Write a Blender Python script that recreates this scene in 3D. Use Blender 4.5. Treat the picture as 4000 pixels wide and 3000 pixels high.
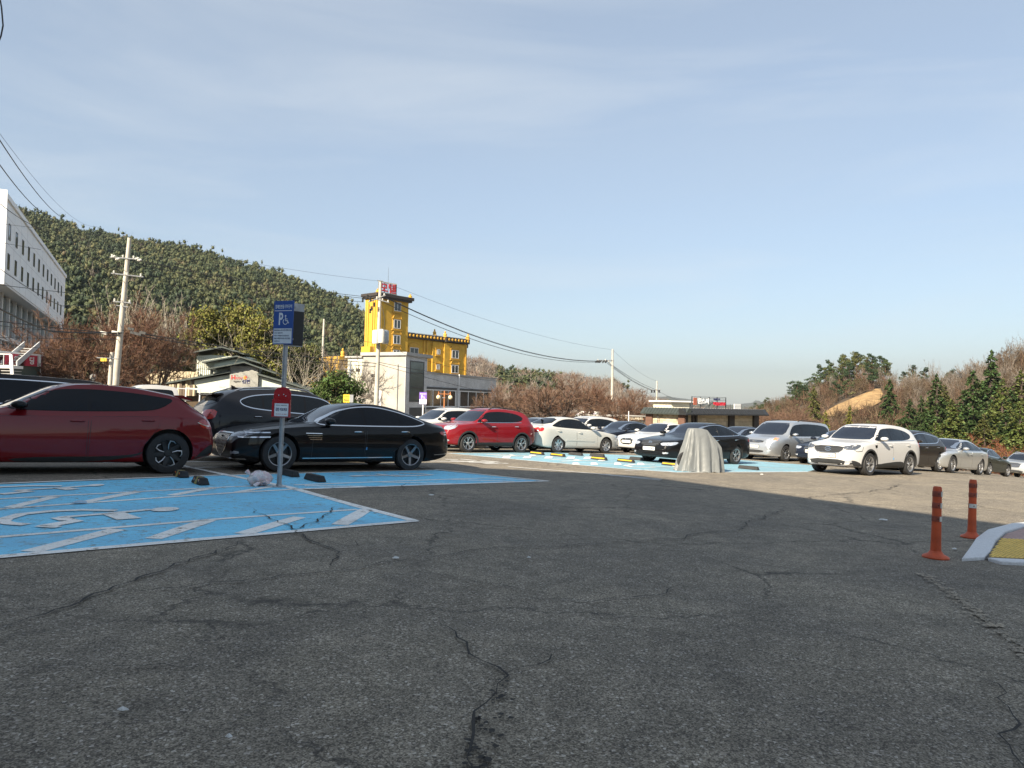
import bpy, bmesh, math, random
import numpy as np
from mathutils import Vector, Matrix
from mathutils.bvhtree import BVHTree
from mathutils.geometry import delaunay_2d_cdt

for o in list(bpy.data.objects):
    bpy.data.objects.remove(o)
SC = bpy.context.scene
COL = SC.collection
RNG = np.random.default_rng(7)
random.seed(7)
R_ = math.radians

# ------------------------------------------------------------------ camera
FPX, CX, CY = 2773.0, 2000.0, 1500.0            # survey photo: 4000 x 3000 px
PITCH, ROLL = R_(1.45), 0.021
_F = np.array([0, math.cos(PITCH), math.sin(PITCH)])
_R0 = np.array([1.0, 0, 0]); _U0 = np.cross(_R0, _F)
_U = math.cos(ROLL) * _U0 - math.sin(ROLL) * _R0
_R = np.cross(_F, _U)
_n = 0.0458 * _R + _U + (142.3 / FPX) * _F      # the car park falls to the right and away
_k = np.linalg.norm(_n); EZ = _n / _k; CAMH = 1.237 / _k
EY = _F - EZ * (_F @ EZ); EY /= np.linalg.norm(EY); EX = np.cross(EY, EZ)
CAM = CAMH * EZ                                  # camera above the lot origin (= world origin)
LOT = Matrix(((EX[0], EY[0], EZ[0], 0), (EX[1], EY[1], EZ[1], 0), (EX[2], EY[2], EZ[2], 0), (0, 0, 0, 1)))

cd = bpy.data.cameras.new('camera'); cam = bpy.data.objects.new('camera', cd); COL.objects.link(cam)
cd.sensor_width = 36.0; cd.lens = 36.0 * FPX / 4000.0
cd.clip_start = 0.05; cd.clip_end = 30000
cam.matrix_world = Matrix(((_R[0], _U[0], -_F[0], CAM[0]), (_R[1], _U[1], -_F[1], CAM[1]), (_R[2], _U[2], -_F[2], CAM[2]), (0, 0, 0, 1)))
SC.camera = cam

# ------------------------------------------------------------------ sky, sun, exposure
SUN_EL, SUN_TH = R_(34), R_(33)                  # low sun behind the camera, 33 degrees to its left
S_DIR = Vector((-math.sin(SUN_TH) * math.cos(SUN_EL), -math.cos(SUN_TH) * math.cos(SUN_EL), math.sin(SUN_EL)))
SKY_STRENGTH, SUN_STRENGTH, EXPOSURE = 0.074, 5.0, 1.38
w = bpy.data.worlds.new('World'); SC.world = w; w.use_nodes = True
nt = w.node_tree; nt.nodes.clear()
out = nt.nodes.new('ShaderNodeOutputWorld'); bg = nt.nodes.new('ShaderNodeBackground')
sky = nt.nodes.new('ShaderNodeTexSky'); sky.sky_type = 'NISHITA'; sky.sun_disc = False
sky.sun_elevation = SUN_EL
sky.sun_rotation = math.atan2(S_DIR.x, S_DIR.y)
sky.air_density = 1.0; sky.dust_density = 0.7; sky.ozone_density = 1.5; sky.altitude = 100
# thin high cloud veil in long streaks
tc = nt.nodes.new('ShaderNodeTexCoord'); mp = nt.nodes.new('ShaderNodeMapping')
mp.inputs['Rotation'].default_value = (0.35, 0.5, 0.4); mp.inputs['Scale'].default_value = (0.8, 2.2, 5.0)
nz = nt.nodes.new('ShaderNodeTexNoise'); nz.inputs['Scale'].default_value = 1.1; nz.inputs['Detail'].default_value = 5
nz.inputs['Roughness'].default_value = 0.45; nz.inputs['Distortion'].default_value = 0.35
rp = nt.nodes.new('ShaderNodeValToRGB'); rp.color_ramp.elements[0].position = 0.42; rp.color_ramp.elements[1].position = 0.85
rp.color_ramp.elements[0].color = (0.46, 0.46, 0.46, 1); rp.color_ramp.elements[1].color = (0.62, 0.62, 0.62, 1)
mx = nt.nodes.new('ShaderNodeMix'); mx.data_type = 'RGBA'
mx.inputs['B'].default_value = (3.30, 3.75, 4.10, 1)
L = nt.links.new
L(tc.outputs['Generated'], mp.inputs['Vector']); L(mp.outputs['Vector'], nz.inputs['Vector'])
L(nz.outputs['Fac'], rp.inputs['Fac']); L(rp.outputs['Color'], mx.inputs['Factor'])
L(sky.outputs['Color'], mx.inputs['A'])
mp2 = nt.nodes.new('ShaderNodeMapping'); mp2.inputs['Rotation'].default_value = (0.10, -0.50, 0.25); mp2.inputs['Scale'].default_value = (0.7, 1.6, 6.5); mp2.inputs['Location'].default_value = (0.3, 0.2, 0.55)
nz2 = nt.nodes.new('ShaderNodeTexNoise'); nz2.inputs['Scale'].default_value = 1.5; nz2.inputs['Detail'].default_value = 7; nz2.inputs['Roughness'].default_value = 0.55; nz2.inputs['Distortion'].default_value = 0.6
rp2 = nt.nodes.new('ShaderNodeValToRGB'); rp2.color_ramp.elements[0].position = 0.50; rp2.color_ramp.elements[1].position = 0.78; rp2.color_ramp.elements[0].color = (0, 0, 0, 1); rp2.color_ramp.elements[1].color = (0.30, 0.30, 0.30, 1)
mx2 = nt.nodes.new('ShaderNodeMix'); mx2.data_type = 'RGBA'; mx2.inputs['B'].default_value = (4.9, 5.1, 5.2, 1)
L(tc.outputs['Generated'], mp2.inputs['Vector']); L(mp2.outputs['Vector'], nz2.inputs['Vector']); L(nz2.outputs['Fac'], rp2.inputs['Fac']); L(rp2.outputs['Color'], mx2.inputs['Factor'])
L(mx.outputs['Result'], mx2.inputs['A']); L(mx2.outputs['Result'], bg.inputs['Color'])
bg.inputs['Strength'].default_value = SKY_STRENGTH
L(bg.outputs['Background'], out.inputs['Surface'])

sd = bpy.data.lights.new('sun', 'SUN'); sd.energy = SUN_STRENGTH; sd.angle = R_(0.53); sd.color = (1.0, 0.87, 0.68)
sun = bpy.data.objects.new('sun', sd); COL.objects.link(sun)
sun.rotation_euler = S_DIR.to_track_quat('Z', 'Y').to_euler(); sun.location = (-30, -60, 60)

vs = SC.view_settings; SC.display_settings.display_device = 'sRGB'
vs.view_transform = 'Standard'; vs.look = 'None'; vs.exposure = EXPOSURE; vs.gamma = 1.0; vs.use_curve_mapping = False
cy = SC.cycles
cy.max_bounces = 5; cy.diffuse_bounces = 2; cy.glossy_bounces = 3; cy.transmission_bounces = 3; cy.transparent_max_bounces = 8
cy.volume_bounces = 0; cy.use_denoising = True; cy.sample_clamp_indirect = 4.0
cy.caustics_reflective = False; cy.caustics_refractive = False

# ------------------------------------------------------------------ helpers
def ray(u, v):
    return (u - CX) / FPX * _R - (v - CY) / FPX * _U + _F
def at(u, v, d):                                  # survey point: photo pixel + distance -> world
    return Vector(CAM + ray(u, v) * d)
def g(u, v):                                      # survey point on the car park, in lot metres
    r = ray(u, v); t = -CAMH / (r @ EZ); P = CAM + t * r
    return float(P @ EX), float(P @ EY)
def drop(x):                                      # the lot dips towards its right edge
    a = max(0.0, min(x, 20.0) - 13.5)
    return -0.0045 * a * a - 0.0585 * max(0.0, min(x, 45.0) - 20.0)
def _soft(x, a, b, s=70.0):
    if x < a: return a - s * math.tanh((a - x) / s)
    if x > b: return b + s * math.tanh((x - b) / s)
    return x
def gz(x, y):                                     # terrain height, world coordinates
    xs, ys = _soft(x, -60, 60), _soft(y, -40, 95)
    return -(EZ[0] * xs + EZ[1] * ys) / EZ[2] + drop(x)
def lotM(x, y, rz=0.0, z=0.0):
    return LOT @ Matrix.Translation((x, y, z + drop(x))) @ Matrix.Rotation(R_(rz), 4, 'Z')

def tag(o, label=None, cat=None, group=None, kind=None):
    if label: o['label'] = label
    if cat: o['category'] = cat
    if group: o['group'] = group
    if kind: o['kind'] = kind
    return o
def empty(name, M, label=None, cat=None, group=None, parent=None):
    o = bpy.data.objects.new(name, None); COL.objects.link(o); o.empty_display_size = 0.3
    o.matrix_world = M
    if parent is not None:
        o.parent = parent; o.matrix_parent_inverse = Matrix(); o.matrix_local = M
    return tag(o, label, cat, group)
def link(name, me, mat, parent=None, M=None):
    o = bpy.data.objects.new(name, me); COL.objects.link(o)
    if mat is not None and len(me.materials) == 0:
        for m in (mat if isinstance(mat, (list, tuple)) else [mat]): me.materials.append(m)
    if parent is not None: o.parent = parent
    if M is not None:
        if parent is None: o.matrix_world = M
        else: o.matrix_local = M
    return o
def copy_tree(o, parent=None):
    c = o.copy(); COL.objects.link(c)
    if parent is not None: c.parent = parent; c.matrix_local = o.matrix_local.copy()
    for ch in list(o.children): copy_tree(ch, c)
    return c

class MB:                                          # mesh builder
    def __init__(s): s.v = []; s.f = []; s.mi = []
    def add(s, vs, fs, mi=0):
        n = len(s.v); s.v.extend([tuple(p) for p in vs])
        for f in fs: s.f.append([i + n for i in f]); s.mi.append(mi)
        return s
    def box(s, x0, x1, y0, y1, z0, z1, M=None, mi=0):
        vs = [(x, y, z) for z in (z0, z1) for y in (y0, y1) for x in (x0, x1)]
        if M is not None: vs = [M @ Vector(p) for p in vs]
        return s.add(vs, [(0, 2, 3, 1), (4, 5, 7, 6), (0, 1, 5, 4), (1, 3, 7, 5), (3, 2, 6, 7), (2, 0, 4, 6)], mi)
    def prism(s, poly, a0, a1, axis='z', M=None, mi=0):   # poly in the two other axes
        n = len(poly)
        def P(p, a):
            return {'z': (p[0], p[1], a), 'y': (p[0], a, p[1]), 'x': (a, p[0], p[1])}[axis]
        vs = [P(p, a0) for p in poly] + [P(p, a1) for p in poly]
        if M is not None: vs = [M @ Vector(p) for p in vs]
        fs = [list(range(n))[::-1], list(range(n, 2 * n))] + [(i, (i + 1) % n, n + (i + 1) % n, n + i) for i in range(n)]
        return s.add(vs, fs, mi)
    def tube(s, p0, p1, r0, r1=None, n=8, cap=True, mi=0):
        p0, p1 = Vector(p0), Vector(p1); r1 = r0 if r1 is None else r1
        d = (p1 - p0).normalized(); a = d.orthogonal().normalized(); b = d.cross(a)
        vs = [p0 + (a * math.cos(t) + b * math.sin(t)) * r0 for t in [2 * math.pi * i / n for i in range(n)]]
        vs += [p1 + (a * math.cos(t) + b * math.sin(t)) * r1 for t in [2 * math.pi * i / n for i in range(n)]]
        fs = [(i, (i + 1) % n, n + (i + 1) % n, n + i) for i in range(n)]
        if cap: fs += [list(range(n))[::-1], list(range(n, 2 * n))]
        return s.add(vs, fs, mi)
    def path(s, pts, rad, n=6, mi=0):
        pts = [Vector(p) for p in pts]; m = len(pts); vs = []
        rads = rad if isinstance(rad, (list, tuple)) else [rad] * m
        up = None
        for i, p in enumerate(pts):
            d = (pts[min(i + 1, m - 1)] - pts[max(i - 1, 0)]).normalized()
            a = d.orthogonal().normalized() if up is None else (up - d * up.dot(d)).normalized()
            up = a; b = d.cross(a)
            vs += [p + (a * math.cos(t) + b * math.sin(t)) * rads[i] for t in [2 * math.pi * k / n for k in range(n)]]
        fs = []
        for i in range(m - 1):
            for k in range(n):
                fs.append((i * n + k, i * n + (k + 1) % n, (i + 1) * n + (k + 1) % n, (i + 1) * n + k))
        fs += [list(range(n))[::-1], list(range((m - 1) * n, m * n))]
        return s.add(vs, fs, mi)
    def lathe(s, prof, n=24, M=None, axis='z', mi=0, close=False):   # prof: (r, h)
        vs = []
        for r, h in prof:
            for k in range(n):
                t = 2 * math.pi * k / n
                p = (r * math.cos(t), r * math.sin(t), h) if axis == 'z' else (r * math.cos(t), h, r * math.sin(t))
                vs.append(M @ Vector(p) if M is not None else p)
        m = len(prof); fs = []
        for i in range(m - 1 + (1 if close else 0)):
            j = (i + 1) % m
            for k in range(n):
                fs.append((i * n + k, i * n + (k + 1) % n, j * n + (k + 1) % n, j * n + k))
        if not close: fs += [list(range(n))[::-1], list(range((m - 1) * n, m * n))]
        return s.add(vs, fs, mi)
    def mesh(s, smooth=None, fix=True):
        me = bpy.data.meshes.new('m'); me.from_pydata(s.v, [], s.f)
        if any(s.mi): me.polygons.foreach_set('material_index', s.mi)
        if fix:
            bm = bmesh.new(); bm.from_mesh(me); bmesh.ops.recalc_face_normals(bm, faces=bm.faces); bm.to_mesh(me); bm.free()
        if smooth is not None:
            me.polygons.foreach_set('use_smooth', [True] * len(me.polygons)); me.set_sharp_from_angle(angle=R_(smooth))
        me.update(); return me
    def build(s, name, mat, parent=None, M=None, smooth=None, fix=True):
        return link(name, s.mesh(smooth, fix), mat, parent, M)

def np_mesh(V, Fc, mi=None, smooth=False):          # V (n,3), Fc (m,k) all faces with k corners
    me = bpy.data.meshes.new('m'); k = Fc.shape[1]
    me.vertices.add(len(V)); me.vertices.foreach_set('co', np.ascontiguousarray(V, dtype=np.float32).ravel())
    me.loops.add(Fc.size); me.loops.foreach_set('vertex_index', np.ascontiguousarray(Fc, dtype=np.int32).ravel())
    me.polygons.add(len(Fc)); me.polygons.foreach_set('loop_start', np.arange(0, Fc.size, k, dtype=np.int32))
    if mi is not None: me.polygons.foreach_set('material_index', np.asarray(mi, dtype=np.int32))
    if smooth: me.polygons.foreach_set('use_smooth', np.ones(len(Fc), dtype=bool))
    me.update(calc_edges=True); return me

def text_mesh(body, size=1.0, width=None, depth=0.0, bold=0.0, space=1.0):   # centred in x and y, lies in the xy plane
    cu = bpy.data.curves.new('t', 'FONT'); cu.body = body; cu.size = size; cu.align_x = 'CENTER'; cu.align_y = 'CENTER'
    cu.extrude = depth; cu.offset = bold; cu.space_character = space; cu.resolution_u = 3
    ob = bpy.data.objects.new('t', cu)
    me = bpy.data.meshes.new_from_object(ob)
    bpy.data.objects.remove(ob); bpy.data.curves.remove(cu); me.materials.clear()
    if len(me.vertices):
        co = np.empty(len(me.vertices) * 3, dtype=np.float32); me.vertices.foreach_get('co', co); co = co.reshape(-1, 3)
        mid = (co.min(0) + co.max(0)) / 2; co[:, :2] -= mid[:2]
        if width: co[:, 0] *= width / max(1e-6, (co[:, 0].max() - co[:, 0].min()))
        me.vertices.foreach_set('co', co.ravel()); me.update()
    return me
# ------------------------------------------------------------------ materials
MATS = {}
def mat(name, col, rough=0.6, metal=0.0, coat=0.0, var=0.12, vscale=3.0, bump=0.0, bscale=40.0, spec=0.5, emit=0.0, trans=0.0, island=0.0, coat_rough=0.03, bdist=0.01):
    if name in MATS: return MATS[name]
    m = bpy.data.materials.new(name); m.use_nodes = True; MATS[name] = m
    nt = m.node_tree; b = nt.nodes['Principled BSDF']; L = nt.links.new
    b.inputs['Roughness'].default_value = rough; b.inputs['Metallic'].default_value = metal
    b.inputs['Coat Weight'].default_value = coat; b.inputs['Coat Roughness'].default_value = coat_rough
    b.inputs['Specular IOR Level'].default_value = spec
    if trans: b.inputs['Transmission Weight'].default_value = trans
    tcn = nt.nodes.new('ShaderNodeTexCoord')
    src = None
    if var > 0:
        n = nt.nodes.new('ShaderNodeTexNoise'); n.inputs['Scale'].default_value = vscale; n.inputs['Detail'].default_value = 5
        n.inputs['Roughness'].default_value = 0.65
        L(tcn.outputs['Object'], n.inputs['Vector'])
        r = nt.nodes.new('ShaderNodeValToRGB')
        c0 = [max(0, c * (1 - var)) for c in col[:3]]; c1 = [c * (1 + var) for c in col[:3]]
        r.color_ramp.elements[0].position = 0.3; r.color_ramp.elements[1].position = 0.7
        r.color_ramp.elements[0].color = (*c0, 1); r.color_ramp.elements[1].color = (*c1, 1)
        L(n.outputs['Fac'], r.inputs['Fac']); src = r.outputs['Color']
    if island > 0:
        ge = nt.nodes.new('ShaderNodeNewGeometry'); hs = nt.nodes.new('ShaderNodeHueSaturation')
        mr = nt.nodes.new('ShaderNodeMapRange'); mr.inputs['To Min'].default_value = 1 - island; mr.inputs['To Max'].default_value = 1 + island
        L(ge.outputs['Random Per Island'], mr.inputs['Value']); L(mr.outputs['Result'], hs.inputs['Value'])
        m2 = nt.nodes.new('ShaderNodeMapRange'); m2.inputs['To Min'].default_value = 0.5 - island * 0.07; m2.inputs['To Max'].default_value = 0.5 + island * 0.07
        L(ge.outputs['Random Per Island'], m2.inputs['Value']); L(m2.outputs['Result'], hs.inputs['Hue'])
        if src is not None: L(src, hs.inputs['Color'])
        else: hs.inputs['Color'].default_value = (*col[:3], 1)
        src = hs.outputs['Color']
    if src is not None: L(src, b.inputs['Base Color'])
    else: b.inputs['Base Color'].default_value = (*col[:3], 1)
    if bump > 0:
        n2 = nt.nodes.new('ShaderNodeTexNoise'); n2.inputs['Scale'].default_value = bscale; n2.inputs['Detail'].default_value = 4
        bp = nt.nodes.new('ShaderNodeBump'); bp.inputs['Strength'].default_value = bump; bp.inputs['Distance'].default_value = bdist
        L(tcn.outputs['Object'], n2.inputs['Vector']); L(n2.outputs['Fac'], bp.inputs['Height']); L(bp.outputs['Normal'], b.inputs['Normal'])
    if emit > 0:
        b.inputs['Emission Color'].default_value = (*col[:3], 1); b.inputs['Emission Strength'].default_value = emit
    return m

def paint(name, col, metal=0.0, rough=0.35):        # car paint: base under clear coat
    return mat(name, col, rough, metal, coat=0.8 if max(col) > .1 else 0.55, var=0.0, coat_rough=0.02, spec=0.4 if max(col) > .1 else 0.1)
def foliage(name, col, island=0.45):
    m = mat(name, col, 0.65, var=0.2, vscale=0.7, island=island, spec=0.25)
    return m

M_tyre = mat('tyre_rubber', (0.022, 0.022, 0.023), 0.75, var=0.3, vscale=12)
M_dark = mat('black_plastic', (0.02, 0.021, 0.022), 0.55, var=0.2, vscale=8)
M_gloss = mat('gloss_black', (0.006, 0.006, 0.007), 0.15, coat=0.15, var=0, spec=0.2)
M_glass = mat('tinted_glass', (0.005, 0.007, 0.010), 0.02, var=0, spec=0.26)
M_screen = mat('windscreen_glass', (0.010, 0.014, 0.024), 0.015, var=0, spec=0.7)
M_chrome = mat('chrome', (0.75, 0.76, 0.78), 0.12, 1.0, var=0)
M_alloy = mat('alloy', (0.55, 0.56, 0.58), 0.28, 0.9, var=0.06)
M_alloyg = mat('grey_alloy', (0.30, 0.30, 0.31), 0.3, 0.9, var=0.06)
M_alloyd = mat('dark_alloy', (0.16, 0.16, 0.17), 0.3, 0.9, var=0.06)
M_lampc = mat('clear_lamp', (0.62, 0.65, 0.7), 0.08, 0.6, coat=1.0, var=0.3, vscale=14)
M_lampd = mat('smoked_lamp', (0.10, 0.11, 0.13), 0.08, 0.4, coat=1.0, var=0.3, vscale=14)
M_lampr = mat('red_lamp', (0.42, 0.012, 0.01), 0.1, coat=1.0, var=0.25, vscale=10)
M_amber = mat('amber_lamp', (0.8, 0.22, 0.02), 0.15, coat=1.0, var=0.2)
M_plate = mat('plate_white', (0.82, 0.83, 0.80), 0.4, var=0.03)
M_ink = mat('black_ink', (0.015, 0.015, 0.02), 0.5, var=0)
M_white = mat('white_metal', (0.78, 0.79, 0.79), 0.45, var=0.06)
M_galv = mat('galvanised_steel', (0.36, 0.38, 0.40), 0.42, 0.7, var=0.2, vscale=9)
M_steel = mat('dark_steel', (0.09, 0.095, 0.10), 0.5, 0.5, var=0.15)
M_conc = mat('pole_concrete', (0.46, 0.43, 0.37), 0.85, var=0.16, vscale=2.5, bump=0.2)
M_wire = mat('cable_black', (0.03, 0.03, 0.032), 0.6, var=0)
M_porc = mat('porcelain', (0.55, 0.54, 0.5), 0.3, var=0.1)

def node_mat(name):
    m = bpy.data.materials.new(name); m.use_nodes = True; MATS[name] = m
    return m, m.node_tree, m.node_tree.nodes['Principled BSDF'], m.node_tree.links.new
def N(nt, t, **kw):
    n = nt.nodes.new('ShaderNode' + t)
    for k, v in kw.items():
        if k in n.inputs: n.inputs[k].default_value = v
        else: setattr(n, k, v)
    return n
def ramp(nt, src, p0, p1, c0, c1, L):
    r = nt.nodes.new('ShaderNodeValToRGB'); r.color_ramp.elements[0].position = p0; r.color_ramp.elements[1].position = p1
    r.color_ramp.elements[0].color = (*c0, 1) if len(c0) == 3 else c0; r.color_ramp.elements[1].color = (*c1, 1) if len(c1) == 3 else c1
    L(src, r.inputs['Fac']); return r.outputs['Color']
def mixc(nt, L, fac, a, b, mode='MIX'):
    m = nt.nodes.new('ShaderNodeMix'); m.data_type = 'RGBA'; m.blend_type = mode
    for inp, val in (('Factor', fac), ('A', a), ('B', b)):
        if isinstance(val, (int, float)): m.inputs[inp].default_value = val
        elif isinstance(val, tuple): m.inputs[inp].default_value = (*val, 1) if len(val) == 3 else val
        else: L(val, m.inputs[inp])
    return m.outputs['Result']

def asphalt_nodes(nt, L):
    """old grey asphalt: stone chips, tar patches, large worn areas; returns colour, height"""
    tcn = N(nt, 'TexCoord'); P = tcn.outputs['Object']
    v = N(nt, 'TexVoronoi', Scale=150.0); L(P, v.inputs['Vector'])
    chip = ramp(nt, v.outputs['Color'], 0.25, 0.95, (0.105, 0.091, 0.071), (0.37, 0.33, 0.262), L)
    v2 = N(nt, 'TexVoronoi', Scale=85.0); L(P, v2.inputs['Vector'])
    sep = N(nt, 'SeparateColor'); L(v2.outputs['Color'], sep.inputs['Color'])
    big = ramp(nt, sep.outputs['Green'], 0.90, 0.99, (0, 0, 0), (0.8, 0.8, 0.8), L)
    chip = mixc(nt, L, big, chip, (0.52, 0.48, 0.42))
    hole = ramp(nt, sep.outputs['Blue'], 0.80, 0.95, (0, 0, 0), (0.65, 0.65, 0.65), L)
    chip = mixc(nt, L, hole, chip, (0.045, 0.04, 0.034))
    n1 = N(nt, 'TexNoise', Scale=0.55, Detail=6.0, Roughness=0.6, Distortion=0.6); L(P, n1.inputs['Vector'])
    wear = ramp(nt, n1.outputs['Fac'], 0.32, 0.68, (0.74, 0.74, 0.76), (1.16, 1.14, 1.10), L)
    c = mixc(nt, L, 1.0, chip, wear, 'MULTIPLY')
    n3 = N(nt, 'TexNoise', Scale=4.5, Detail=5.0, Roughness=0.7); L(P, n3.inputs['Vector'])
    spots = ramp(nt, n3.outputs['Fac'], 0.38, 0.62, (0.8, 0.8, 0.8), (1.1, 1.1, 1.1), L)
    c = mixc(nt, L, 1.0, c, spots, 'MULTIPLY')
    # hairline crack net
    n4 = N(nt, 'TexNoise', Scale=1.3, Detail=6.0, Roughness=0.7); L(P, n4.inputs['Vector'])
    wp = N(nt, 'VectorMath', operation='MULTIPLY_ADD'); L(n4.outputs['Color'], wp.inputs[0]); wp.inputs[1].default_value = (0.9, 0.9, 0); L(P, wp.inputs[2])
    v3 = N(nt, 'TexVoronoi', Scale=0.33, feature='DISTANCE_TO_EDGE'); L(wp.outputs['Vector'], v3.inputs['Vector'])
    crack = ramp(nt, v3.outputs['Distance'], 0.0, 0.0085, (0.85, 0.85, 0.85), (0, 0, 0), L)
    gate = ramp(nt, n1.outputs['Fac'], 0.40, 0.52, (0, 0, 0), (1, 1, 1), L)
    crack = mixc(nt, L, 1.0, crack, gate, 'MULTIPLY')
    c = mixc(nt, L, crack, c, (0.035, 0.032, 0.028))
    return c, v.outputs['Distance'], P, n3.outputs['Fac'], n1.outputs['Fac'], v.outputs['Color'], sep.outputs['Red']

m, nt, b, L = node_mat('asphalt'); M_asph = m
c, hgt, P, s3, s1, vc, sr = asphalt_nodes(nt, L)
L(c, b.inputs['Base Color']); b.inputs['Roughness'].default_value = 0.88; b.inputs['Specular IOR Level'].default_value = 0.3
bp = N(nt, 'Bump', Strength=0.35, Distance=0.004); L(hgt, bp.inputs['Height']); L(bp.outputs['Normal'], b.inputs['Normal'])

def road_paint(name, col, worn, dirt=0.35):
    m, nt, b, L = node_mat(name)
    c, hgt, P, s3, s1, vc, sr = asphalt_nodes(nt, L)
    n5 = N(nt, 'TexNoise', Scale=9.0, Detail=8.0, Roughness=0.75); L(P, n5.inputs['Vector'])
    mpn = N(nt, 'Mapping'); mpn.inputs['Rotation'].default_value = (0, 0, R_(-38)); mpn.inputs['Scale'].default_value = (3.0, 16.0, 1.0); L(P, mpn.inputs['Vector'])
    n6 = N(nt, 'TexNoise', Scale=1.6, Detail=8.0, Roughness=0.7); L(mpn.outputs['Vector'], n6.inputs['Vector'])
    w1 = ramp(nt, n5.outputs['Fac'], 0.60 - worn * 0.12, 0.68 - worn * 0.10, (0, 0, 0), (1, 1, 1), L)
    w2 = ramp(nt, n6.outputs['Fac'], 0.66 - worn * 0.14, 0.72 - worn * 0.12, (0, 0, 0), (1, 1, 1), L)
    gate = ramp(nt, s1, 0.34, 0.60, (0.15, 0.15, 0.15), (1, 1, 1), L)
    wsum = mixc(nt, L, 1.0, w1, w2, 'LIGHTEN'); wsum = mixc(nt, L, 1.0, wsum, gate, 'MULTIPLY')
    n7 = N(nt, 'TexNoise', Scale=0.9, Detail=4.0); L(P, n7.inputs['Vector'])
    tint = ramp(nt, n7.outputs['Fac'], 0.3, 0.7, tuple(x * (1 - dirt) + 0.16 * dirt for x in col), tuple(min(0.9, x * 1.08) for x in col), L)
    pit = ramp(nt, sr, 0.0, 0.16, (0.72, 0.72, 0.72), (1, 1, 1), L)
    tint = mixc(nt, L, 1.0, tint, pit, 'MULTIPLY')
    cc = mixc(nt, L, wsum, tint, c)
    L(cc, b.inputs['Base Color']); b.inputs['Roughness'].default_value = 0.7; b.inputs['Specular IOR Level'].default_value = 0.35
    bp = N(nt, 'Bump', Strength=0.35, Distance=0.005); L(hgt, bp.inputs['Height']); L(bp.outputs['Normal'], b.inputs['Normal'])
    return m
M_blue = road_paint('blue_bay_paint', (0.18, 0.60, 0.88), 0.55, 0.20)
M_blue2 = road_paint('faded_blue_paint', (0.20, 0.40, 0.50), 0.6, 0.3)
M_line = road_paint('white_line_paint', (0.86, 0.85, 0.80), 0.5, 0.2)
M_line2 = road_paint('bright_line_paint', (0.66, 0.66, 0.64), 0.4, 0.2)
M_crack = mat('crack_tar', (0.022, 0.02, 0.018), 0.9, var=0.3, vscale=30)
# ------------------------------------------------------------------ ground
def grid_axis(a, b, c, d, near, far):
    xs = [a]
    x = a
    while x < d:
        step = near if b <= x < c else max(near, min(far, 0.18 * (b - x if x < b else x - c) + near))
        x += step; xs.append(min(x, d))
    return np.array(sorted(set(xs)))
gx = grid_axis(-2500, -60, 60, 2500, 3.0, 250); gy = grid_axis(-400, -40, 95, 6500, 3.0, 300)
GV = np.array([(x, y, gz(x, y)) for y in gy for x in gx]); nx = len(gx)
GF = np.array([(j * nx + i, j * nx + i + 1, (j + 1) * nx + i + 1, (j + 1) * nx + i) for j in range(len(gy) - 1) for i in range(nx - 1)])
ground = tag(link('ground', np_mesh(GV, GF, smooth=True), M_asph), kind='structure')

def lp(x, y, h=0.0):                                 # lot metres -> world
    return LOT @ Vector((x, y, h + drop(x)))
def sheet(name, polys, h, mat_, parent=None):        # flat painted sheets, cut fine enough to follow the ground
    mb = MB()
    for poly in polys:
        pts = [Vector(p) for p in poly]
        xs = [p[0] for p in poly]
        if max(xs) > 13: # follow the dip
            r = delaunay_2d_cdt(pts + [Vector((x, y)) for x in np.arange(13.5, max(xs), 0.7) for y in np.arange(min(p[1] for p in poly), max(p[1] for p in poly), 2.0)], [], [list(range(len(pts)))], 1, 1e-5)
            mb.add([lp(v[0], v[1], h) for v in r[0]], [f for f in r[2]])
        else:
            mb.add([lp(p[0], p[1], h) for p in poly], [list(range(len(poly)))])
    o = mb.build(name, mat_, parent)
    for p in o.data.polygons:
        if p.normal.z < 0: p.flip()
    return o
def stroke(pts, wd, wob=0.0):                        # polyline of lot points -> ribbon polygons
    P = [Vector(p) for p in pts]; out = []
    L_, R__ = [], []
    for i, p in enumerate(P):
        a = P[max(0, i - 1)]; c_ = P[min(len(P) - 1, i + 1)]
        d = (c_ - a).normalized(); n_ = Vector((-d.y, d.x))
        ww = (wd if not isinstance(wd, (list, tuple)) else wd[i]) * (1 + wob * (random.random() - 0.5))
        L_.append(p + n_ * ww / 2); R__.append(p - n_ * ww / 2)
    for i in range(len(P) - 1):
        out.append([tuple(R__[i]), tuple(R__[i + 1]), tuple(L_[i + 1]), tuple(L_[i])])
    return out
def densify(pts, step):
    P = [Vector(p) for p in pts]; o = [P[0]]
    for a, b in zip(P, P[1:]):
        n = max(1, int((b - a).length / step))
        o += [a.lerp(b, (k + 1) / n) for k in range(n)]
    return o
def px(*pts): return [g(*p) for p in pts]
def line(name, pts, wd, h=0.008, m_=None, parent=None):
    return sheet(name, stroke(densify(px(*pts), 0.5), wd, 0.18), h, m_ or M_line, parent)
def ellipse(c, ax, ay):                              # lot polygon from centre and two half axes
    c, ax, ay = Vector(c), Vector(ax), Vector(ay)
    return [tuple(c + ax * math.cos(t) + ay * math.sin(t)) for t in np.linspace(0, 2 * math.pi, 20, endpoint=False)]

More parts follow.
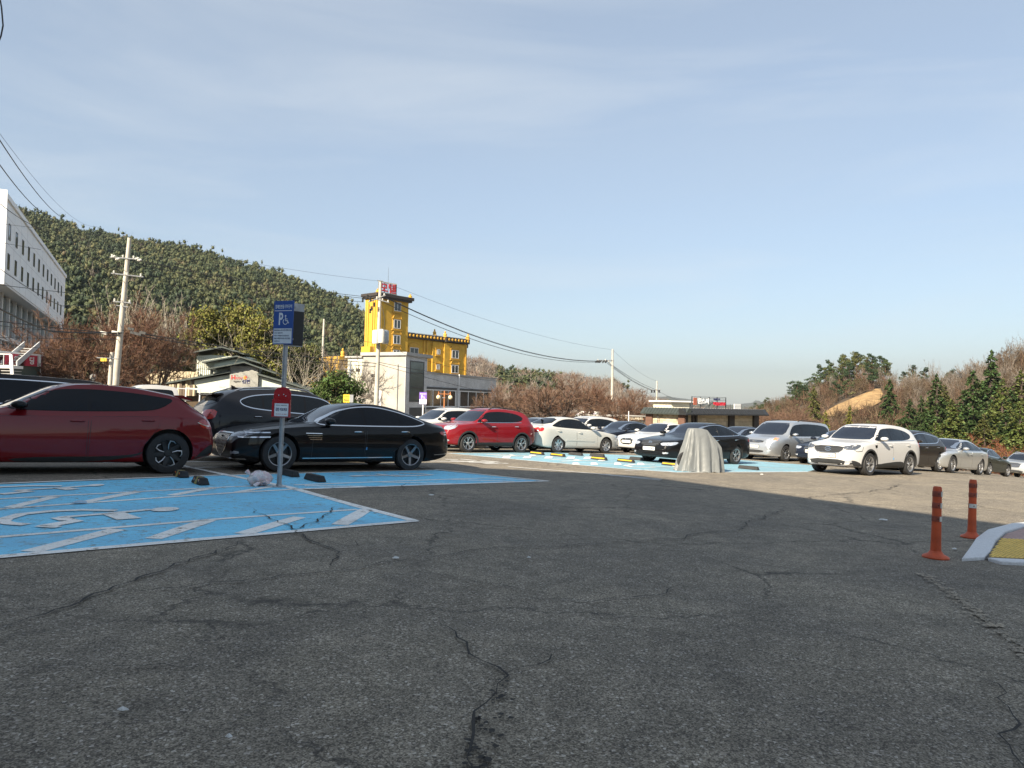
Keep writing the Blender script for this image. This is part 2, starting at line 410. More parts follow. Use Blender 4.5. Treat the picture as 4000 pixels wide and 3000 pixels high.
sheet('painted_bay', [px((-700, 2240), (1612, 2036), (1130, 1902), (893, 1857), (-700, 1922))], 0.004, M_blue, ground)
sheet('painted_bay', [px((893, 1857), (1132, 1911), (2120, 1880), (1690, 1836))], 0.0045, M_blue, ground)
sheet('painted_bay', [px((1745, 1771), (2420, 1831), (2640, 1846), (3150, 1844), (3230, 1822), (2900, 1798), (2480, 1779), (2120, 1767))], 0.004, M_blue2, ground)
for pts, wd in [
    (((-700, 2238), (1627, 2036)), 0.13), (((1622, 2037), (1400, 1980), (1128, 1904), (900, 1859), (706, 1819)), 0.14),
    (((-700, 2153), (0, 2100), (450, 2063), (900, 2026), (1395, 1992)), 0.10),
    (((-300, 2012), (0, 1990), (900, 1927), (1150, 1913)), 0.10), (((-300, 1968), (80, 1946), (900, 1903), (1090, 1897)), 0.09),
    (((-700, 1926), (0, 1890), (880, 1856)), 0.10),
    (((118, 2158), (460, 2070)), 0.17), (((-420, 2204), (-40, 2106)), 0.17), (((598, 2107), (814, 2034)), 0.17), (((948, 2088), (1170, 2022)), 0.17), (((1327, 2052), (1430, 1992)), 0.19),
    (((40, 1984), (215, 1942)), 0.15), (((325, 1964), (548, 1920)), 0.15), (((667, 1937), (840, 1905)), 0.15), (((925, 1924), (1062, 1902)), 0.13),
    (((1125, 1913), (1500, 1901), (2140, 1880)), 0.12), (((2140, 1880), (1900, 1856), (1700, 1834)), 0.11), (((893, 1857), (1300, 1846), (1720, 1836)), 0.10),
    (((1150, 1896), (1480, 1883), (1900, 1868), (2060, 1876)), 0.10), (((1190, 1899), (1480, 1902)), 0.12), (((1480, 1884), (1770, 1891)), 0.12), (((1760, 1874), (2010, 1882)), 0.12),
    (((400, 1808), (940, 1803)), 0.10), (((640, 1830), (1500, 1812), (1660, 1828)), 0.10), (((1680, 1802), (1930, 1806)), 0.12),
]: line('bay_line', pts, wd, parent=ground)
for pts, wd in [
    (((1745, 1771), (2080, 1801), (2420, 1831), (2640, 1846), (3160, 1844)), 0.13),
    (((1900, 1784), (2340, 1786)), 0.07), (((2180, 1809), (2600, 1813), (2660, 1830)), 0.07), (((2640, 1846), (2560, 1836), (2440, 1839)), 0.07), (((2900, 1822), (3110, 1834)), 0.07),
    (((1985, 1824), (2230, 1843), (2585, 1873)), 0.12), (((2340, 1853), (2580, 1877)), 0.10),
    (((2880, 1796), (3240, 1812)), 0.10), (((3300, 1830), (3420, 1838)), 0.1), (((2420, 1768), (2560, 1776)), 0.1), (((3600, 1824), (3980, 1846)), 0.12),
]: line('bay_line', pts, wd, m_=M_line2, parent=ground)
for x, y in [(1976, 1787), (2057, 1787), (2141, 1788), (2227, 1789), (2294, 1789)]:
    sheet('bay_dash', [px((x - 17, y + 4), (x + 15, y + 4), (x + 20, y - 4), (x - 8, y - 4))], 0.0115, M_line2, ground)
for x, y in [(2249, 1812), (2320, 1812), (2412, 1812), (2502, 1813)]:
    sheet('bay_dash', [px((x - 13, y + 5), (x + 17, y + 5), (x + 9, y - 4), (x - 12, y - 4))], 0.0115, M_line2, ground)
# wheelchair symbols
def symbol(name, strokes, head, m_=M_line):
    polys = []
    for pts, wd in strokes: polys += stroke(densify(px(*pts), 0.25), wd, 0.1)
    (hx, hy), ax, ay = head
    c0 = Vector(g(hx, hy)); polys2 = [ellipse(c0, Vector(g(*ax)) - c0, Vector(g(*ay)) - c0)]
    o = sheet(name, polys, 0.0122, m_, ground); sheet(name, polys2, 0.0134, m_, ground)
symbol('wheelchair_symbol', [(((455, 1998), (320, 1995), (200, 2000), (85, 2012), (20, 2030), (8, 2042), (40, 2049), (105, 2053)), 0.14),
    (((590, 1993), (430, 2009), (228, 2025)), 0.11), (((440, 2008), (505, 2031)), 0.24), (((228, 2025), (262, 2034), (297, 2038), (170, 2060)), 0.16), (((150, 2058), (230, 2063)), 0.12)], ((645, 1993), (700, 1990), (647, 2001)))
symbol('wheelchair_symbol', [(((240, 1901), (130, 1900), (0, 1905), (-150, 1920), (-200, 1935), (-100, 1940)), 0.13),
    (((360, 1899), (240, 1908), (65, 1918)), 0.10), (((230, 1908), (285, 1915)), 0.2), (((65, 1918), (115, 1922), (0, 1934)), 0.15)], ((375, 1898), (408, 1896), (376, 1902)))
symbol('wheelchair_symbol', [(((1365, 1861), (1560, 1858)), 0.10), (((1470, 1853), (1545, 1862), (1620, 1860), (1690, 1857), (1640, 1852), (1560, 1850)), 0.12)], ((1400, 1861), (1430, 1860), (1400, 1863)))
symbol('wheelchair_symbol', [(((2560, 1818), (2480, 1816), (2440, 1820), (2470, 1826), (2560, 1829)), 0.16), (((2540, 1824), (2620, 1826)), 0.14)], ((2640, 1822), (2655, 1822), (2640, 1825)), M_line2)
symbol('wheelchair_symbol', [(((1900, 1777), (1990, 1776), (2010, 1781), (1930, 1783)), 0.16), (((1990, 1780), (2060, 1781)), 0.14)], ((2080, 1780), (2095, 1780), (2080, 1783)), M_line2)
symbol('wheelchair_symbol', [(((2150, 1796), (2240, 1794), (2270, 1800), (2190, 1803)), 0.16), (((2240, 1799), (2330, 1801)), 0.14)], ((2350, 1800), (2365, 1800), (2350, 1803)), M_line2)
# road lettering
for a, b_, c_, d_ in [(1740, 1795, 1790, 1797), (1760, 1801, 1850, 1803), (1800, 1794, 1860, 1800), (1830, 1806, 1930, 1808), (1880, 1800, 1950, 1806), (1890, 1812, 1960, 1810), (1945, 1810, 1985, 1811)]:
    line('road_letter', ((a, b_), (c_, d_)), 0.16, m_=M_line2, parent=ground)

# cracks in the asphalt
def crack(pts, w0, jit=0.05, seed=0):
    rg = random.Random(seed); P = densify(px(*pts), 0.09); n = len(P); off = 0.0; Q = []; W = []
    for i, p in enumerate(P):
        off = off * 0.8 + rg.uniform(-jit, jit)
        d = (P[min(i + 1, n - 1)] - P[max(i - 1, 0)]).normalized()
        Q.append(p + Vector((-d.y, d.x)) * off); W.append(.85 * w0 * rg.uniform(0.3, 1.3) * min(1, 0.25 + 6 * min(i, n - 1 - i) / n))
    sheet('crack', stroke(Q, W), 0.0155, M_crack, ground)
for k, (pts, w0) in enumerate([
    (((-60, 2480), (250, 2395), (520, 2290), (760, 2190), (930, 2120)), 0.022), (((420, 2330), (700, 2300), (1000, 2270), (1250, 2235), (1500, 2205), (1620, 2190)), 0.02),
    (((0, 2393), (230, 2385), (420, 2330)), 0.012),
    (((1000, 1990), (1040, 2030), (1110, 2060), (1270, 2165), (1300, 2235)), 0.02), (((1090, 2075), (1180, 2060), (1300, 2010), (1335, 1985)), 0.025), (((1125, 2085), (1250, 2120), (1390, 2140)), 0.012),
    (((1620, 2190), (1850, 2150), (2200, 2140), (2650, 2105), (2880, 2070), (3000, 2010), (3080, 1985)), 0.02), (((2280, 1880), (2450, 1905), (2700, 1945), (2950, 1975)), 0.012),
    (((1400, 2120), (1470, 2150), (1560, 2170)), 0.012), (((2000, 2330), (2300, 2350), (2560, 2330), (2640, 2280)), 0.014), (((1640, 2240), (1900, 2290), (2100, 2330)), 0.01),
    (((1690, 2440), (1760, 2480), (1880, 2560), (1960, 2650), (1930, 2760), (1900, 2880), (1840, 3040)), 0.016), (((1960, 2650), (2080, 2600), (2140, 2560)), 0.012),
    (((2600, 2480), (2850, 2520), (3100, 2580), (3450, 2640)), 0.010), (((3050, 1960), (3250, 1935), (3450, 1915), (3530, 1890)), 0.03), (((3640, 1915), (3900, 1935), (4050, 1925)), 0.01), (((2760, 1875), (3050, 1868), (3300, 1875)), 0.01),
    (((3690, 2620), (3850, 2680), (3930, 2800), (3900, 3020)), 0.012), (((20, 2610), (300, 2600), (700, 2620), (1000, 2590)), 0.006), (((1460, 1930), (1530, 1925), (1580, 1900), (1600, 1885)), 0.012),
]): crack(pts, w0, seed=k)
# loose dark stain down the middle, old sandy stripe on the right
M_stain = road_paint('tar_stain', (0.05, 0.046, 0.04), 0.9, 0.0)
rgs = random.Random(21); bl = []
for k in range(70):
    t = rgs.random(); c0 = Vector(g(1955 - 110 * t + rgs.gauss(0, 20 + 34 * t), 2660 + 410 * t)); r0 = rgs.uniform(.003, .012) * (1 + t)
    bl.append([tuple(c0 + Vector((math.cos(a), math.sin(a))) * r0 * rgs.uniform(.5, 1.3)) for a in np.linspace(0, 6.28, 8)[:-1]])
sheet('stain', bl, 0.0135, M_crack, ground)['kind'] = 'stuff'
M_sand = road_paint('worn_stripe', (0.36, 0.30, 0.22), 0.95, 0.2)
bl = []; SP = densify(px((3610, 2245), (3700, 2310), (3800, 2390), (3900, 2470), (4010, 2560), (4120, 2650)), 0.01)
for k in range(420):
    t = rgs.random(); q0 = SP[int(t * (len(SP) - 1))]; c0 = q0 + Vector((rgs.gauss(0, .035), rgs.gauss(0, .02))); r0 = rgs.uniform(.004, .022)
    bl.append([tuple(c0 + Vector((math.cos(a), math.sin(a))) * r0 * rgs.uniform(.5, 1.3)) for a in np.linspace(0, 6.28, 8)[:-1]])
sheet('worn_stripe', bl, 0.0145, M_sand, ground)['kind'] = 'stuff'

# ------------------------------------------------------------------ kerb corner with tactile paving (right edge)
M_gran = mat('granite_kerb', (0.62, 0.63, 0.64), 0.8, var=0.16, vscale=45, bump=0.25, bscale=60)
M_tact = mat('tactile_yellow', (0.24, 0.165, 0.055), 0.8, var=0.35, vscale=9, bump=0.2)  # tile darkened against its bumps: relief shading put into the colour
M_pav = mat('pink_paver', (0.40, 0.27, 0.24), 0.85, var=0.25, vscale=14, bump=0.25)
M_joint = mat('joint_mortar', (0.15, 0.14, 0.13), 0.9, var=0.2)
sw = empty('sidewalk', LOT.copy()); tag(sw, kind='structure')
KO = [(4.70, 7.37), (5.22, 8.05), (5.80, 8.82), (6.52, 9.68), (7.45, 10.55), (8.65, 11.35), (10.2, 12.1)]     # outer kerb line
def inset(P, dd):
    q = []
    for i, p in enumerate(P):
        a = Vector(P[max(0, i - 1)]); c_ = Vector(P[min(len(P) - 1, i + 1)]); d = (c_ - a).normalized()
        q.append(tuple(Vector(p) + Vector((d.y, -d.x)) * dd))
    return q
KI = inset(KO, 0.20); KI[0] = (5.02, 7.50)
KH = [0.035, 0.045, 0.055, 0.06, 0.06, 0.06, 0.06]
for i in range(len(KO) - 1):
    e = 0.004; a, b_ = Vector(KO[i]), Vector(KO[i + 1]); c_, d_ = Vector(KI[i + 1]), Vector(KI[i])
    t = (b_ - a).normalized() * e
    mb = MB(); bt = [a + t, b_ - t, c_ - t, d_ + t]; hh = [KH[i], KH[i + 1], KH[i + 1], KH[i]]
    mb.add([(p.x, p.y, -0.05) for p in bt] + [(p.x, p.y, z) for p, z in zip(bt, hh)], [(3, 2, 1, 0), (4, 5, 6, 7), (0, 1, 5, 4), (1, 2, 6, 5), (2, 3, 7, 6), (3, 0, 4, 7)])
    o = mb.build('kerb_stone', M_gran, sw); bv = o.modifiers.new('b', 'BEVEL'); bv.width = 0.012; bv.segments = 2
fr = [(4.73, 7.33), (6.2, 7.30), (7.7, 7.27), (9.2, 7.24)]
for i in range(3):
    a, b_ = fr[i], fr[i + 1]
    mb = MB().box(a[0] + (0.31 if i == 0 else 0.005), b_[0] - 0.005, b_[1] - 0.02, a[1] + 0.15, -0.05, 0.036)
    o = mb.build('kerb_stone', M_gran, sw); bv = o.modifiers.new('b', 'BEVEL'); bv.width = 0.012; bv.segments = 2
mb = MB(); mb.prism([(5.04, 7.50), (5.39, 7.95), (5.97, 8.72), (6.68, 9.55), (7.56, 10.38), (8.73, 11.16), (10.2, 11.87), (11, 7.40)], -0.04, 0.018); mb.build('paving_bed', M_joint, sw)
REG = [(5.05, 7.50), (5.40, 7.94), (5.98, 8.71), (6.69, 9.54), (7.57, 10.37), (8.74, 11.15), (10.2, 11.86), (11, 7.41)][::-1]      # paved area, counter-clockwise
def clip_reg(poly):
    for i in range(len(REG)):
        a, b_ = Vector(REG[i]), Vector(REG[(i + 1) % len(REG)]); e = b_ - a; o = []
        f = lambda p: e.x * (p[1] - a.y) - e.y * (p[0] - a.x)
        for k in range(len(poly)):
            p, q = poly[k], poly[(k + 1) % len(poly)]; fp, fq = f(p), f(q)
            if fp >= 0: o.append(p)
            if (fp >= 0) != (fq >= 0): t = fp / (fp - fq); o.append((p[0] + t * (q[0] - p[0]), p[1] + t * (q[1] - p[1])))
        poly = o
        if len(poly) < 3: return []
    return poly
def paver(nm, x, y, hx, m_, bumps=False):
    q = clip_reg([(x - hx, y - hx), (x + hx, y - hx), (x + hx, y + hx), (x - hx, y + hx)])
    if len(q) < 3: return
    area = abs(sum(q[i][0] * q[(i + 1) % len(q)][1] - q[(i + 1) % len(q)][0] * q[i][1] for i in range(len(q)))) / 2
    if area < .0015: return
    z = .036 + random.uniform(-.0015, .0015); t = MB().prism(q, .0, z).build(nm, m_, sw)
    if bumps:
        bm_ = MB()
        for a in range(6):
            for b_ in range(6):
                c0 = (x - .125 + a * .05, y - .125 + b_ * .05)
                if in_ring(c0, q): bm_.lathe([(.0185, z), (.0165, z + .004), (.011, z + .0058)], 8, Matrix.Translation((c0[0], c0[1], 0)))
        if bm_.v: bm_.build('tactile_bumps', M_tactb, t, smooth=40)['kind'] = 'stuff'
def in_ring(p, q):
    r = False; j = len(q) - 1
    for i in range(len(q)):
        if (q[i][1] > p[1]) != (q[j][1] > p[1]) and p[0] < (q[j][0] - q[i][0]) * (p[1] - q[i][1]) / (q[j][1] - q[i][1]) + q[i][0]: r = not r
        j = i
    return r
M_tactb = mat('tactile_bump_yellow', (0.80, 0.56, 0.14), 0.7, var=0.2, vscale=12)  # bumps paler than the tile; light on their relief put into colour
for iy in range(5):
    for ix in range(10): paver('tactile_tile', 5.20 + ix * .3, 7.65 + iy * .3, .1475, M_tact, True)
for iy in range(15):
    for ix in range(17): paver('paver', 5.3 + ix * .2 + (iy % 2) * .1, 9.11 + iy * .2, .0975, M_pav)

# ------------------------------------------------------------------ the building behind the camera whose shadow lies on the lot
def shadow_top(x, y, H):                              # roof point that throws its shadow on lot point (x, y)
    p = lp(x, y); k = (H - p.z) / S_DIR.z
    return p.x + S_DIR.x * k, p.y + S_DIR.y * k
H0 = 14.0
A0, A1, A2 = shadow_top(-60, 19.0, H0), shadow_top(3.3, 17.9, H0), shadow_top(13.0, 2.2, H0)
back = empty('apartment_block', Matrix.Identity(4), 'tall grey rendered block standing behind the photographer', 'building')
M_rend = mat('grey_render', (0.42, 0.42, 0.41), 0.85, var=0.1, vscale=0.6)
mb = MB(); poly = [A0, A1, A2, (A2[0] - 25, A2[1] - 30), (A0[0] - 10, A0[1] - 45)]
mb.prism(poly[::-1], -3, H0); mb.build('wall', M_rend, back)
d = Vector((A0[0] - A1[0], A0[1] - A1[1])).normalized(); nn = Vector((d.y, -d.x)); nn = nn if nn.y > 0 else -nn
Mw = Matrix(((d.x, nn.x, 0, A1[0]), (d.y, nn.y, 0, A1[1]), (0, 0, 1, 0), (0, 0, 0, 1)))
ME_w = MB().box(-0.9, 0.9, -0.05, 0.03, -0.8, 0.8).mesh()
for fl in range(4):
    for k in range(12):
        link('window', ME_w, M_glass, back, Mw @ Matrix.Translation((3 + k * 4.2, 0, 2.2 + fl * 3.1)))
# ------------------------------------------------------------------ cars
def pchip(X, Y, xq):
    X, Y = np.asarray(X, float), np.asarray(Y, float); h = np.diff(X); dl = np.diff(Y) / h; n = len(X); m = np.zeros(n)
    for i in range(1, n - 1):
        if dl[i - 1] * dl[i] > 0:
            w1, w2 = 2 * h[i] + h[i - 1], h[i] + 2 * h[i - 1]; m[i] = (w1 + w2) / (w1 / dl[i - 1] + w2 / dl[i])
    m[0], m[-1] = dl[0], dl[-1]
    i = np.clip(np.searchsorted(X, xq) - 1, 0, n - 2); t = (xq - X[i]) / h[i]
    return (1 + 2 * t) * (1 - t) ** 2 * Y[i] + t * (1 - t) ** 2 * h[i] * m[i] + t * t * (3 - 2 * t) * Y[i + 1] + t * t * (t - 1) * h[i] * m[i + 1]

STYLES = {
 'sedan': dict(top=[(0, .40), (.012, .475), (.05, .535), (.16, .60), (.30, .66), (.335, .69), (.42, .845), (.495, .965), (.555, .995), (.62, 1.0), (.70, .975), (.79, .875), (.865, .765), (.895, .745), (.965, .725), (.982, .68), (1, .50)],
    belt=[(0, .385), (.05, .515), (.16, .575), (.32, .635), (.5, .645), (.8, .68), (.9, .69), (.965, .67), (1, .48)],
    dlo=[(.335, .665), (.40, .79), (.455, .885), (.50, .925), (.58, .948), (.66, .938), (.735, .88), (.80, .79), (.835, .735), (.80, .708), (.60, .68), (.45, .668)],
    pil=(.565, .745), roofw=.635, ws=(.69, .955), rw=(.775, .955), hl=[(.50, .475), (.97, .50), (1.0, .455), (.90, .42), (.60, .415)],
    tl=[(.52, .66), (1.0, .64), (1.0, .545), (.70, .55), (.55, .58)], grille=[(-.34, .46), (.34, .46), (.30, .30), (-.30, .30)], intake=[(-.62, .22), (.62, .22), (.56, .14), (-.56, .14)], clad=0),
 'fast': dict(top=[(0, .40), (.012, .475), (.05, .545), (.16, .62), (.27, .665), (.315, .685), (.40, .83), (.475, .955), (.545, .995), (.60, 1.0), (.68, .98), (.78, .90), (.87, .795), (.93, .735), (.965, .71), (.985, .66), (1, .50)],
    belt=[(0, .385), (.05, .52), (.16, .585), (.31, .63), (.5, .645), (.75, .665), (.88, .68), (.96, .66), (1, .48)],
    dlo=[(.318, .655), (.375, .76), (.435, .865), (.49, .915), (.57, .945), (.64, .935), (.72, .885), (.79, .815), (.855, .73), (.825, .695), (.78, .672), (.60, .66), (.45, .655)],
    pil=(.545, .715), roofw=.635, ws=(.685, .95), rw=(.77, .95), hl=[(.42, .50), (.90, .55), (.96, .50), (.90, .465), (.45, .45)],
    tl=[(.55, .63), (1.0, .62), (1.0, .54), (.70, .545), (.58, .56)], grille=[(-.40, .50), (.40, .50), (.40, .38), (.20, .24), (0, .19), (-.20, .24), (-.40, .38)], intake=[(-.62, .19), (.62, .19), (.56, .13), (-.56, .13)], clad=0),
 'suv': dict(top=[(0, .40), (.012, .50), (.045, .575), (.15, .625), (.25, .66), (.28, .685), (.36, .835), (.425, .94), (.49, .985), (.60, 1.0), (.74, .985), (.85, .945), (.90, .885), (.94, .77), (.97, .66), (.985, .56), (1, .42)],
    belt=[(0, .39), (.045, .555), (.15, .595), (.28, .635), (.5, .645), (.8, .665), (.945, .645), (.975, .58), (1, .40)],
    dlo=[(.295, .655), (.35, .77), (.40, .86), (.445, .90), (.57, .925), (.69, .91), (.775, .875), (.83, .81), (.815, .745), (.76, .705), (.60, .675), (.45, .66)],
    pil=(.515, .72), roofw=.68, ws=(.685, .945), rw=(.72, .92), hl=[(.48, .555), (.92, .585), (.97, .525), (.86, .475), (.52, .485)],
    tl=[(.62, .66), (1.0, .68), (1.0, .54), (.72, .55)], grille=[(-.44, .54), (.44, .54), (.38, .40), (.30, .37), (-.30, .37), (-.38, .40)], intake=[(-.62, .27), (.62, .27), (.55, .17), (-.55, .17)], clad=1),
 'van': dict(top=[(0, .36), (.012, .45), (.05, .53), (.15, .60), (.195, .635), (.28, .81), (.345, .93), (.41, .98), (.55, 1.0), (.80, .99), (.93, .965), (.96, .90), (.98, .74), (.99, .58), (1, .38)],
    belt=[(0, .35), (.05, .51), (.15, .56), (.22, .585), (.5, .60), (.8, .61), (.96, .60), (.985, .52), (1, .36)],
    dlo=[(.245, .61), (.295, .76), (.34, .855), (.40, .90), (.55, .93), (.75, .925), (.88, .90), (.925, .84), (.93, .70), (.91, .645), (.6, .625), (.4, .615)],
    pil=(.45, .69), roofw=.74, ws=(.64, .925), rw=(.66, .92), hl=[(.55, .545), (.93, .575), (.99, .50), (.90, .43), (.58, .44)],
    tl=[(.74, .62), (1.0, .62), (1.0, .42), (.80, .44)], grille=[(-.46, .49), (.46, .49), (.42, .425), (-.42, .425)], intake=[(-.50, .255), (.50, .255), (.48, .19), (-.48, .19)], clad=0),
 'cross': dict(top=[(0, .42), (.012, .48), (.05, .545), (.14, .615), (.23, .665), (.27, .70), (.36, .84), (.435, .95), (.50, .99), (.57, 1.0), (.70, .985), (.80, .945), (.865, .905), (.90, .84), (.945, .735), (.975, .67), (.988, .58), (1, .45)],
    belt=[(0, .40), (.05, .525), (.14, .585), (.28, .63), (.5, .645), (.72, .67), (.85, .68), (.94, .665), (.975, .60), (1, .43)],
    dlo=[(.275, .675), (.34, .785), (.40, .875), (.455, .915), (.55, .93), (.68, .915), (.79, .88), (.842, .855), (.80, .765), (.755, .715), (.60, .69), (.45, .675)],
    pil=(.545, .72), roofw=.655, ws=(.705, .945), rw=(.74, .90), hl=[(.45, .52), (.92, .555), (.96, .50), (.85, .47), (.5, .47)],
    tl=[(.30, .66), (1.0, .645), (1.02, .52), (.88, .53), (.80, .60), (.3, .63)], grille=[(-.6, .50), (.6, .50), (.58, .47), (-.58, .47)], intake=[(-.6, .26), (.6, .26), (.55, .16), (-.55, .16)], clad=0),
 'pickup': dict(top=[(0, .30), (.01, .42), (.03, .50), (.09, .55), (.15, .60), (.22, .80), (.28, .93), (.34, .985), (.42, 1.0), (.54, .985), (.575, .96), (.60, .62), (.62, .55), (.97, .55), (1, .42)],
    belt=[(0, .28), (.03, .47), (.10, .52), (.16, .55), (.5, .555), (.60, .53), (.97, .53), (1, .40)],
    dlo=[(.20, .57), (.25, .75), (.30, .88), (.36, .91), (.50, .915), (.545, .90), (.55, .60), (.40, .58)],
    pil=(.375, .9), roofw=.72, ws=(.60, .93), rw=(.68, .92), hl=[(.55, .47), (.95, .48), (.98, .40), (.6, .38)],
    tl=[(.85, .50), (1.0, .50), (1.0, .36), (.87, .36)], grille=[(-.45, .42), (.45, .42), (.42, .36), (-.42, .36)], intake=[(-.5, .22), (.5, .22), (.48, .16), (-.48, .16)], clad=0),
}

def body_mesh(sp, st):
    L_, W, H = sp['L'], sp['W'], sp['H']
    e = np.array([0, .004, .012, .025, .045, .075, .115, .17, .24, .33, .44, .56])
    mid = np.arange(.66, L_ - .6, .058)
    S = np.concatenate([e, mid, (L_ - e)[::-1]])
    t = S / L_
    zt = pchip(*zip(*st['top']), t) * H; zb = pchip(*zip(*st['belt']), t) * H
    dt = np.gradient(zt, S)
    half = W / 2
    pf = 1 - .26 * np.clip(1 - S / .85, 0, 1) ** 2.2 ; pr = 1 - .20 * np.clip(1 - (L_ - S) / .7, 0, 1) ** 2.4
    wd = half * np.minimum(pf, pr)
    sill = sp.get('sill', .20)
    zs = sill + .06 * np.clip(1 - S / .5, 0, 1) ** 2 + .13 * np.clip(1 - (L_ - S) / .7, 0, 1) ** 1.5
    rails = H - .07
    rings = []
    for i in range(len(S)):
        ed = min(S[i], L_ - S[i]); ins = .05 * (1 - math.sqrt(max(0, 1 - (1 - min(1, ed / .075)) ** 2)))
        w_ = wd[i] - ins; z0 = zs[i] + ins * .8; z1 = zt[i] - ins * .8; b_ = min(zb[i] - ins * .6, z1 - .015)
        crown = .035 + .13 * min(1.0, abs(dt[i]))
        gk = min(1, max(0, (z1 - b_ - .08) / .22))
        zr = (1 - gk) * (b_ + .62 * (z1 - b_)) + gk * (z1 - crown)
        tt = min(1, max(0, (zr - b_) / max(.05, rails - b_)))
        wg = .94 * w_ + (st['roofw'] * half - .94 * w_) * tt
        wr_ = (1 - gk) * .80 * w_ + gk * min(wg, .94 * w_)
        zm = z0 + .5 * (b_ - z0)
        P = [(0, z0), (.55 * w_, z0), (.86 * w_, z0 + .005), (.955 * w_, z0 + .045), (.985 * w_, z0 + .5 * (zm - z0)), (w_, zm), (.992 * w_, zm + .55 * (b_ - zm)), (.968 * w_, b_ - .035), (.945 * w_, b_),
             (.945 * w_ * .55 + wr_ * .45 + .012 * gk, b_ * .55 + zr * .45), (wr_ + .006 * gk, zr - .02 * gk), (wr_ * .93, zr + .35 * (z1 - zr)), (wr_ * .55, zr + .88 * (z1 - zr)), (0, z1)]
        P = np.array(P); Q = np.vstack([2 * P[0] - P[1], P, [-P[-2][0], P[-2][1]]]); Q[0] = [-P[1][0], P[1][1]]
        ring = []
        for k in range(1, len(Q) - 2):
            p0, p1, p2, p3 = Q[k - 1], Q[k], Q[k + 1], Q[k + 2]
            for u in (0, .34, .67) if k not in (1,) else (0, .5):
                ring.append(.5 * (2 * p1 + (p2 - p0) * u + (2 * p0 - 5 * p1 + 4 * p2 - p3) * u * u + (3 * p1 - p0 - 3 * p2 + p3) * u ** 3) if k not in (8, 9) else p1 + (p2 - p1) * u)
        ring.append(P[-1]); ring = np.array(ring)
        ring[:, 1] = np.clip(ring[:, 1], z0, None)
        rings.append(np.vstack([ring, np.column_stack([-ring[1:-1, 0], ring[1:-1, 1]])[::-1]]))
    n = len(rings[0]); m = len(rings)
    V = [(L_ / 2 - S[i], p[0], p[1]) for i in range(m) for p in rings[i]]
    F = [(i * n + k, i * n + (k + 1) % n, (i + 1) * n + (k + 1) % n, (i + 1) * n + k) for i in range(m - 1) for k in range(n)]
    F += [list(range(n))[::-1], list(range((m - 1) * n, m * n))]
    bm = bmesh.new()
    vs = [bm.verts.new(v) for v in V]
    for f in F: bm.faces.new([vs[k] for k in f])
    bmesh.ops.recalc_face_normals(bm, faces=bm.faces)
    bvh = BVHTree.FromBMesh(bm)
    me = bpy.data.meshes.new('m'); bm.to_mesh(me); bm.free()
    return me, bvh

def in_poly(p, q):
    r = False; j = len(q) - 1
    for i in range(len(q)):
        if (q[i][1] > p[1]) != (q[j][1] > p[1]) and p[0] < (q[j][0] - q[i][0]) * (p[1] - q[i][1]) / (q[j][1] - q[i][1]) + q[i][0]: r = not r
        j = i
    return r
def patch(bvh, poly, view, off, step=.07, W=2.0):
    """a skin piece cut to an outline and laid on the body. view: 'l','r' (x,z) 'f','b' (y,z)"""
    P = densify([*poly, poly[0]], step)[:-1]
    xs = [p[0] for p in P]; ys = [p[1] for p in P]
    inner = [Vector((x, y)) for x in np.arange(min(xs) + step / 2, max(xs), step) for y in np.arange(min(ys) + step / 2, max(ys), step)]
    inner = [p for p in inner if in_poly(p, poly)]
    r = delaunay_2d_cdt([Vector(p) for p in P] + inner, [], [list(range(len(P)))], 1, 1e-5)
    V = []
    for q in r[0]:
        if view in 'lr':
            sg = 1 if view == 'l' else -1
            h = bvh.ray_cast(Vector((q[0], sg * 3, q[1])), Vector((0, -sg, 0)))
        else:
            sg = 1 if view == 'f' else -1
            h = bvh.ray_cast(Vector((sg * 6, q[0], q[1])), Vector((-sg, 0, 0)))
        if h[0] is None:
            src = Vector((q[0], sg * W * .48, q[1])) if view in 'lr' else Vector((sg * 2.4, q[0], q[1]))
            h = bvh.find_nearest(src)
        V.append((h[0], h[1]))
    bm = bmesh.new(); vs = [bm.verts.new(p + n_ * off) for p, n_ in V]
    for f in r[2]:
        try: bm.faces.new([vs[i] for i in f])
        except ValueError: pass
    bm.normal_update()
    be = [e for e in bm.edges if e.is_boundary]
    nv = {v: n_ for v, (p, n_) in zip(vs, V)}
    for f in bm.faces:
        if f.normal.dot(nv[f.verts[0]]) < 0: f.normal_flip()
    ex_ = bmesh.ops.extrude_edge_only(bm, edges=be)
    sk = [e for e in ex_['geom'] if isinstance(e, bmesh.types.BMVert)]
    for v in sk:
        o_ = [e.other_vert(v) for e in v.link_edges if e.other_vert(v) in nv]
        if o_: v.co = o_[0].co - nv[o_[0]] * (off + .004)
    bmesh.ops.recalc_face_normals(bm, faces=bm.faces)
    for f in bm.faces:
        if all(v in nv for v in f.verts):
            if f.normal.dot(nv[f.verts[0]]) < 0:
                for f2 in bm.faces: f2.normal_flip()
            break
    me = bpy.data.meshes.new('m'); bm.to_mesh(me); bm.free()
    me.polygons.foreach_set('use_smooth', [True] * len(me.polygons)); me.set_sharp_from_angle(angle=R_(45))
    return me
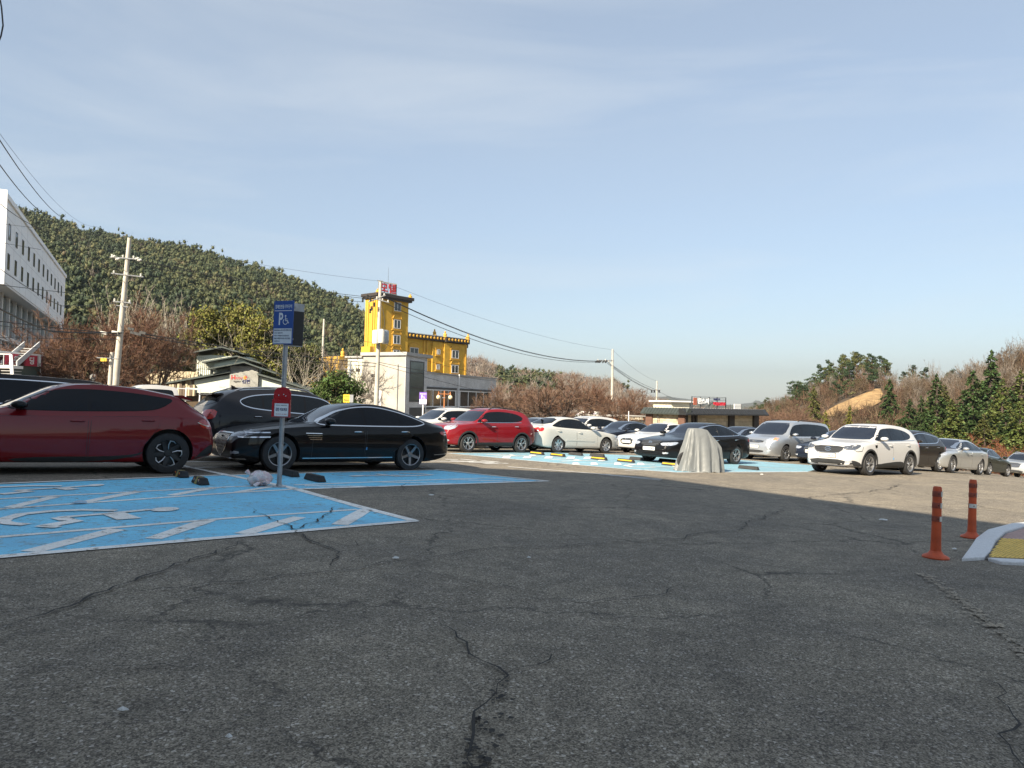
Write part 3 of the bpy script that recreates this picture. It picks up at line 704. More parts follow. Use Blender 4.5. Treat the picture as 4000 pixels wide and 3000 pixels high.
def ribbon(bvh, pts, wd, view, off, W=2.0, step=.06, closed=False):
    """a narrow strip of trim laid on the body along a line"""
    P = densify(pts + ([pts[0]] if closed else []), step); n = len(P); rows = []
    sg = 1 if view in 'lf' else -1
    for i, p in enumerate(P):
        if closed: d = (P[(i + 1) % (n - 1)] - P[(i - 1) % (n - 1)]).normalized()
        else: d = (P[min(i + 1, n - 1)] - P[max(i - 1, 0)]).normalized()
        nn_ = Vector((-d.y, d.x)) * wd / 2; row = []
        for q in (p + nn_, p - nn_):
            if view in 'lr': h = bvh.ray_cast(Vector((q.x, sg * 3, q.y)), Vector((0, -sg, 0))); s_ = Vector((q.x, sg * W * .48, q.y))
            else: h = bvh.ray_cast(Vector((sg * 6, q.x, q.y)), Vector((-sg, 0, 0))); s_ = Vector((sg * 2.4, q.x, q.y))
            if h[0] is None: h = bvh.find_nearest(s_)
            row.append((h[0], h[1]))
        rows.append(row)
    mb = MB(); V = []
    for (a, c_) in rows:
        V += [a[0] + a[1] * off, c_[0] + c_[1] * off, a[0] - a[1] * .003, c_[0] - c_[1] * .003]
    F = []
    for i in range(n - 1):
        b0, b1 = i * 4, i * 4 + 4
        F += [(b0, b0 + 1, b1 + 1, b1), (b0 + 2, b0, b1, b1 + 2), (b0 + 1, b0 + 3, b1 + 3, b1 + 1)]
    if not closed: F += [(0, 2, 3, 1), ((n - 1) * 4, (n - 1) * 4 + 1, (n - 1) * 4 + 3, (n - 1) * 4 + 2)]
    mb.add(V, F); return mb.mesh(50)
def clipx(poly, lo, hi):
    for lim, sg in ((lo, 1), (hi, -1)):
        o = []
        for i in range(len(poly)):
            a, c_ = poly[i], poly[(i + 1) % len(poly)]
            ia, ic = sg * (a[0] - lim) >= 0, sg * (c_[0] - lim) >= 0
            if ia: o.append(a)
            if ia != ic:
                t = (lim - a[0]) / (c_[0] - a[0]); o.append((lim, a[1] + t * (c_[1] - a[1])))
        poly = o
        if len(poly) < 3: return []
    return poly
def smooth_poly(poly, it=2):
    for _ in range(it):
        q = []
        for i in range(len(poly)):
            a, c_ = Vector(poly[i]), Vector(poly[(i + 1) % len(poly)])
            q += [tuple(a.lerp(c_, .22)), tuple(a.lerp(c_, .78))]
        poly = q
    return poly
def shrink(poly, d):
    c_ = Vector((sum(p[0] for p in poly) / len(poly), sum(p[1] for p in poly) / len(poly)))
    return [tuple(Vector(p) + (c_ - Vector(p)).normalized() * d) for p in poly]

def wheel_meshes(r, kind):
    w_ = .115
    ty = MB().lathe([(r * .66, -w_), (r * .80, -w_ * 1.04), (r * .95, -w_ * .98), (r * .992, -w_ * .72), (r, -w_ * .3), (r, w_ * .3), (r * .992, w_ * .72), (r * .95, w_ * .98), (r * .80, w_ * 1.04), (r * .66, w_)], 40, axis='y', close=True).mesh(40)
    rm = MB(); R1 = r * .68
    rm.lathe([(R1, .10), (R1 * .985, .118), (R1 * .93, .112), (R1 * .90, .03), (R1 * .9, -.10), (R1, -.10)], 40, axis='y', close=True)
    n, w0, w1 = {'five': (5, .062, .052), 'ten': (10, .036, .028), 'twin': (5, .03, .026), 'cap': (7, .075, .085), 'turbine': (5, .10, .05)}[kind]
    for k in range(n):
        Mr = Matrix.Rotation(2 * math.pi * k / n + .3, 4, 'Y')
        offs = (-.5, .5) if kind == 'twin' else (0,)
        for o_ in offs:
            sx = .02 + .0
            a = o_ * .11; q = o_ * .17 + (.05 if kind == 'turbine' else 0)
            V = [Mr @ Vector(p) for p in [(sx + .03, .075, a - w0 * .5), (sx + .03, .075, a + w0 * .5), (R1 * .93, .098, q + w1 * .5), (R1 * .93, .098, q - w1 * .5),
                 (sx + .03, .02, a - w0 * .5), (sx + .03, .02, a + w0 * .5), (R1 * .93, .05, q + w1 * .5), (R1 * .93, .05, q - w1 * .5)]]
            rm.add(V, [(0, 1, 2, 3), (7, 6, 5, 4), (0, 3, 7, 4), (1, 5, 6, 2), (0, 4, 5, 1), (3, 2, 6, 7)])
    rm.lathe([(.062, .02), (.062, .08), (.05, .092), (.0, .094)], 16, axis='y')
    bk = MB().lathe([(R1 * .88, -.02), (R1 * .88, .0), (.0, .0)], 32, axis='y').lathe([(R1 * .62, .0), (R1 * .62, .018), (.06, .018)], 32, axis='y')
    return ty, rm.mesh(35), bk.mesh(35)
WHEELS = {}
M_tyre_rim = {'alloy': None}

def build_car(name, label, group, style, L_, W, H, wb, fo, wr, pos, head, paint_, rim='ten', rimmat=None, wins=None, over=None, plate=None, chrome=True, rails=False, lamp=None, side_lamp=None,
              mirror=None, handles=True, badge=None, clad=None, cat='car', shark=False, gbars=5, far=False, trim=False, plate_rear=None, bars=None):
    st = dict(STYLES[style]); st.update(over or {})
    sp = dict(L=L_, W=W, H=H, sill=.19 if style in ('sedan', 'fast', 'van', 'cross') else .24)
    rimmat = rimmat or M_alloy; mirror = mirror or paint_; lamp = lamp or M_lampc
    X = lambda t: L_ / 2 - t * L_
    xf = L_ / 2 - fo; xr = xf - wb; xm = (xf + xr) / 2; ty = W / 2 - .125
    # placing: fit the ground under the four wheels
    th = R_(head); u = Vector((math.cos(th), math.sin(th))); lf = Vector((-u.y, u.x))
    c2 = Vector(pos) - u * xm
    hs = [drop((c2 + u * x + lf * y).x) for x, y in ((xf, ty), (xf, -ty), (xr, ty), (xr, -ty))]
    px_, ry_ = ((hs[0] + hs[1]) - (hs[2] + hs[3])) / 2 / wb, ((hs[0] + hs[2]) - (hs[1] + hs[3])) / 2 / (2 * ty)
    M = LOT @ Matrix.Translation((c2.x, c2.y, sum(hs) / 4 - px_ * xm)) @ Matrix.Rotation(th, 4, 'Z') @ Matrix.Rotation(-math.atan(px_), 4, 'Y') @ Matrix.Rotation(math.atan(ry_), 4, 'X')
    car = empty(name, M, label, cat, group)
    me, bvh = body_mesh(sp, st)
    # wheel arches
    ra = wr + (.055 if style != 'suv' else .06)
    body = link('body', me, [paint_, M_dark], None)
    cut = MB()
    for x in (xf, xr):
        for sg in (1, -1):
            prof = [(0, sg * (W / 2 - .36)), (ra, sg * (W / 2 - .36)), (ra, sg * (W / 2 + .2)), (0, sg * (W / 2 + .2))]
            cm = MB(); n = 44
            for (r_, y_) in (prof[1], prof[2]):
                cm.v += [(x + r_ * math.cos(2 * math.pi * k / n), y_, wr + .015 + r_ * math.sin(2 * math.pi * k / n)) for k in range(n)]
            cm.f = [list(range(n)), list(range(n, 2 * n))[::-1]] + [(k, n + k, n + (k + 1) % n, (k + 1) % n) for k in range(n)]; cm.mi = [0] * len(cm.f)
            cut.add(cm.v, cm.f)
    co = cut.build('cut', M_dark)
    md = body.modifiers.new('b', 'BOOLEAN'); md.operation = 'DIFFERENCE'; md.object = co; md.solver = 'EXACT'
    dg = bpy.context.evaluated_depsgraph_get(); me2 = bpy.data.meshes.new_from_object(body.evaluated_get(dg))
    body.modifiers.clear(); body.data = me2; me2.materials.clear(); me2.materials.append(paint_); me2.materials.append(M_dark)
    cme = co.data; bpy.data.objects.remove(co); bpy.data.meshes.remove(cme); bpy.data.meshes.remove(me)
    mi = []
    for p in me2.polygons:
        c_ = p.center; k = 0
        for x in (xf, xr):
            if abs(math.hypot(c_.x - x, c_.z - wr - .015) - ra) < .014 and abs(c_.y) > W / 2 - .37 and abs(p.normal.y) < .6: k = 1
            if abs(c_.y) < W / 2 - .34 and math.hypot(c_.x - x, c_.z - wr) < ra and abs(p.normal.y) > .9: k = 1
        if c_.z < sp['sill'] + .03 and p.normal.z < -.5: k = 1
        mi.append(k)
    me2.polygons.foreach_set('material_index', mi); me2.polygons.foreach_set('use_smooth', [True] * len(mi)); me2.set_sharp_from_angle(angle=R_(32))
    body.parent = car
    def add(nm, me_, m_, par=None): return link(nm, me_, m_, par or car)
    # wheels
    key = (round(wr, 3), rim)
    if key not in WHEELS: WHEELS[key] = wheel_meshes(wr, rim)
    tm, rm_, bk = WHEELS[key]
    for x in (xf, xr):
        for sg in (1, -1):
            wl = empty('wheel', Matrix.Translation((x, sg * (ty - .005), wr)) @ Matrix.Rotation(0 if sg > 0 else math.pi, 4, 'Z'), parent=car)
            for nm, me_, m_ in (('tyre', tm, M_tyre), ('rim', rm_, rimmat), ('brake_disc', bk, M_dark)):
                o = bpy.data.objects.new(nm, me_); COL.objects.link(o); o.parent = wl
                if not me_.materials: me_.materials.append(None)
                o.material_slots[0].link = 'OBJECT'; o.material_slots[0].material = m_
    # side windows
    DL = smooth_poly([(X(t), z * H) for t, z in st['dlo']], 2)
    lo, hi = min(p[0] for p in DL), max(p[0] for p in DL)
    cuts = [hi] + [X(t) for t in st['pil']] + [lo]
    for v in 'lr':
        add('window_surround', patch(bvh, DL, v, .0025, W=W), M_gloss)
        for a, c_ in zip(cuts, cuts[1:]):
            q = clipx(shrink(DL, .018), c_ + .022, a - .022)
            if len(q) >= 3: add('window', patch(bvh, q, v, .006, W=W), wins or M_glass)
        if chrome:
            add('window_trim', ribbon(bvh, DL, .022, v, .009, W, closed=True), M_chrome)
    # windscreens
    z0, z1 = st['ws'][0] * H, st['ws'][1] * H; h0, h1 = .80 * W / 2, (st['roofw'] - .06) * W / 2
    pw = [(-h0, z0), (-h0 * .5, z0 - .02), (h0 * .5, z0 - .02), (h0, z0), (h1, z1), (h1 * .5, z1 + .012), (-h1 * .5, z1 + .012), (-h1, z1)]
    add('windscreen', patch(bvh, smooth_poly(pw, 1), 'f', .004, W=W), M_screen)
    z0, z1 = st['rw'][0] * H, st['rw'][1] * H; h0, h1 = .74 * W / 2, (st['roofw'] - .08) * W / 2
    add('rear_window', patch(bvh, smooth_poly([(-h0, z0), (h0, z0), (h1, z1), (-h1, z1)], 1), 'b', .004, W=W), wins or M_glass)
    # lamps
    hw = W / 2
    for sg in (1, -1):
        hl = add('headlight', patch(bvh, smooth_poly([(sg * y * hw * .93, z * H) for y, z in st['hl']], 1), 'f', .007, step=.05, W=W), lamp)
        if side_lamp:
            add('indicator', patch(bvh, [(sg * y * hw * .93, z * H) for y, z in side_lamp], 'f', .011, step=.05, W=W), M_amber, hl)
        add('tail_light', patch(bvh, smooth_poly([(sg * y * hw * .86, z * H) for y, z in st['tl']], 1), 'b', .007, step=.05, W=W), M_lampr)
        add('fog_light', patch(bvh, smooth_poly([(sg * y * hw, z * H) for y, z in ((.62, .27), (.80, .275), (.80, .235), (.64, .225))], 1), 'f', .008, step=.05, W=W), M_lampc)
        add('headlight_wrap', patch(bvh, smooth_poly([(X(t), z * H) for t, z in ((.018, st['hl'][1][1] - .015), (.085, st['hl'][1][1] + .015), (.10, st['hl'][1][1] - .01), (.05, st['hl'][3][1] + .015))], 1), 'l' if sg > 0 else 'r', .006, step=.05, W=W), lamp)
        tz0, tz1 = st['tl'][1][1], st['tl'][2][1]
        add('tail_light_wrap', patch(bvh, smooth_poly([(X(t), z * H) for t, z in ((.925, tz0 - .01), (.982, tz0 - .005), (.988, tz1 + .005), (.94, tz1 + .015))], 1), 'l' if sg > 0 else 'r', .006, step=.05, W=W), M_lampr)
    # nose
    gr = add('grille', patch(bvh, smooth_poly([(y * hw, z * H) for y, z in st['grille']], 1), 'f', .006, step=.06, W=W), M_dark)
    gz0, gz1 = min(p[1] for p in st['grille']) * H, max(p[1] for p in st['grille']) * H
    for k in range(gbars):
        z = gz0 + (gz1 - gz0) * (k + .7) / (gbars + .4)
        ys = [p[0] * hw for p in st['grille']]
        hwid = max(ys) * (.93 if z > (gz0 + gz1) / 2 else .55 + .38 * (z - gz0) / (gz1 - gz0) * 2)
        add('grille_bar', patch(bvh, [(-hwid, z), (hwid, z), (hwid, z + .012), (-hwid, z + .012)], 'f', .011, step=.1, W=W), bars or M_chrome, gr)
    add('air_intake', patch(bvh, smooth_poly([(y * hw, z * H) for y, z in st['intake']], 1), 'f', .005, step=.08, W=W), M_dark)
    if badge:
        badge(add, bvh, gr)
    # doors: dark gap, then the skin
    if not far:
        s0, s1, s2, s3 = st.get('doors', (st['dlo'][0][0] - .015, st['pil'][0], st['pil'][1] + .06, 0))[:4]
        zb_ = lambda t: float(pchip(*zip(*st['belt']), np.array([t]))[0]) * H
        for v in 'lr':
            for (a, c_) in ((s0, s1 - .002), (s1 + .002, s2)):
                lowz = sp['sill'] + .10; rear = c_ == s2
                q = [(X(a), lowz), (X(a + .004), zb_(a) - .03), (X(c_), zb_(c_) - .03)]
                if rear: q += [(X(c_ + .005), zb_(c_) - .20), (X(min(c_ - .015, (L_ / 2 - xr - ra - .04) / L_)), lowz + .12), (X(min(c_ - .02, (L_ / 2 - xr - ra - .04) / L_)), lowz)]
                else: q += [(X(c_), lowz)]
                add('door_gap', patch(bvh, q, v, .0012, step=.09, W=W), M_ink)
                dr = add('door', patch(bvh, shrink(q, .009), v, .0028, step=.09, W=W), paint_)
                if handles:
                    hx = X(c_) + (.16 if not rear else .17); hz = zb_(c_) - .115
                    hit = bvh.ray_cast(Vector((hx, 3 if v == 'l' else -3, hz)), Vector((0, -1 if v == 'l' else 1, 0)))[0]
                    sg = 1 if v == 'l' else -1
                    if hit:
                        o = MB().path([(hx - .10, hit.y + sg * .004, hz), (hx - .075, hit.y + sg * .034, hz + .004), (hx, hit.y + sg * .042, hz + .006), (hx + .075, hit.y + sg * .034, hz + .004), (hx + .10, hit.y + sg * .004, hz)], [.010, .013, .014, .013, .010], 6).build('handle', handles if not isinstance(handles, bool) else (M_chrome if chrome else paint_), dr, smooth=50)
    # mirrors
    tm_ = st['dlo'][0][0] + .055; zm = st['dlo'][0][1] * H + .045
    for sg in (1, -1):
        hit = bvh.ray_cast(Vector((X(tm_), sg * 3, zm - .02)), Vector((0, -sg, 0)))[0] or Vector((X(tm_), sg * hw * .9, zm))
        mb = MB(); prof = [(.0, -.10), (.055, -.092), (.085, -.05), (.092, .0), (.085, .06), (.06, .105), (.0, .115)]
        mb.lathe(prof, 14, Matrix.Translation((hit.x + .01, hit.y + sg * .155, zm + .035)) @ Matrix.Rotation(math.pi / 2, 4, 'X') @ Matrix.Diagonal((1.28, .74, 1.0, 1)))
        o = mb.build('mirror', mirror, car, smooth=60)
        MB().box(hit.x - .04, hit.x + .05, min(hit.y, hit.y + sg * .11), max(hit.y, hit.y + sg * .11), zm - .035, zm - .005).build('mirror_arm', M_dark, o)
    # cladding
    cl = st['clad'] if clad is None else clad
    if cl:
        for v in 'lr':
            for x in (xf, xr):
                arc = [(x + (ra + .022) * math.cos(a), wr + .015 + (ra + .022) * math.sin(a)) for a in np.linspace(R_(-12), R_(192), 22)]
                add('arch_trim', ribbon(bvh, arc, .055, v, .012, W, .05), M_dark)
            add('sill_trim', patch(bvh, [(xr + ra + .04, .25), (xf - ra - .04, .25), (xf - ra - .04, .37), (xr + ra + .04, .40)], v, .011, W=W), M_dark)
        add('bumper_trim', patch(bvh, [(-hw * .80, .24), (hw * .80, .24), (hw * .78, .155 * H), (-hw * .78, .155 * H)], 'f', .003, W=W), M_dark)
        add('bumper_trim', patch(bvh, [(-hw * .85, .36), (hw * .85, .36), (hw * .82, .30 * H), (-hw * .82, .30 * H)], 'b', .006, W=W), M_dark)
    if trim:
        for v in 'lr':
            add('side_moulding', ribbon(bvh, [(xr + ra + .06, .30), (xf - ra - .06, .275)], .02, v, .008, W), M_chrome)
    if rails:
        for sg in (1, -1):
            ya = sg * (st['roofw'] * hw - .06); pts = []
            for t in (.46, .50, .60, .70, .80, .84):
                h = bvh.ray_cast(Vector((X(t), ya, 4)), Vector((0, 0, -1)))[0]
                pts.append((X(t), ya, h.z + (.045 if .47 < t < .83 else .0)))
            MB().path(pts, .018, 6).build('roof_rail', rails if not isinstance(rails, bool) else M_dark, car, smooth=50)
    if shark:
        h = bvh.ray_cast(Vector((X(.80), 0, 4)), Vector((0, 0, -1)))[0]
        MB().prism([(h.x + .09, h.z - .01), (h.x - .10, h.z - .02), (h.x - .11, h.z + .075), (h.x - .07, h.z + .07)], -.012, .012, 'y').build('antenna', M_gloss, car)
    def put_plate(txt, sg):
        z = (.30 if sg > 0 else .52) * H if plate_z is None else plate_z
        h = bvh.ray_cast(Vector((sg * 5, 0, z)), Vector((-sg, 0, 0)))[0]
        Mp = Matrix.Translation((h.x + sg * .022, 0, z)) @ Matrix.Rotation(sg * math.pi / 2, 4, 'Z') @ Matrix.Rotation(math.pi / 2, 4, 'X')
        pl = MB().box(-.26, .26, -.056, .056, -.014, 0).build('number_plate', M_plate, car, Mp)
        MB().box(-.272, .272, -.068, .068, -.02, -.004).build('plate_frame', M_dark, pl)
        if txt: link('plate_text', text_mesh(txt, .1, .44, .0006, .002), M_ink, pl, Matrix.Translation((0, 0, .001)))
    plate_z = st.get('plate_z'); plate_z = plate_z * H if plate_z else None
    if plate: put_plate(plate, 1)
    plate_z = None
    if plate_rear is not None: put_plate(plate_rear, -1)
    return car, bvh, add, st, X
# ------------------------------------------------------------------ the parked cars (lot metres, heading in degrees)
P_black = paint('paint_black', (0.005, 0.005, 0.006)); P_red = mat('paint_red', (0.17, 0.003, 0.007), .35, .1, coat=.8, var=0, coat_rough=.02, spec=.2); P_red2 = mat('paint_bright_red', (0.20, 0.005, 0.010), .35, .1, coat=.8, var=0, coat_rough=.02, spec=.2)
P_white = paint('paint_white', (0.50, 0.50, 0.497)); P_pearl = paint('paint_pearl', (0.48, 0.475, 0.445)); P_silver = paint('paint_silver', (0.50, 0.52, 0.54), 0.75, 0.32)
P_graph = paint('paint_graphite', (0.014, 0.015, 0.019), 0.35); P_navy = paint('paint_navy', (0.012, 0.016, 0.028), 0.3); P_brown = paint('paint_brown_black', (0.018, 0.014, 0.012), 0.3)
P_green = paint('paint_dark_green', (0.008, 0.016, 0.010), 0.2); P_blue = paint('paint_blue', (0.03, 0.14, 0.40), 0.4); P_sil2 = paint('paint_champagne_silver', (0.55, 0.56, 0.55), 0.7, 0.32)
G = 'cars parked in the painted bays'
def ring_badge(kind, M_b=None):
    def f(add, bvh, gr):
        h = bvh.ray_cast(Vector((6, 0, f.z)), Vector((-1, 0, 0)))[0]
        Mq = Matrix.Translation((h.x + .016, 0, f.z)) @ Matrix.Rotation(math.pi / 2, 4, 'Z') @ Matrix.Rotation(math.pi / 2, 4, 'X')
        mb = MB(); n = 28
        def torus(a, b_, r):
            pts = [(a * math.cos(2 * math.pi * k / n), b_ * math.sin(2 * math.pi * k / n), 0) for k in range(n + 1)]; mb.path(pts, r, 5)
        if kind == 'slant_h':
            torus(.085, .048, .008); mb.path([(-.045, .036, 0), (-.03, -.036, 0)], .008, 5); mb.path([(.03, .036, 0), (.045, -.036, 0)], .008, 5); mb.path([(-.036, -.005, 0), (.036, .008, 0)], .008, 5)
        elif kind == 'oval_bar':
            torus(.085, .042, .006); mb.box(-.055, .055, -.012, .012, -.004, .004)
        elif kind == 'twin_leaf':
            torus(.10, .055, .013); mb.path([(-.05, -.008, 0), (0, .012, .004), (.05, -.004, 0)], .012, 5)
        elif kind == 'bar':
            mb.box(-.30, .30, -.012, .012, -.004, .006); mb.prism([(-.06, -.02), (.06, -.02), (.05, .02), (-.05, .02)], -.002, .012)
        elif kind == 'wings':
            mb.prism([(0, -.02), (.10, .018), (.03, .012), (0, .02), (-.03, .012), (-.10, .018)], -.002, .008)
        mb.build('badge', M_b or M_chrome, gr, Mq, smooth=50)
    return f
def with_z(f, z): f.z = z; return f

# red crossover, left edge
car, bvh, add, st, X = build_car('red_crossover', 'dark red electric crossover with black five-arm wheels, cut by the left edge', G, 'cross', 4.56, 1.88, 1.55, 2.90, .845, .365, (-7.80, 12.60), -142, P_red, 'turbine', M_dark, chrome=False, mirror=M_gloss, handles=P_red, shark=False, gbars=1)
H = 1.55
for v in 'lr':
    add('sill_trim', patch(bvh, smooth_poly([(X(.30), .26), (X(.34), .215), (X(.60), .225), (X(.715), .32), (X(.735), .40), (X(.70), .34), (X(.60), .305), (X(.42), .30)], 1), v, .008), M_dark)
    add('roof_trim', ribbon(bvh, [(X(t), z * H) for t, z in ((.865, .87), (.905, .80), (.96, .685))], .035, v, .008), M_gloss)
    add('lamp_line', ribbon(bvh, [(X(t), z * H) for t, z in ((.925, .60), (.955, .565), (.99, .555))], .014, v, .009), M_chrome)
    add('bumper_trim', patch(bvh, smooth_poly([(X(.925), .20), (X(.99), .24), (X(.995), .50), (X(.985), .54), (X(.93), .33)], 1), v, .007), M_dark)
    for k, a in enumerate(np.linspace(0, 2 * math.pi, 6)[:5]): pass
for wl in [c_ for c_ in car.children if c_.name.startswith('wheel')]:      # bright machined edges on the spokes
    for k in range(5):
        a = 2 * math.pi * k / 5 + .3; mb = MB(); rr = .365 * .68
        pts = [(math.cos(a + .05) * .07, .098, math.sin(a + .05) * .07), (math.cos(a + .02) * rr * .62, .108, math.sin(a + .02) * rr * .62), (math.cos(a + .12) * rr * .9, .112, math.sin(a + .12) * rr * .9), (math.cos(a + .38) * rr * .92, .112, math.sin(a + .38) * rr * .92), (math.cos(a + .62) * rr * .84, .108, math.sin(a + .62) * rr * .84)]
        mb.path(pts, [.006, .011, .014, .010, .004], 6).build('spoke_edge', M_alloy, wl, smooth=50)
h = bvh.ray_cast(Vector((X(.865), 0, 4)), Vector((0, 0, -1)))[0]
MB().prism([(h.x + .10, h.z - .01), (h.x - .22, h.z - .075), (h.x - .23, h.z - .045), (h.x - .05, h.z + .02), (h.x + .10, h.z + .012)], -.58, .58, 'y').build('spoiler', P_red, car, smooth=40)

# black executive saloon
car, bvh, add, st, X = build_car('black_saloon', 'large black saloon with chrome window line and five-spoke wheels behind the sign post', G, 'fast', 4.995, 1.925, 1.465, 3.01, .86, .358, (-3.97, 15.86), -141, P_black, 'five', M_alloyg, trim=True, mirror=P_black, gbars=0, lamp=M_lampd, badge=with_z(ring_badge('wings'), .66))
H = 1.465
gr = [o for o in car.children if o.name.startswith('grille')][0]
for k in range(-7, 8):                                            # diamond mesh grille
    for sgn in (1, -1):
        a, c_ = (k * .085 - sgn * .14, .30), (k * .085 + sgn * .14, .70)
        q = [(a[0] + (c_[0] - a[0]) * t, a[1] + (c_[1] - a[1]) * t) for t in np.linspace(0, 1, 12)]
        q = [p for p in q if in_poly(p, [(y * .9625 * .97, z * H) for y, z in st['grille']])]
        if len(q) > 1: add('grille_mesh', ribbon(bvh, q, .010, 'f', .010), M_alloy, gr)
add('grille_frame', ribbon(bvh, [(y * .9625, z * H) for y, z in st['grille']], .02, 'f', .010, closed=True), M_chrome, gr)
for v, sg in (('l', 1), ('r', -1)):
    for zz in (.515, .455): add('lamp_line', ribbon(bvh, [(X(.02), zz * H), (X(.13), (zz + .015) * H)], .022, v, .011), M_lampc)
    for k, zz in enumerate((.535, .505, .475, .45)): add('vent', ribbon(bvh, [(X(.275 + k * .006), zz * H), (X(.345), zz * H)], .014, v, .006), M_chrome)
    for zz in (.60, .565): add('tail_line', ribbon(bvh, [(X(.955), zz * H), (X(.99), (zz - .005) * H)], .012, v, .009), M_chrome)
    add('bumper_strip', ribbon(bvh, [(X(.90), .245 * H), (X(.995), .26 * H)], .018, v, .008), M_chrome)
    add('door_guard', patch(bvh, [(X(.553), .46), (X(.548), .46), (X(.548), .515), (X(.553), .515)], v, .012, step=.03), mat('guard_blue', (.08, .30, .65), .5))
add('bumper_strip', ribbon(bvh, [(-.8, .17 * H), (.8, .17 * H)], .02, 'f', .012), M_chrome)

# graphite SUV behind it
car, bvh, add, st, X = build_car('graphite_suv', 'dark graphite SUV with chrome window line behind the black saloon', G, 'suv', 4.95, 1.92, 1.74, 2.90, .93, .38, (-5.35, 17.95), 38, P_graph, 'ten', M_alloy, rails=M_alloy, shark=True, clad=0)
h = bvh.ray_cast(Vector((X(.90), 0, 4)), Vector((0, 0, -1)))[0]
MB().prism([(h.x + .12, h.z - .02), (h.x - .20, h.z - .03), (h.x - .20, h.z), (h.x + .02, h.z + .025)], -.58, .58, 'y').build('spoiler', M_gloss, car, smooth=40)
# black van, left edge
build_car('black_van', 'long black people carrier with dark glass behind the red crossover', G, 'van', 5.15, 1.99, 1.76, 3.09, .96, .36, (-11.9, 15.9), -142, P_black, 'ten', M_alloy, chrome=True, far=True, gbars=2)
# white pickup and silver saloon farther back
car, bvh, add, st, X = build_car('white_pickup', 'white double-cab pickup truck with a load rack behind the black van', G, 'pickup', 5.1, 1.80, 1.97, 2.8, 1.0, .35, (-13.6, 27.4), -142, P_white, 'cap', M_alloyd, chrome=False, far=True, gbars=2, cat='truck')
for sg in (1, -1):
    MB().path([(X(.63), sg * .7, 1.05), (X(.63), sg * .7, 1.9), (X(.80), sg * .7, 1.9), (X(.80), sg * .7, 1.05)], .03, 6).build('load_rack', M_white, car, smooth=40)
build_car('silver_saloon', 'silver saloon mostly hidden between the white pickup and the graphite SUV', G, 'sedan', 4.7, 1.82, 1.50, 2.75, .88, .32, (-11.0, 22.7), 38, P_silver, 'ten', far=True)
# red small SUV
car, bvh, add, st, X = build_car('red_suv', 'small bright red SUV with black sills and silver wheels facing the black saloon', G, 'suv', 4.255, 1.775, 1.67, 2.555, .87, .335, (-1.06, 27.36), -140, P_red2, 'twin', M_alloy, rails=True, chrome=False, gbars=2, mirror=P_red2, badge=with_z(ring_badge('bar', M_chrome), .80), handles=M_chrome)
for v in 'lr': add('belt_strip', ribbon(bvh, [(X(.30), .657 * 1.67), (X(.5), .668 * 1.67), (X(.80), .692 * 1.67)], .016, v, .011), M_chrome)
# white SUV behind it
build_car('white_suv', 'white SUV half hidden behind the small red SUV', G, 'suv', 4.6, 1.85, 1.66, 2.67, .92, .35, (-2.75, 29.6), -142, P_white, 'ten', far=True, chrome=False, clad=0, rails=False)
# white saloon, nose in
car, bvh, add, st, X = build_car('white_saloon', 'older off-white saloon parked nose in, red tail lamps towards the red SUV', G, 'sedan', 4.90, 1.785, 1.48, 2.76, 1.02, .325, (2.56, 30.6), 38, P_pearl, 'cap', M_alloy, chrome=False, shark=True, handles=P_pearl, plate_rear='', over=dict(tl=[(.58, .655), (1.0, .69), (1.02, .565), (.72, .525), (.6, .56)]))
for v in 'lr': add('side_moulding', ribbon(bvh, [(X(.69), .355 * 1.48), (X(.36), .345 * 1.48)], .055, v, .012), P_pearl)
add('boot_strip', ribbon(bvh, [(-.38, .60 * 1.48), (.38, .60 * 1.48)], .04, 'b', .012), M_chrome)
# rows behind
build_car('silver_hatchback', 'silver car whose roof shows between the red SUV and the white saloon', G, 'sedan', 4.6, 1.80, 1.43, 2.7, .88, .32, (1.0, 32.9), -142, P_silver, 'ten', far=True)
build_car('white_wagon', 'white SUV with dark rear glass behind the white saloon roof', G, 'suv', 4.6, 1.85, 1.66, 2.7, .9, .35, (3.95, 37.6), -142, P_white, 'ten', far=True, chrome=False, clad=0)
build_car('navy_saloon', 'dark blue saloon between the white saloon and the white compact', G, 'sedan', 4.8, 1.83, 1.47, 2.78, .9, .33, (5.5, 35.7), -142, P_navy, 'ten', far=True)
build_car('white_compact', 'bright white compact saloon with black grille next to the black saloon with cover in front', G, 'sedan', 4.57, 1.80, 1.45, 2.70, .86, .325, (7.05, 33.7), -142, P_white, 'ten', chrome=False, plate='07무 2912', badge=with_z(ring_badge('slant_h'), .62), gbars=3, over=dict(grille=[(-.44, .47), (.44, .47), (.36, .27), (-.36, .27)], plate_z=.36))
# black saloon by the motorcycle cover
car, bvh, add, st, X = build_car('black_saloon', 'black saloon with slatted chrome grille standing behind the covered motorcycle', G, 'sedan', 4.855, 1.865, 1.475, 2.805, .95, .34, (6.68, 26.0), -142, P_black, 'twin', M_alloy, plate='196모 2466', badge=with_z(ring_badge('slant_h'), .70), gbars=4, bars=M_alloyg, over=dict(grille=[(-.46, .535), (.46, .535), (.40, .395), (-.40, .395)], plate_z=.335))
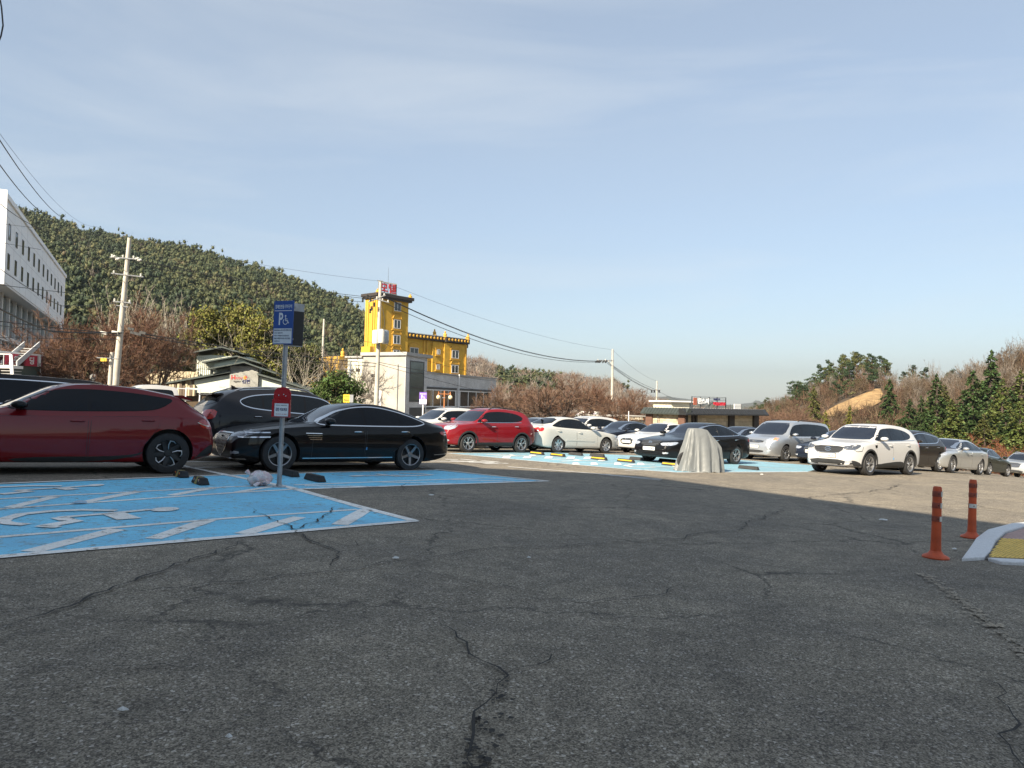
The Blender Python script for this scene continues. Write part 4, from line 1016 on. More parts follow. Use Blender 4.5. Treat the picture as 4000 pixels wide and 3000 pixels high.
# silver people carrier
build_car('silver_van', 'silver people carrier with roof rails and amber lamp corners', G, 'van', 5.13, 1.985, 1.80, 3.02, 1.0, .35, (12.55, 32.4), -142, P_silver, 'ten', M_alloy, rails=True, chrome=False, side_lamp=((.80, .56), (.97, .545), (.98, .50), (.84, .515)), plate='71부 2938', badge=with_z(ring_badge('oval_bar'), .82), gbars=2, over=dict(plate_z=.335))
build_car('navy_saloon', 'dark navy saloon between the silver people carrier and the moving white SUV', G, 'sedan', 4.99, 1.89, 1.48, 3.01, .85, .35, (14.15, 30.4), -142, P_navy, 'ten', plate='42어 81', gbars=5, badge=with_z(ring_badge('wings'), .74), over=dict(grille=[(-.40, .52), (.40, .52), (.32, .28), (-.32, .28)], plate_z=.36))
build_car('dark_coupe', 'dark saloon seen between the black saloon and the silver people carrier', G, 'sedan', 4.8, 1.83, 1.46, 2.78, .9, .33, (11.0, 34.6), -142, P_navy, 'ten', far=True)
# white SUV in the aisle
car, bvh, add, st, X = build_car('white_suv', 'white SUV with black lower trim standing in the sunlit aisle', None, 'suv', 4.675, 1.845, 1.68, 2.705, .93, .362, (12.03, 24.15), -143.5, P_white, 'twin', M_alloy, chrome=False, plate='111더 4078', badge=with_z(ring_badge('twin_leaf'), .80), gbars=3, bars=M_alloyd, lamp=M_lampd, handles=P_white, over=dict(plate_z=.352, grille=[(-.56, .535), (.56, .535), (.50, .46), (.36, .405), (-.36, .405), (-.50, .46)], intake=[(-.66, .285), (.66, .285), (.58, .175), (-.58, .175)], hl=[(.56, .535), (.93, .565), (.97, .505), (.88, .465), (.60, .475)]))
H = 1.68
for v, sg in (('l', 1), ('r', -1)):
    add('lamp_line', ribbon(bvh, [(X(.02), .50 * H), (X(.06), .445 * H), (X(.10), .46 * H), (X(.115), .54 * H)], .014, v, .009), M_chrome)
    add('belt_strip', ribbon(bvh, [(X(.30), .658 * H), (X(.5), .668 * H), (X(.86), .698 * H)], .014, v, .010), M_chrome)
    add('wing_vent', patch(bvh, [(X(.262), .575 * H), (X(.292), .585 * H), (X(.288), .535 * H), (X(.268), .525 * H)], v, .012, step=.03), M_gloss)
    add('door_guard', patch(bvh, [(X(.523), .52), (X(.516), .52), (X(.516), .575), (X(.523), .575)], v, .012, step=.03), mat('guard_blue', (.08, .30, .65), .5))
    add('bumper_trim', patch(bvh, smooth_poly([(X(.012), .30), (X(.10), .27), (X(.095), .38), (X(.05), .46), (X(.015), .47)], 1), v, .006), M_dark)
add('skid_plate', ribbon(bvh, [(-.74, .34), (-.56, .275), (.56, .275), (.74, .34)], .04, 'f', .018), M_alloy)
for v in 'lr': add('door_trim', patch(bvh, smooth_poly([(X(.315), .25), (X(.665), .25), (X(.68), .43), (X(.60), .46), (X(.40), .40), (X(.32), .36)], 1), v, .013), M_dark)
add('grille_chrome', ribbon(bvh, [(-.62, .515 * H), (-.47, .455 * H), (-.34, .402 * H), (.34, .402 * H), (.47, .455 * H), (.62, .515 * H)], 0.014, 'f', .014), M_alloy)
# right-hand group
build_car('brown_suv', 'dark brown SUV whose tail shows behind the white SUV in the aisle', G, 'cross', 4.7, 1.89, 1.63, 2.83, .88, .37, (16.0, 29.1), -142, P_brown, 'twin', M_alloy)
build_car('silver_limousine', 'large silver saloon with bright headlamps near the dark green saloon', G, 'sedan', 5.16, 1.90, 1.49, 3.045, .92, .355, (19.1, 31.3), -142, P_sil2, 'ten', M_alloy, trim=False, gbars=0, handles=P_sil2, over=dict(hl=[(.42, .53), (.88, .57), (.97, .50), (.80, .44), (.46, .43)], grille=[(-.36, .53), (.36, .53), (.30, .42), (-.30, .42)]))
build_car('green_saloon', 'very dark green saloon facing away behind the silver limousine', G, 'sedan', 4.8, 1.82, 1.46, 2.75, 1.0, .33, (26.3, 39.7), 38, P_green, 'ten', M_alloy)
build_car('silver_suv', 'silver SUV with dark windscreen cut by the right edge', G, 'suv', 4.685, 1.885, 1.71, 2.7, .93, .36, (34.9, 48.2), -142, P_sil2, 'ten', M_alloy, rails=M_alloy, side_lamp=((.78, .575), (.95, .565), (.96, .52), (.80, .535)))
build_car('blue_saloon', 'blue car of which only the roof shows behind the silver limousine', G, 'sedan', 4.6, 1.80, 1.46, 2.7, .88, .32, (25.0, 43.6), -142, P_blue, 'ten', far=True)
# ------------------------------------------------------------------ foliage building blocks
def unit(v): return v / np.maximum(1e-9, np.linalg.norm(v, axis=-1, keepdims=True))
def leaf_quads(C, size, rg, up=0.0, aspect=0.6, out=None):
    """one small four-cornered leaf spray per centre; returns vertices and faces"""
    n = len(C); nrm = unit(rg.normal(size=(n, 3)) + np.array([0, 0, up]) + (0 if out is None else out))
    t = unit(np.cross(nrm, rg.normal(size=(n, 3)))); b_ = np.cross(nrm, t)
    s = (np.asarray(size) * rg.uniform(.6, 1.3, n))[:, None]
    V = np.stack([C - t * s, C - b_ * s * aspect + nrm * s * .15, C + t * s, C + b_ * s * aspect + nrm * s * .15], 1).reshape(-1, 3)
    return V, np.arange(4 * n).reshape(n, 4)
def twig_tris(C, D, ln, wd, rg):
    n = len(C); side = unit(np.cross(D, rg.normal(size=(n, 3)))) * (np.asarray(wd) * .5)[:, None] if np.ndim(wd) else unit(np.cross(D, rg.normal(size=(n, 3)))) * wd * .5
    V = np.stack([C - side, C + side, C + D * np.asarray(ln)[:, None]], 1).reshape(-1, 3)
    return V, np.arange(3 * n).reshape(n, 3)
def limbs(segs, sides=5):
    """segs: list of (points, radii)"""
    mb = MB()
    for pts, rad in segs: mb.path(pts, list(rad), sides if rad[0] > .03 else 4)
    return mb.mesh(60, fix=False)

F_dark = foliage('pine_dark', (0.028, 0.047, 0.020)); F_mid = foliage('pine_green', (0.046, 0.066, 0.024)); F_olive = foliage('pine_olive', (0.085, 0.088, 0.026))
F_yel = foliage('cypress_yellow_green', (0.125, 0.120, 0.024)); F_cedar = foliage('cedar_green', (0.040, 0.066, 0.020)); F_cedl = foliage('cedar_light', (0.088, 0.108, 0.028))
F_brown = foliage('dry_brown', (0.082, 0.056, 0.034), .3); F_grey = foliage('bare_grey', (0.165, 0.140, 0.118), .25); F_red = foliage('reddish_twigs', (0.125, 0.074, 0.050), .3)
F_rust = foliage('rust_shrub', (0.165, 0.058, 0.028), .4); F_twig = foliage('zelkova_twigs', (0.125, 0.066, 0.042), .3); F_shrub = foliage('camellia_leaf', (0.055, 0.085, 0.020), .5)
B_dark = mat('bark_dark', (0.060, 0.043, 0.034), .9, var=.3, vscale=6, bump=.3); B_grey = mat('bark_grey', (0.20, 0.17, 0.14), .9, var=.3, vscale=6, bump=.3)
B_pale = mat('bark_pale', (0.42, 0.38, 0.30), .85, var=.3, vscale=5, bump=.2); B_pine = mat('bark_pine', (0.17, 0.095, 0.06), .9, var=.3, vscale=6)
M_soil = mat('forest_floor', (0.085, 0.062, 0.040), .95, var=.35, vscale=.12); M_gold = mat('dry_grass_slope', (0.30, 0.195, 0.090), .95, var=.4, vscale=.5, bump=.9, bscale=1.6, bdist=.4)

# ------------------------------------------------------------------ hills
def vnoise(x, y, s):
    return (math.sin(x * .031 * s + 1.3) * math.cos(y * .027 * s - .7) + .6 * math.sin(x * .071 * s + y * .053 * s) + .4 * math.cos(x * .13 * s - y * .11 * s + 2)) / 2
class Hill:
    def __init__(s, name, ridge, base, dist, th, bump=2.0, mat_=None, power=1.0):
        s.ru, s.rv = zip(*ridge); s.bu, s.bd = zip(*base); s.du, s.dd = zip(*dist); s.th = th; s.bump = bump; s.power = power
        us = np.arange(s.ru[0], s.ru[-1] + 1, 28); ss = np.concatenate([np.linspace(0, 1, 22), [1.08, 1.25, 1.6]])
        V = np.array([s.pt(u, t) for t in ss for u in us]); n = len(us)
        F = np.array([(j * n + i, j * n + i + 1, (j + 1) * n + i + 1, (j + 1) * n + i) for j in range(len(ss) - 1) for i in range(n - 1)])
        s.o = tag(link(name, np_mesh(V, F, smooth=True), mat_ or M_soil), kind='structure')
    def pt(s, u, t):
        d0 = np.interp(u, s.bu, s.bd); d1 = np.interp(u, s.du, s.dd); d = d0 + (d1 - d0) * t
        rz = at(u, np.interp(u, s.ru, s.rv), d1).z - s.th
        p = at(u, 1500, d); z0 = gz(p.x, p.y) - .6
        z = z0 + (rz - z0) * (min(t, 1) ** s.power) - max(0, t - 1) * (rz - z0) * .9
        return (p.x, p.y, z + s.bump * vnoise(p.x, p.y, 1.0) * min(1, 3 * t) * (1 if t < .9 else .4))
hill_l = Hill('hill', [(-900, 560), (-400, 700), (-50, 790), (60, 822), (220, 862), (300, 893), (430, 915), (560, 948), (700, 962), (800, 985), (900, 1012), (1000, 1045), (1100, 1080), (1200, 1120), (1290, 1165), (1360, 1198), (1420, 1238), (1470, 1268), (1600, 1325), (1700, 1385), (1800, 1430), (1880, 1455)],
              [(-900, 150), (300, 150), (1400, 185), (1900, 260)], [(-900, 460), (600, 470), (1400, 430), (1900, 380)], 4.0, 3.0, power=.92)
hill_m = Hill('hill', [(1500, 1385), (1700, 1375), (1850, 1392), (1900, 1398), (1990, 1432), (2060, 1438), (2150, 1442), (2250, 1452), (2400, 1478), (2480, 1522), (2560, 1548), (2620, 1568), (2800, 1590), (3100, 1612)],
              [(1500, 170), (3100, 190)], [(1500, 300), (2100, 290), (3100, 330)], 4.0, 1.5)
hill_r = Hill('hill', [(2880, 1625), (2950, 1605), (3050, 1570), (3130, 1535), (3200, 1505), (3300, 1470), (3390, 1466), (3440, 1482), (3520, 1512), (3650, 1520), (3720, 1510), (3800, 1480), (3880, 1450), (3950, 1420), (4050, 1395), (4300, 1330), (4800, 1290)],
              [(2880, 120), (3300, 110), (3600, 92), (4800, 80)], [(2880, 215), (3300, 190), (3600, 165), (4000, 150), (4800, 140)], 1.0, .8)
# far blue mountains
def far_range(name, pts, d, seed):
    rg = random.Random(seed); us = np.arange(pts[0][0], pts[-1][0], 12); V = []; F = []
    for k, t in enumerate((0, .25, .5, .75, 1.0, 1.4)):
        for u in us:
            v = np.interp(u, *zip(*pts)); dd = d * (1 + (t - 1) * .35); p = at(u, v, d); q = at(u, 1500, dd)
            wob = 14 * math.sin(u * .035 + k * 1.7) + 8 * math.sin(u * .11 + k)
            V.append((q.x, q.y, -20 + (p.z + 20) * (1 - abs(1 - t)) + (wob if 0 < t < 1 else 0)))
    n = len(us)
    F = np.array([(j * n + i, j * n + i + 1, (j + 1) * n + i + 1, (j + 1) * n + i) for j in range(5) for i in range(n - 1)])
    return tag(link(name, np_mesh(np.array(V), F, smooth=True), mat('far_forest', (0.07, 0.075, 0.055), .95, var=.35, vscale=.01)), kind='structure')
far_range('mountains', [(600, 1530), (1500, 1530), (2300, 1545), (2420, 1556), (2500, 1552), (2600, 1549), (2640, 1553), (2690, 1559), (2720, 1563), (2760, 1574), (2850, 1582), (2950, 1572), (3100, 1560), (3600, 1550), (4600, 1560)], 4200, 3)
far_range('mountains', [(600, 1540), (2300, 1560), (2440, 1566), (2540, 1562), (2620, 1566), (2700, 1572), (2800, 1586), (3000, 1592), (4600, 1600)], 2500, 4)

# the dry grass clearing on the right hill
cl = [(3215, 1620), (3260, 1592), (3310, 1570), (3370, 1545), (3420, 1524), (3440, 1524), (3450, 1545), (3440, 1575), (3400, 1600), (3330, 1612), (3260, 1632), (3225, 1632)]
def on_hill(hill, u, v):                                   # survey point on a hill surface
    lo, hi = 0.0, 1.0
    for _ in range(26):
        t = (lo + hi) / 2; p = Vector(hill.pt(u, t)) - Vector(CAM)
        vv = CY - FPX * (p.dot(Vector(_U)) / p.dot(Vector(_F)))
        if vv > v: lo = t
        else: hi = t
    return hill.pt(u, (lo + hi) / 2)
r = delaunay_2d_cdt([Vector(p) for p in cl] + [Vector((x, y)) for x in range(3220, 3450, 14) for y in range(1525, 1632, 9) if in_poly((x, y), cl)], [], [list(range(len(cl)))], 1, 1e-4)
mb = MB(); mb.add([(lambda q: (q[0], q[1], q[2] + .35))(on_hill(hill_r, p[0], p[1])) for p in r[0]], r[2])
clearing = mb.build('grass_clearing', M_gold, None, smooth=60); tag(clearing, kind='structure')
for p in clearing.data.polygons:
    if p.normal.z < 0: p.flip()

# ------------------------------------------------------------------ forest masses
def crown_template(seed, kind, n):
    rg = np.random.default_rng(seed)
    if kind == 'pine':
        k = rg.integers(3, 6); cs = rg.normal(size=(k, 3)) * [.42, .42, .30] + [0, 0, 1.15]
        w_ = rg.integers(0, k, n); D = unit(rg.normal(size=(n, 3))); D[:, 2] = np.abs(D[:, 2]) * .9 - .15
        C = cs[w_] + D * rg.uniform(.36, .62, (n, 1))
        V, F = leaf_quads(C, .17, rg, .3, .6, D * 1.2)
        BV, BF = [], []; nu, nv_ = 7, 4
        for c_ in cs:                                          # soft inner masses under the sprays
            o_ = len(V) + len(BV); rr = rg.uniform(.28, .40)
            for j in range(nv_ + 1):
                for i in range(nu):
                    th, ph = math.pi * j / nv_, 2 * math.pi * i / nu
                    BV.append(c_ + np.array([math.sin(th) * math.cos(ph), math.sin(th) * math.sin(ph), math.cos(th) * .8]) * rr * rg.uniform(.82, 1.15))
            BF += [(o_ + j * nu + i, o_ + (j + 1) * nu + i, o_ + (j + 1) * nu + (i + 1) % nu, o_ + j * nu + (i + 1) % nu) for j in range(nv_) for i in range(nu)]
        return np.vstack([V, np.array(BV)]), np.vstack([F, np.array(BF)])
    D = unit(rg.normal(size=(n, 3)) * [.55, .55, 1] + [0, 0, 1.1]); C = rg.normal(size=(n, 3)) * [.30, .30, .35] + [0, 0, .75]
    V, F = twig_tris(C, D, rg.uniform(.5, 1.0, n), np.full(n, .055), rg)
    V = V.reshape(n, 3, 3); V = np.concatenate([V, V[:, 2:3]], 1).reshape(-1, 3); V[3::4] += .01
    return V, np.arange(4 * n).reshape(n, 4)
TP = [crown_template(k, 'pine', 70) for k in range(7)]; TB = [crown_template(20 + k, 'bare', 60) for k in range(5)]
def forest(name, label, spots, mats):
    """spots: (x, y, z, size, height, template, material index)"""
    Vs, Fs, Ms = [], [], []; off = 0; rg = np.random.default_rng(5)
    for (x, y, z, sz, hh, tp, mi) in spots:
        V, F = tp; a = rg.uniform(0, 6.28); ca, sa = math.cos(a), math.sin(a)
        W_ = np.empty_like(V); W_[:, 0] = (V[:, 0] * ca - V[:, 1] * sa) * sz + x; W_[:, 1] = (V[:, 0] * sa + V[:, 1] * ca) * sz + y; W_[:, 2] = V[:, 2] * hh + z
        Vs.append(W_); Fs.append(F + off); Ms.append(np.full(len(F), mi)); off += len(V)
    me = np_mesh(np.concatenate(Vs), np.concatenate(Fs), np.concatenate(Ms))
    return tag(link(name, me, mats), label, None, kind='stuff')
W_ = [foliage('wood_%d' % k, c_, .16) for k, c_ in enumerate([(.026, .040, .020), (.040, .054, .025), (.058, .070, .030), (.080, .086, .036), (.100, .096, .042), (.115, .092, .052)])]
FM = W_ + [F_brown, F_grey, F_red]
rg = np.random.default_rng(11); spots = []
for i in range(6400):
    u = rg.uniform(-250, 1880); t = rg.uniform(0, 1.02) ** .85
    x, y, z = hill_l.pt(u, t)
    nz_ = vnoise(x * 1.4 + 50, y * 1.4, 1.6) * .9 + .25 * vnoise(x, y, 5.0) + rg.normal() * .28
    if u < 330 and t < .35 and u > 150: nz_ -= .4  # darker trees low by the hotel put the slope's shadow into colour
    if nz_ > .72: k, tp, sz, hh = (6 if rg.random() < .5 else 7), TB[rg.integers(5)], 3.0, 3.6
    else:
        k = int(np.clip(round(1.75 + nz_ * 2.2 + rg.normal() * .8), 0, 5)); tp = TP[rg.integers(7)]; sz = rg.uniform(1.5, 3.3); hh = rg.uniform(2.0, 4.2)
    if t > .985 and rg.random() < .35: k, tp, sz, hh = 7, TB[rg.integers(5)], 1.8, 3.4
    spots.append((x, y, z, sz, hh, tp, k))
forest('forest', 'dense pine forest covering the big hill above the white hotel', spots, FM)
spots = []
for i in range(2100):
    u = rg.uniform(1550, 3000); t = rg.uniform(0, 1.02)
    x, y, z = hill_m.pt(u, t); v_ = np.interp(u, hill_m.ru, hill_m.rv)
    green = (1940 < u < 2170 and t > .5 and rg.random() < .7) or (u > 2520 and rg.random() < .25) or rg.random() < .02
    if green: spots += [(x + rg.normal() * 1.5, y + rg.normal() * 1.5, z, rg.uniform(1.2, 1.9), rg.uniform(1.3, 2.0), TP[rg.integers(7)], rg.choice([0, 1, 2, 3])) for _ in range(2)]
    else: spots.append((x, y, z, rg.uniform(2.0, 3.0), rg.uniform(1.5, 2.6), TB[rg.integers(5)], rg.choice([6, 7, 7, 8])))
FM2 = W_ + [foliage('hazy_brown', (.185, .148, .120), .2), foliage('hazy_grey', (.215, .185, .160), .2), foliage('hazy_rust', (.190, .128, .096), .2)]  # haze over the low ridge is put into these paler, greyer tree colours
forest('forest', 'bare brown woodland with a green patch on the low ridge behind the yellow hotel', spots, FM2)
# unseen wooded rise added right of the frame to darken car reflections
sx_, sy_ = np.linspace(78, 230, 20), np.linspace(-90, 70, 18)
def side_z(x, y): return gz(x, y) - .5 + 30 * min(1, max(0, (x - 80) / 110)) ** .9 + 1.5 * vnoise(x, y, 1)
SV = np.array([(x, y, side_z(x, y)) for y in sy_ for x in sx_]); SF = np.array([(j * 20 + i, j * 20 + i + 1, (j + 1) * 20 + i + 1, (j + 1) * 20 + i) for j in range(17) for i in range(19)])
tag(link('hill', np_mesh(SV, SF, smooth=True), M_soil), kind='structure')
spots = []
for i in range(700):
    x, y = rg.uniform(82, 190), rg.uniform(-85, 62); k = rg.random() < .5
    spots.append((x, y, side_z(x, y), rg.uniform(2, 3.5), rg.uniform(2.5, 4.5), TP[rg.integers(7)] if k else TB[rg.integers(5)], rg.integers(0, 5) if k else rg.integers(6, 9)))
forest('forest', 'unseen added wood on the rise along the right side of the car park', spots, FM)
spots = []
for i in range(2600):
    u = rg.uniform(2900, 4500); t = rg.uniform(0, 1.0)
    p = hill_r.pt(u, t); q = Vector(p) - Vector(CAM); pv = CY - FPX * (q.dot(Vector(_U)) / q.dot(Vector(_F)))
    if in_poly((u, pv), [(a + (-14 if a < 3330 else 10), b_ + (8 if b_ > 1590 else -6)) for a, b_ in cl]): continue
    x, y, z = p; g_ = rg.random() < (.10 if u < 3550 else .05)
    if g_: spots.append((x, y, z, rg.uniform(.7, 1.2), rg.uniform(.6, 1.2), TP[rg.integers(7)], rg.choice([2, 3, 4])))
    else: spots.append((x, y, z, rg.uniform(.9, 1.7), rg.uniform(.8, 2.0) * (1.0 if u < 3600 else 1.25), TB[rg.integers(5)], rg.choice([6, 6, 6, 8])))
forest('undergrowth', 'tangled brown scrub on the slope around the dry grass clearing', spots, FM)

# ------------------------------------------------------------------ tree prototypes
def grow(rg, segs, tips, p, d, ln, r, level, maxl, spread, trop, nb, curve=.18):
    pts = [Vector(p)]; rad = [r]; n = 5 if level < 2 else 4; d = Vector(d).normalized()
    for i in range(n):
        d = (d + Vector(rg.normal(size=3)) * curve + Vector((0, 0, trop * (.5 + .5 * level / maxl)))).normalized()
        pts.append(pts[-1] + d * ln / n); rad.append(r * (1 - .62 * (i + 1) / n))
    segs.append((pts, rad))
    if level >= maxl:
        tips.append((pts, ln)); return
    k = nb[min(level, len(nb) - 1)]
    for j in range(k):
        t = rg.uniform(.35, 1.0) if level else rg.uniform(.75, 1.0); i = min(n - 1, int(t * n)); q = pts[i].lerp(pts[i + 1], t * n - i)
        a = 2 * math.pi * (j + rg.uniform(-.3, .3)) / k; e = (pts[i + 1] - pts[i]).normalized(); o1 = e.orthogonal().normalized(); o2 = e.cross(o1)
        sp = spread[min(level, len(spread) - 1)] * rg.uniform(.7, 1.25)
        nd = (e * math.cos(sp) + (o1 * math.cos(a) + o2 * math.sin(a)) * math.sin(sp))
        grow(rg, segs, tips, q, nd, ln * rg.uniform(.58, .82) if level else ln * rg.uniform(1.1, 1.7), max(.010, rad[i] * rg.uniform(.55, .76)), level + 1, maxl, spread, trop, nb, curve)
def bare_tree(seed, H, trunk=.25, r=.16, maxl=3, spread=(.75, .6, .6), trop=.10, nb=(6, 4, 4), twigs=14, tw_len=.55, tw_w=.022, curve=.16):
    rg = np.random.default_rng(seed); segs, tips = [], []
    grow(rg, segs, tips, (0, 0, -.1), (rg.normal() * .05, rg.normal() * .05, 1), H * trunk, r, 0, maxl, spread, trop, nb, curve)
    top = max(p.z for s_ in segs for p in s_[0]); k = H / top * .93
    segs = [([p * k for p in a], [max(.007, x * (k if k < 1.6 else 1.6)) for x in b_]) for a, b_ in segs]
    C, D = [], []
    for pts, ln in tips:
        for _ in range(twigs):
            t = rg.uniform(.1, 1) * (len(pts) - 1); i = min(len(pts) - 2, int(t)); q = pts[i].lerp(pts[i + 1], t - i) * k
            e = (pts[i + 1] - pts[i]).normalized(); C.append(q); D.append(e)
    C = np.array(C); D = unit(np.array(D) + rg.normal(size=(len(D), 3)) * .55 + [0, 0, .25])
    V, F = twig_tris(C, D, rg.uniform(.5, 1.3, len(C)) * tw_len, np.full(len(C), tw_w), rg)
    C2 = C + D * (rg.uniform(.15, .6, len(C)) * tw_len)[:, None]; D2 = unit(D + rg.normal(size=D.shape) * .6)
    V2, F2 = twig_tris(C2, D2, rg.uniform(.3, .8, len(C)) * tw_len, np.full(len(C), tw_w * .8), rg)
    return limbs(segs), np_mesh(np.concatenate([V, V2]), np.concatenate([F, F2 + len(V)]))
def conifer(seed, H, R, tiers=26, dens=13, size=.20, droop=.25, start=.06, shape=1.0, irr=.25):
    rg = np.random.default_rng(seed); mb = MB(); mb.path([(0, 0, -.2), (rg.normal() * .06, 0, H * .5), (0, 0, H)], [H * .018 + .04, H * .011 + .02, .015], 7)
    C, O = [], []
    for k in range(tiers):
        f = start + (1 - start) * (k + rg.uniform(-.3, .3)) / tiers; f = min(max(f, start), .99); z = f * H
        Rk = R * (1 - f) ** shape * rg.uniform(1 - irr, 1 + irr) + .10; nb = max(4, int(7 * (1 - f) + 3))
        for j in range(nb):
            a = rg.uniform(0, 6.283); Rb = Rk * rg.uniform(.65, 1.15); tip = np.array([math.cos(a) * Rb, math.sin(a) * Rb, z - droop * Rb + rg.normal() * .08])
            base = np.array([0, 0, z + .02 * H])
            if Rb > .5: mb.path([tuple(base), tuple(base * .5 + tip * .5 + [0, 0, .06 * Rb]), tuple(tip)], [.03, .018, .006], 4)
            m_ = max(3, int(dens * Rb)); t = rg.uniform(.22, 1.05, m_)[:, None] ** .7
            c_ = base * (1 - t) + tip * t + np.array([0, 0, .10 * Rb]) * (4 * t * (1 - t)) + rg.normal(size=(m_, 3)) * [.11, .11, .05] * (Rb * .5 + .3)
            C.append(c_); O.append(np.tile([0, 0, 1.0], (m_, 1)))
    C = np.concatenate(C); V, F = leaf_quads(C, size, rg, 1.5, .55)
    return mb.mesh(60, fix=False), np_mesh(V, F)
def pine(seed, H, R, puffs=16, per=95, size=.17, start=.42):
    rg = np.random.default_rng(seed); segs = []; lean = rg.normal(size=2) * .05 * H
    tp = [Vector((lean[0] * t * t, lean[1] * t * t + math.sin(t * 4) * .08, H * .95 * t - .2 * (t == 0))) for t in np.linspace(0, 1, 7)]
    segs.append((tp, list(np.linspace(.03 + H * .016, .02, 7)))); C, O = [], []
    for k in range(puffs):
        f = start + (1 - start) * (k + rg.uniform(0, 1)) / puffs; i = min(5, int(f * 6)); b_ = tp[i].lerp(tp[i + 1], f * 6 - i); a = rg.uniform(0, 6.283)
        Rk = R * (1.05 - .75 * ((f - start) / (1 - start)) ** 1.5) * rg.uniform(.35, 1.0); c_ = b_ + Vector((math.cos(a) * Rk, math.sin(a) * Rk, rg.uniform(-.05, .25)))
        segs.append(([b_, b_.lerp(c_, .5) + Vector((0, 0, -.05)), c_], [.035, .022, .01]))
        pr = R * rg.uniform(.28, .48); D = unit(rg.normal(size=(per, 3))); D[:, 2] = D[:, 2] * .45 + .12
        C.append(np.array(c_) + D * pr * rg.uniform(.5, 1.0, (per, 1))); O.append(D)
    V, F = leaf_quads(np.concatenate(C), size, rg, .7, .6, np.concatenate(O))
    return limbs(segs, 6), np_mesh(V, F)
PROTO = {}
def proto(key, fn, *a, **k):
    if key not in PROTO: PROTO[key] = fn(*a, **k)
    return PROTO[key]
def tree(name, label, group, key, P, scale=1.0, rz=0.0, bark=None, leaf=None, cat='tree', sx=1.0):
    tr, cr = PROTO[key]
    t = empty(name, Matrix.Translation(P) @ Matrix.Rotation(rz, 4, 'Z') @ Matrix.Diagonal((scale * sx, scale * sx, scale, 1)), label, cat, group)
    for nm, me_, m_ in (('trunk', tr, bark), ('crown', cr, leaf)):
        o = bpy.data.objects.new(nm, me_); COL.objects.link(o); o.parent = t
        if not me_.materials: me_.materials.append(None)
        o.material_slots[0].link = 'OBJECT'; o.material_slots[0].material = m_
    return t
def foot(u, d, sink=0.0):                                     # tree foot on the terrain along a survey direction
    p = at(u, 1500, d); return Vector((p.x, p.y, gz(p.x, p.y) - sink))
def height_at(u, v, d):                                       # metres from terrain up to a survey pixel
    return at(u, v, d).z - foot(u, d).z
for k in range(3): proto(f'zelk{k}', bare_tree, 31 + k, 9.0, .15, .20, 3, (.95, .62, .62), .055, (8, 5, 5), 32, .62, .034, .085)
for k in range(2): proto(f'vase{k}', bare_tree, 41 + k, 7.0, .13, .24, 3, (.82, .55, .6), .06, (6, 5, 5), 18, .55, .034)
for k in range(3): proto(f'pale{k}', bare_tree, 51 + k, 9.0, .55, .15, 2, (.75, .7), .07, (9, 5), 8, .45, .034, .12)
for k in range(3): proto(f'slim{k}', bare_tree, 61 + k, 8.0, .30, .11, 2, (.35, .35), .12, (7, 5), 10, .5, .032, .08)
for k in range(3): proto(f'cedar{k}', conifer, 71 + k, 10.0, 3.1, 34, 46, .15, .30, .06, 1.0, .55)
for k in range(3): proto(f'pine{k}', pine, 81 + k, 8.0, 2.3)
for k in range(2): proto(f'lush{k}', pine, 91 + k, 8.0, 3.4, 46, 230, .13, .10)
for k in range(2): proto(f'hedge{k}', pine, 95 + k, 3.0, 1.5, 40, 200, .07, .04)
for k in range(2): proto(f'scrub{k}', bare_tree, 101 + k, 2.2, .10, .05, 2, (.95, .7), .03, (10, 6), 24, .34, .016)
rt = np.random.default_rng(3)
T = tree
# brown bare trees left of the concrete pole
for k, (u, v, d, ky, lab) in enumerate([
    (335, 1160, 57, 'zelk0', 'round reddish-brown bare tree next to the white hotel wall'), (520, 1135, 60, 'zelk1', 'broad reddish-brown bare tree directly behind the tall concrete pole'),
    (628, 1185, 63, 'zelk2', 'reddish-brown bare tree between the concrete pole and the yellow-green cypress'), (262, 1240, 56, 'zelk2', 'low brown bare tree in front of the hotel end wall')]):
    T('bare_tree', lab, 'bare trees behind the poles', ky, foot(u, d, .3), height_at(u, v, d) / 9.0 * 1.02, k * 1.3, B_dark, F_twig, sx=(.95, .98, .72, .62)[k])
for k, (u, v, d, lab) in enumerate([(405, 1060, 118, 'pale-barked bare tree rising behind the reddish trees near the hotel'), (590, 1105, 120, 'thin pale-barked bare tree high above the reddish trees'), (700, 1115, 112, 'cluster-like pale-barked bare tree beside the cypress'), (735, 1110, 116, 'second pale-barked bare tree beside the cypress')]):
    T('pale_tree', lab, 'pale bare trees on the slope', f'slim{k % 3}', foot(u, d, .2), height_at(u, v, d) / 8.0, k, B_pale, F_grey)
for k, (u, v, d, lab) in enumerate([(790, 1200, 82, 'yellow-green cypress at the left of the green-roofed hall'), (900, 1190, 84, 'yellow-green cypress directly above the green-roofed hall'), (1010, 1235, 80, 'yellow-green cypress left of the blue sign'), (1110, 1300, 82, 'yellow-green cypress behind the blue sign'), (1200, 1340, 86, 'olive cypress right of the blue sign')]):
    T('cypress_tree', lab, 'cypresses behind the hall', f'lush{k % 2}', foot(u, d, .2), height_at(u, v, d) / 8.0, k * 2.1, B_dark, F_yel if k < 3 else F_olive, sx=.75)
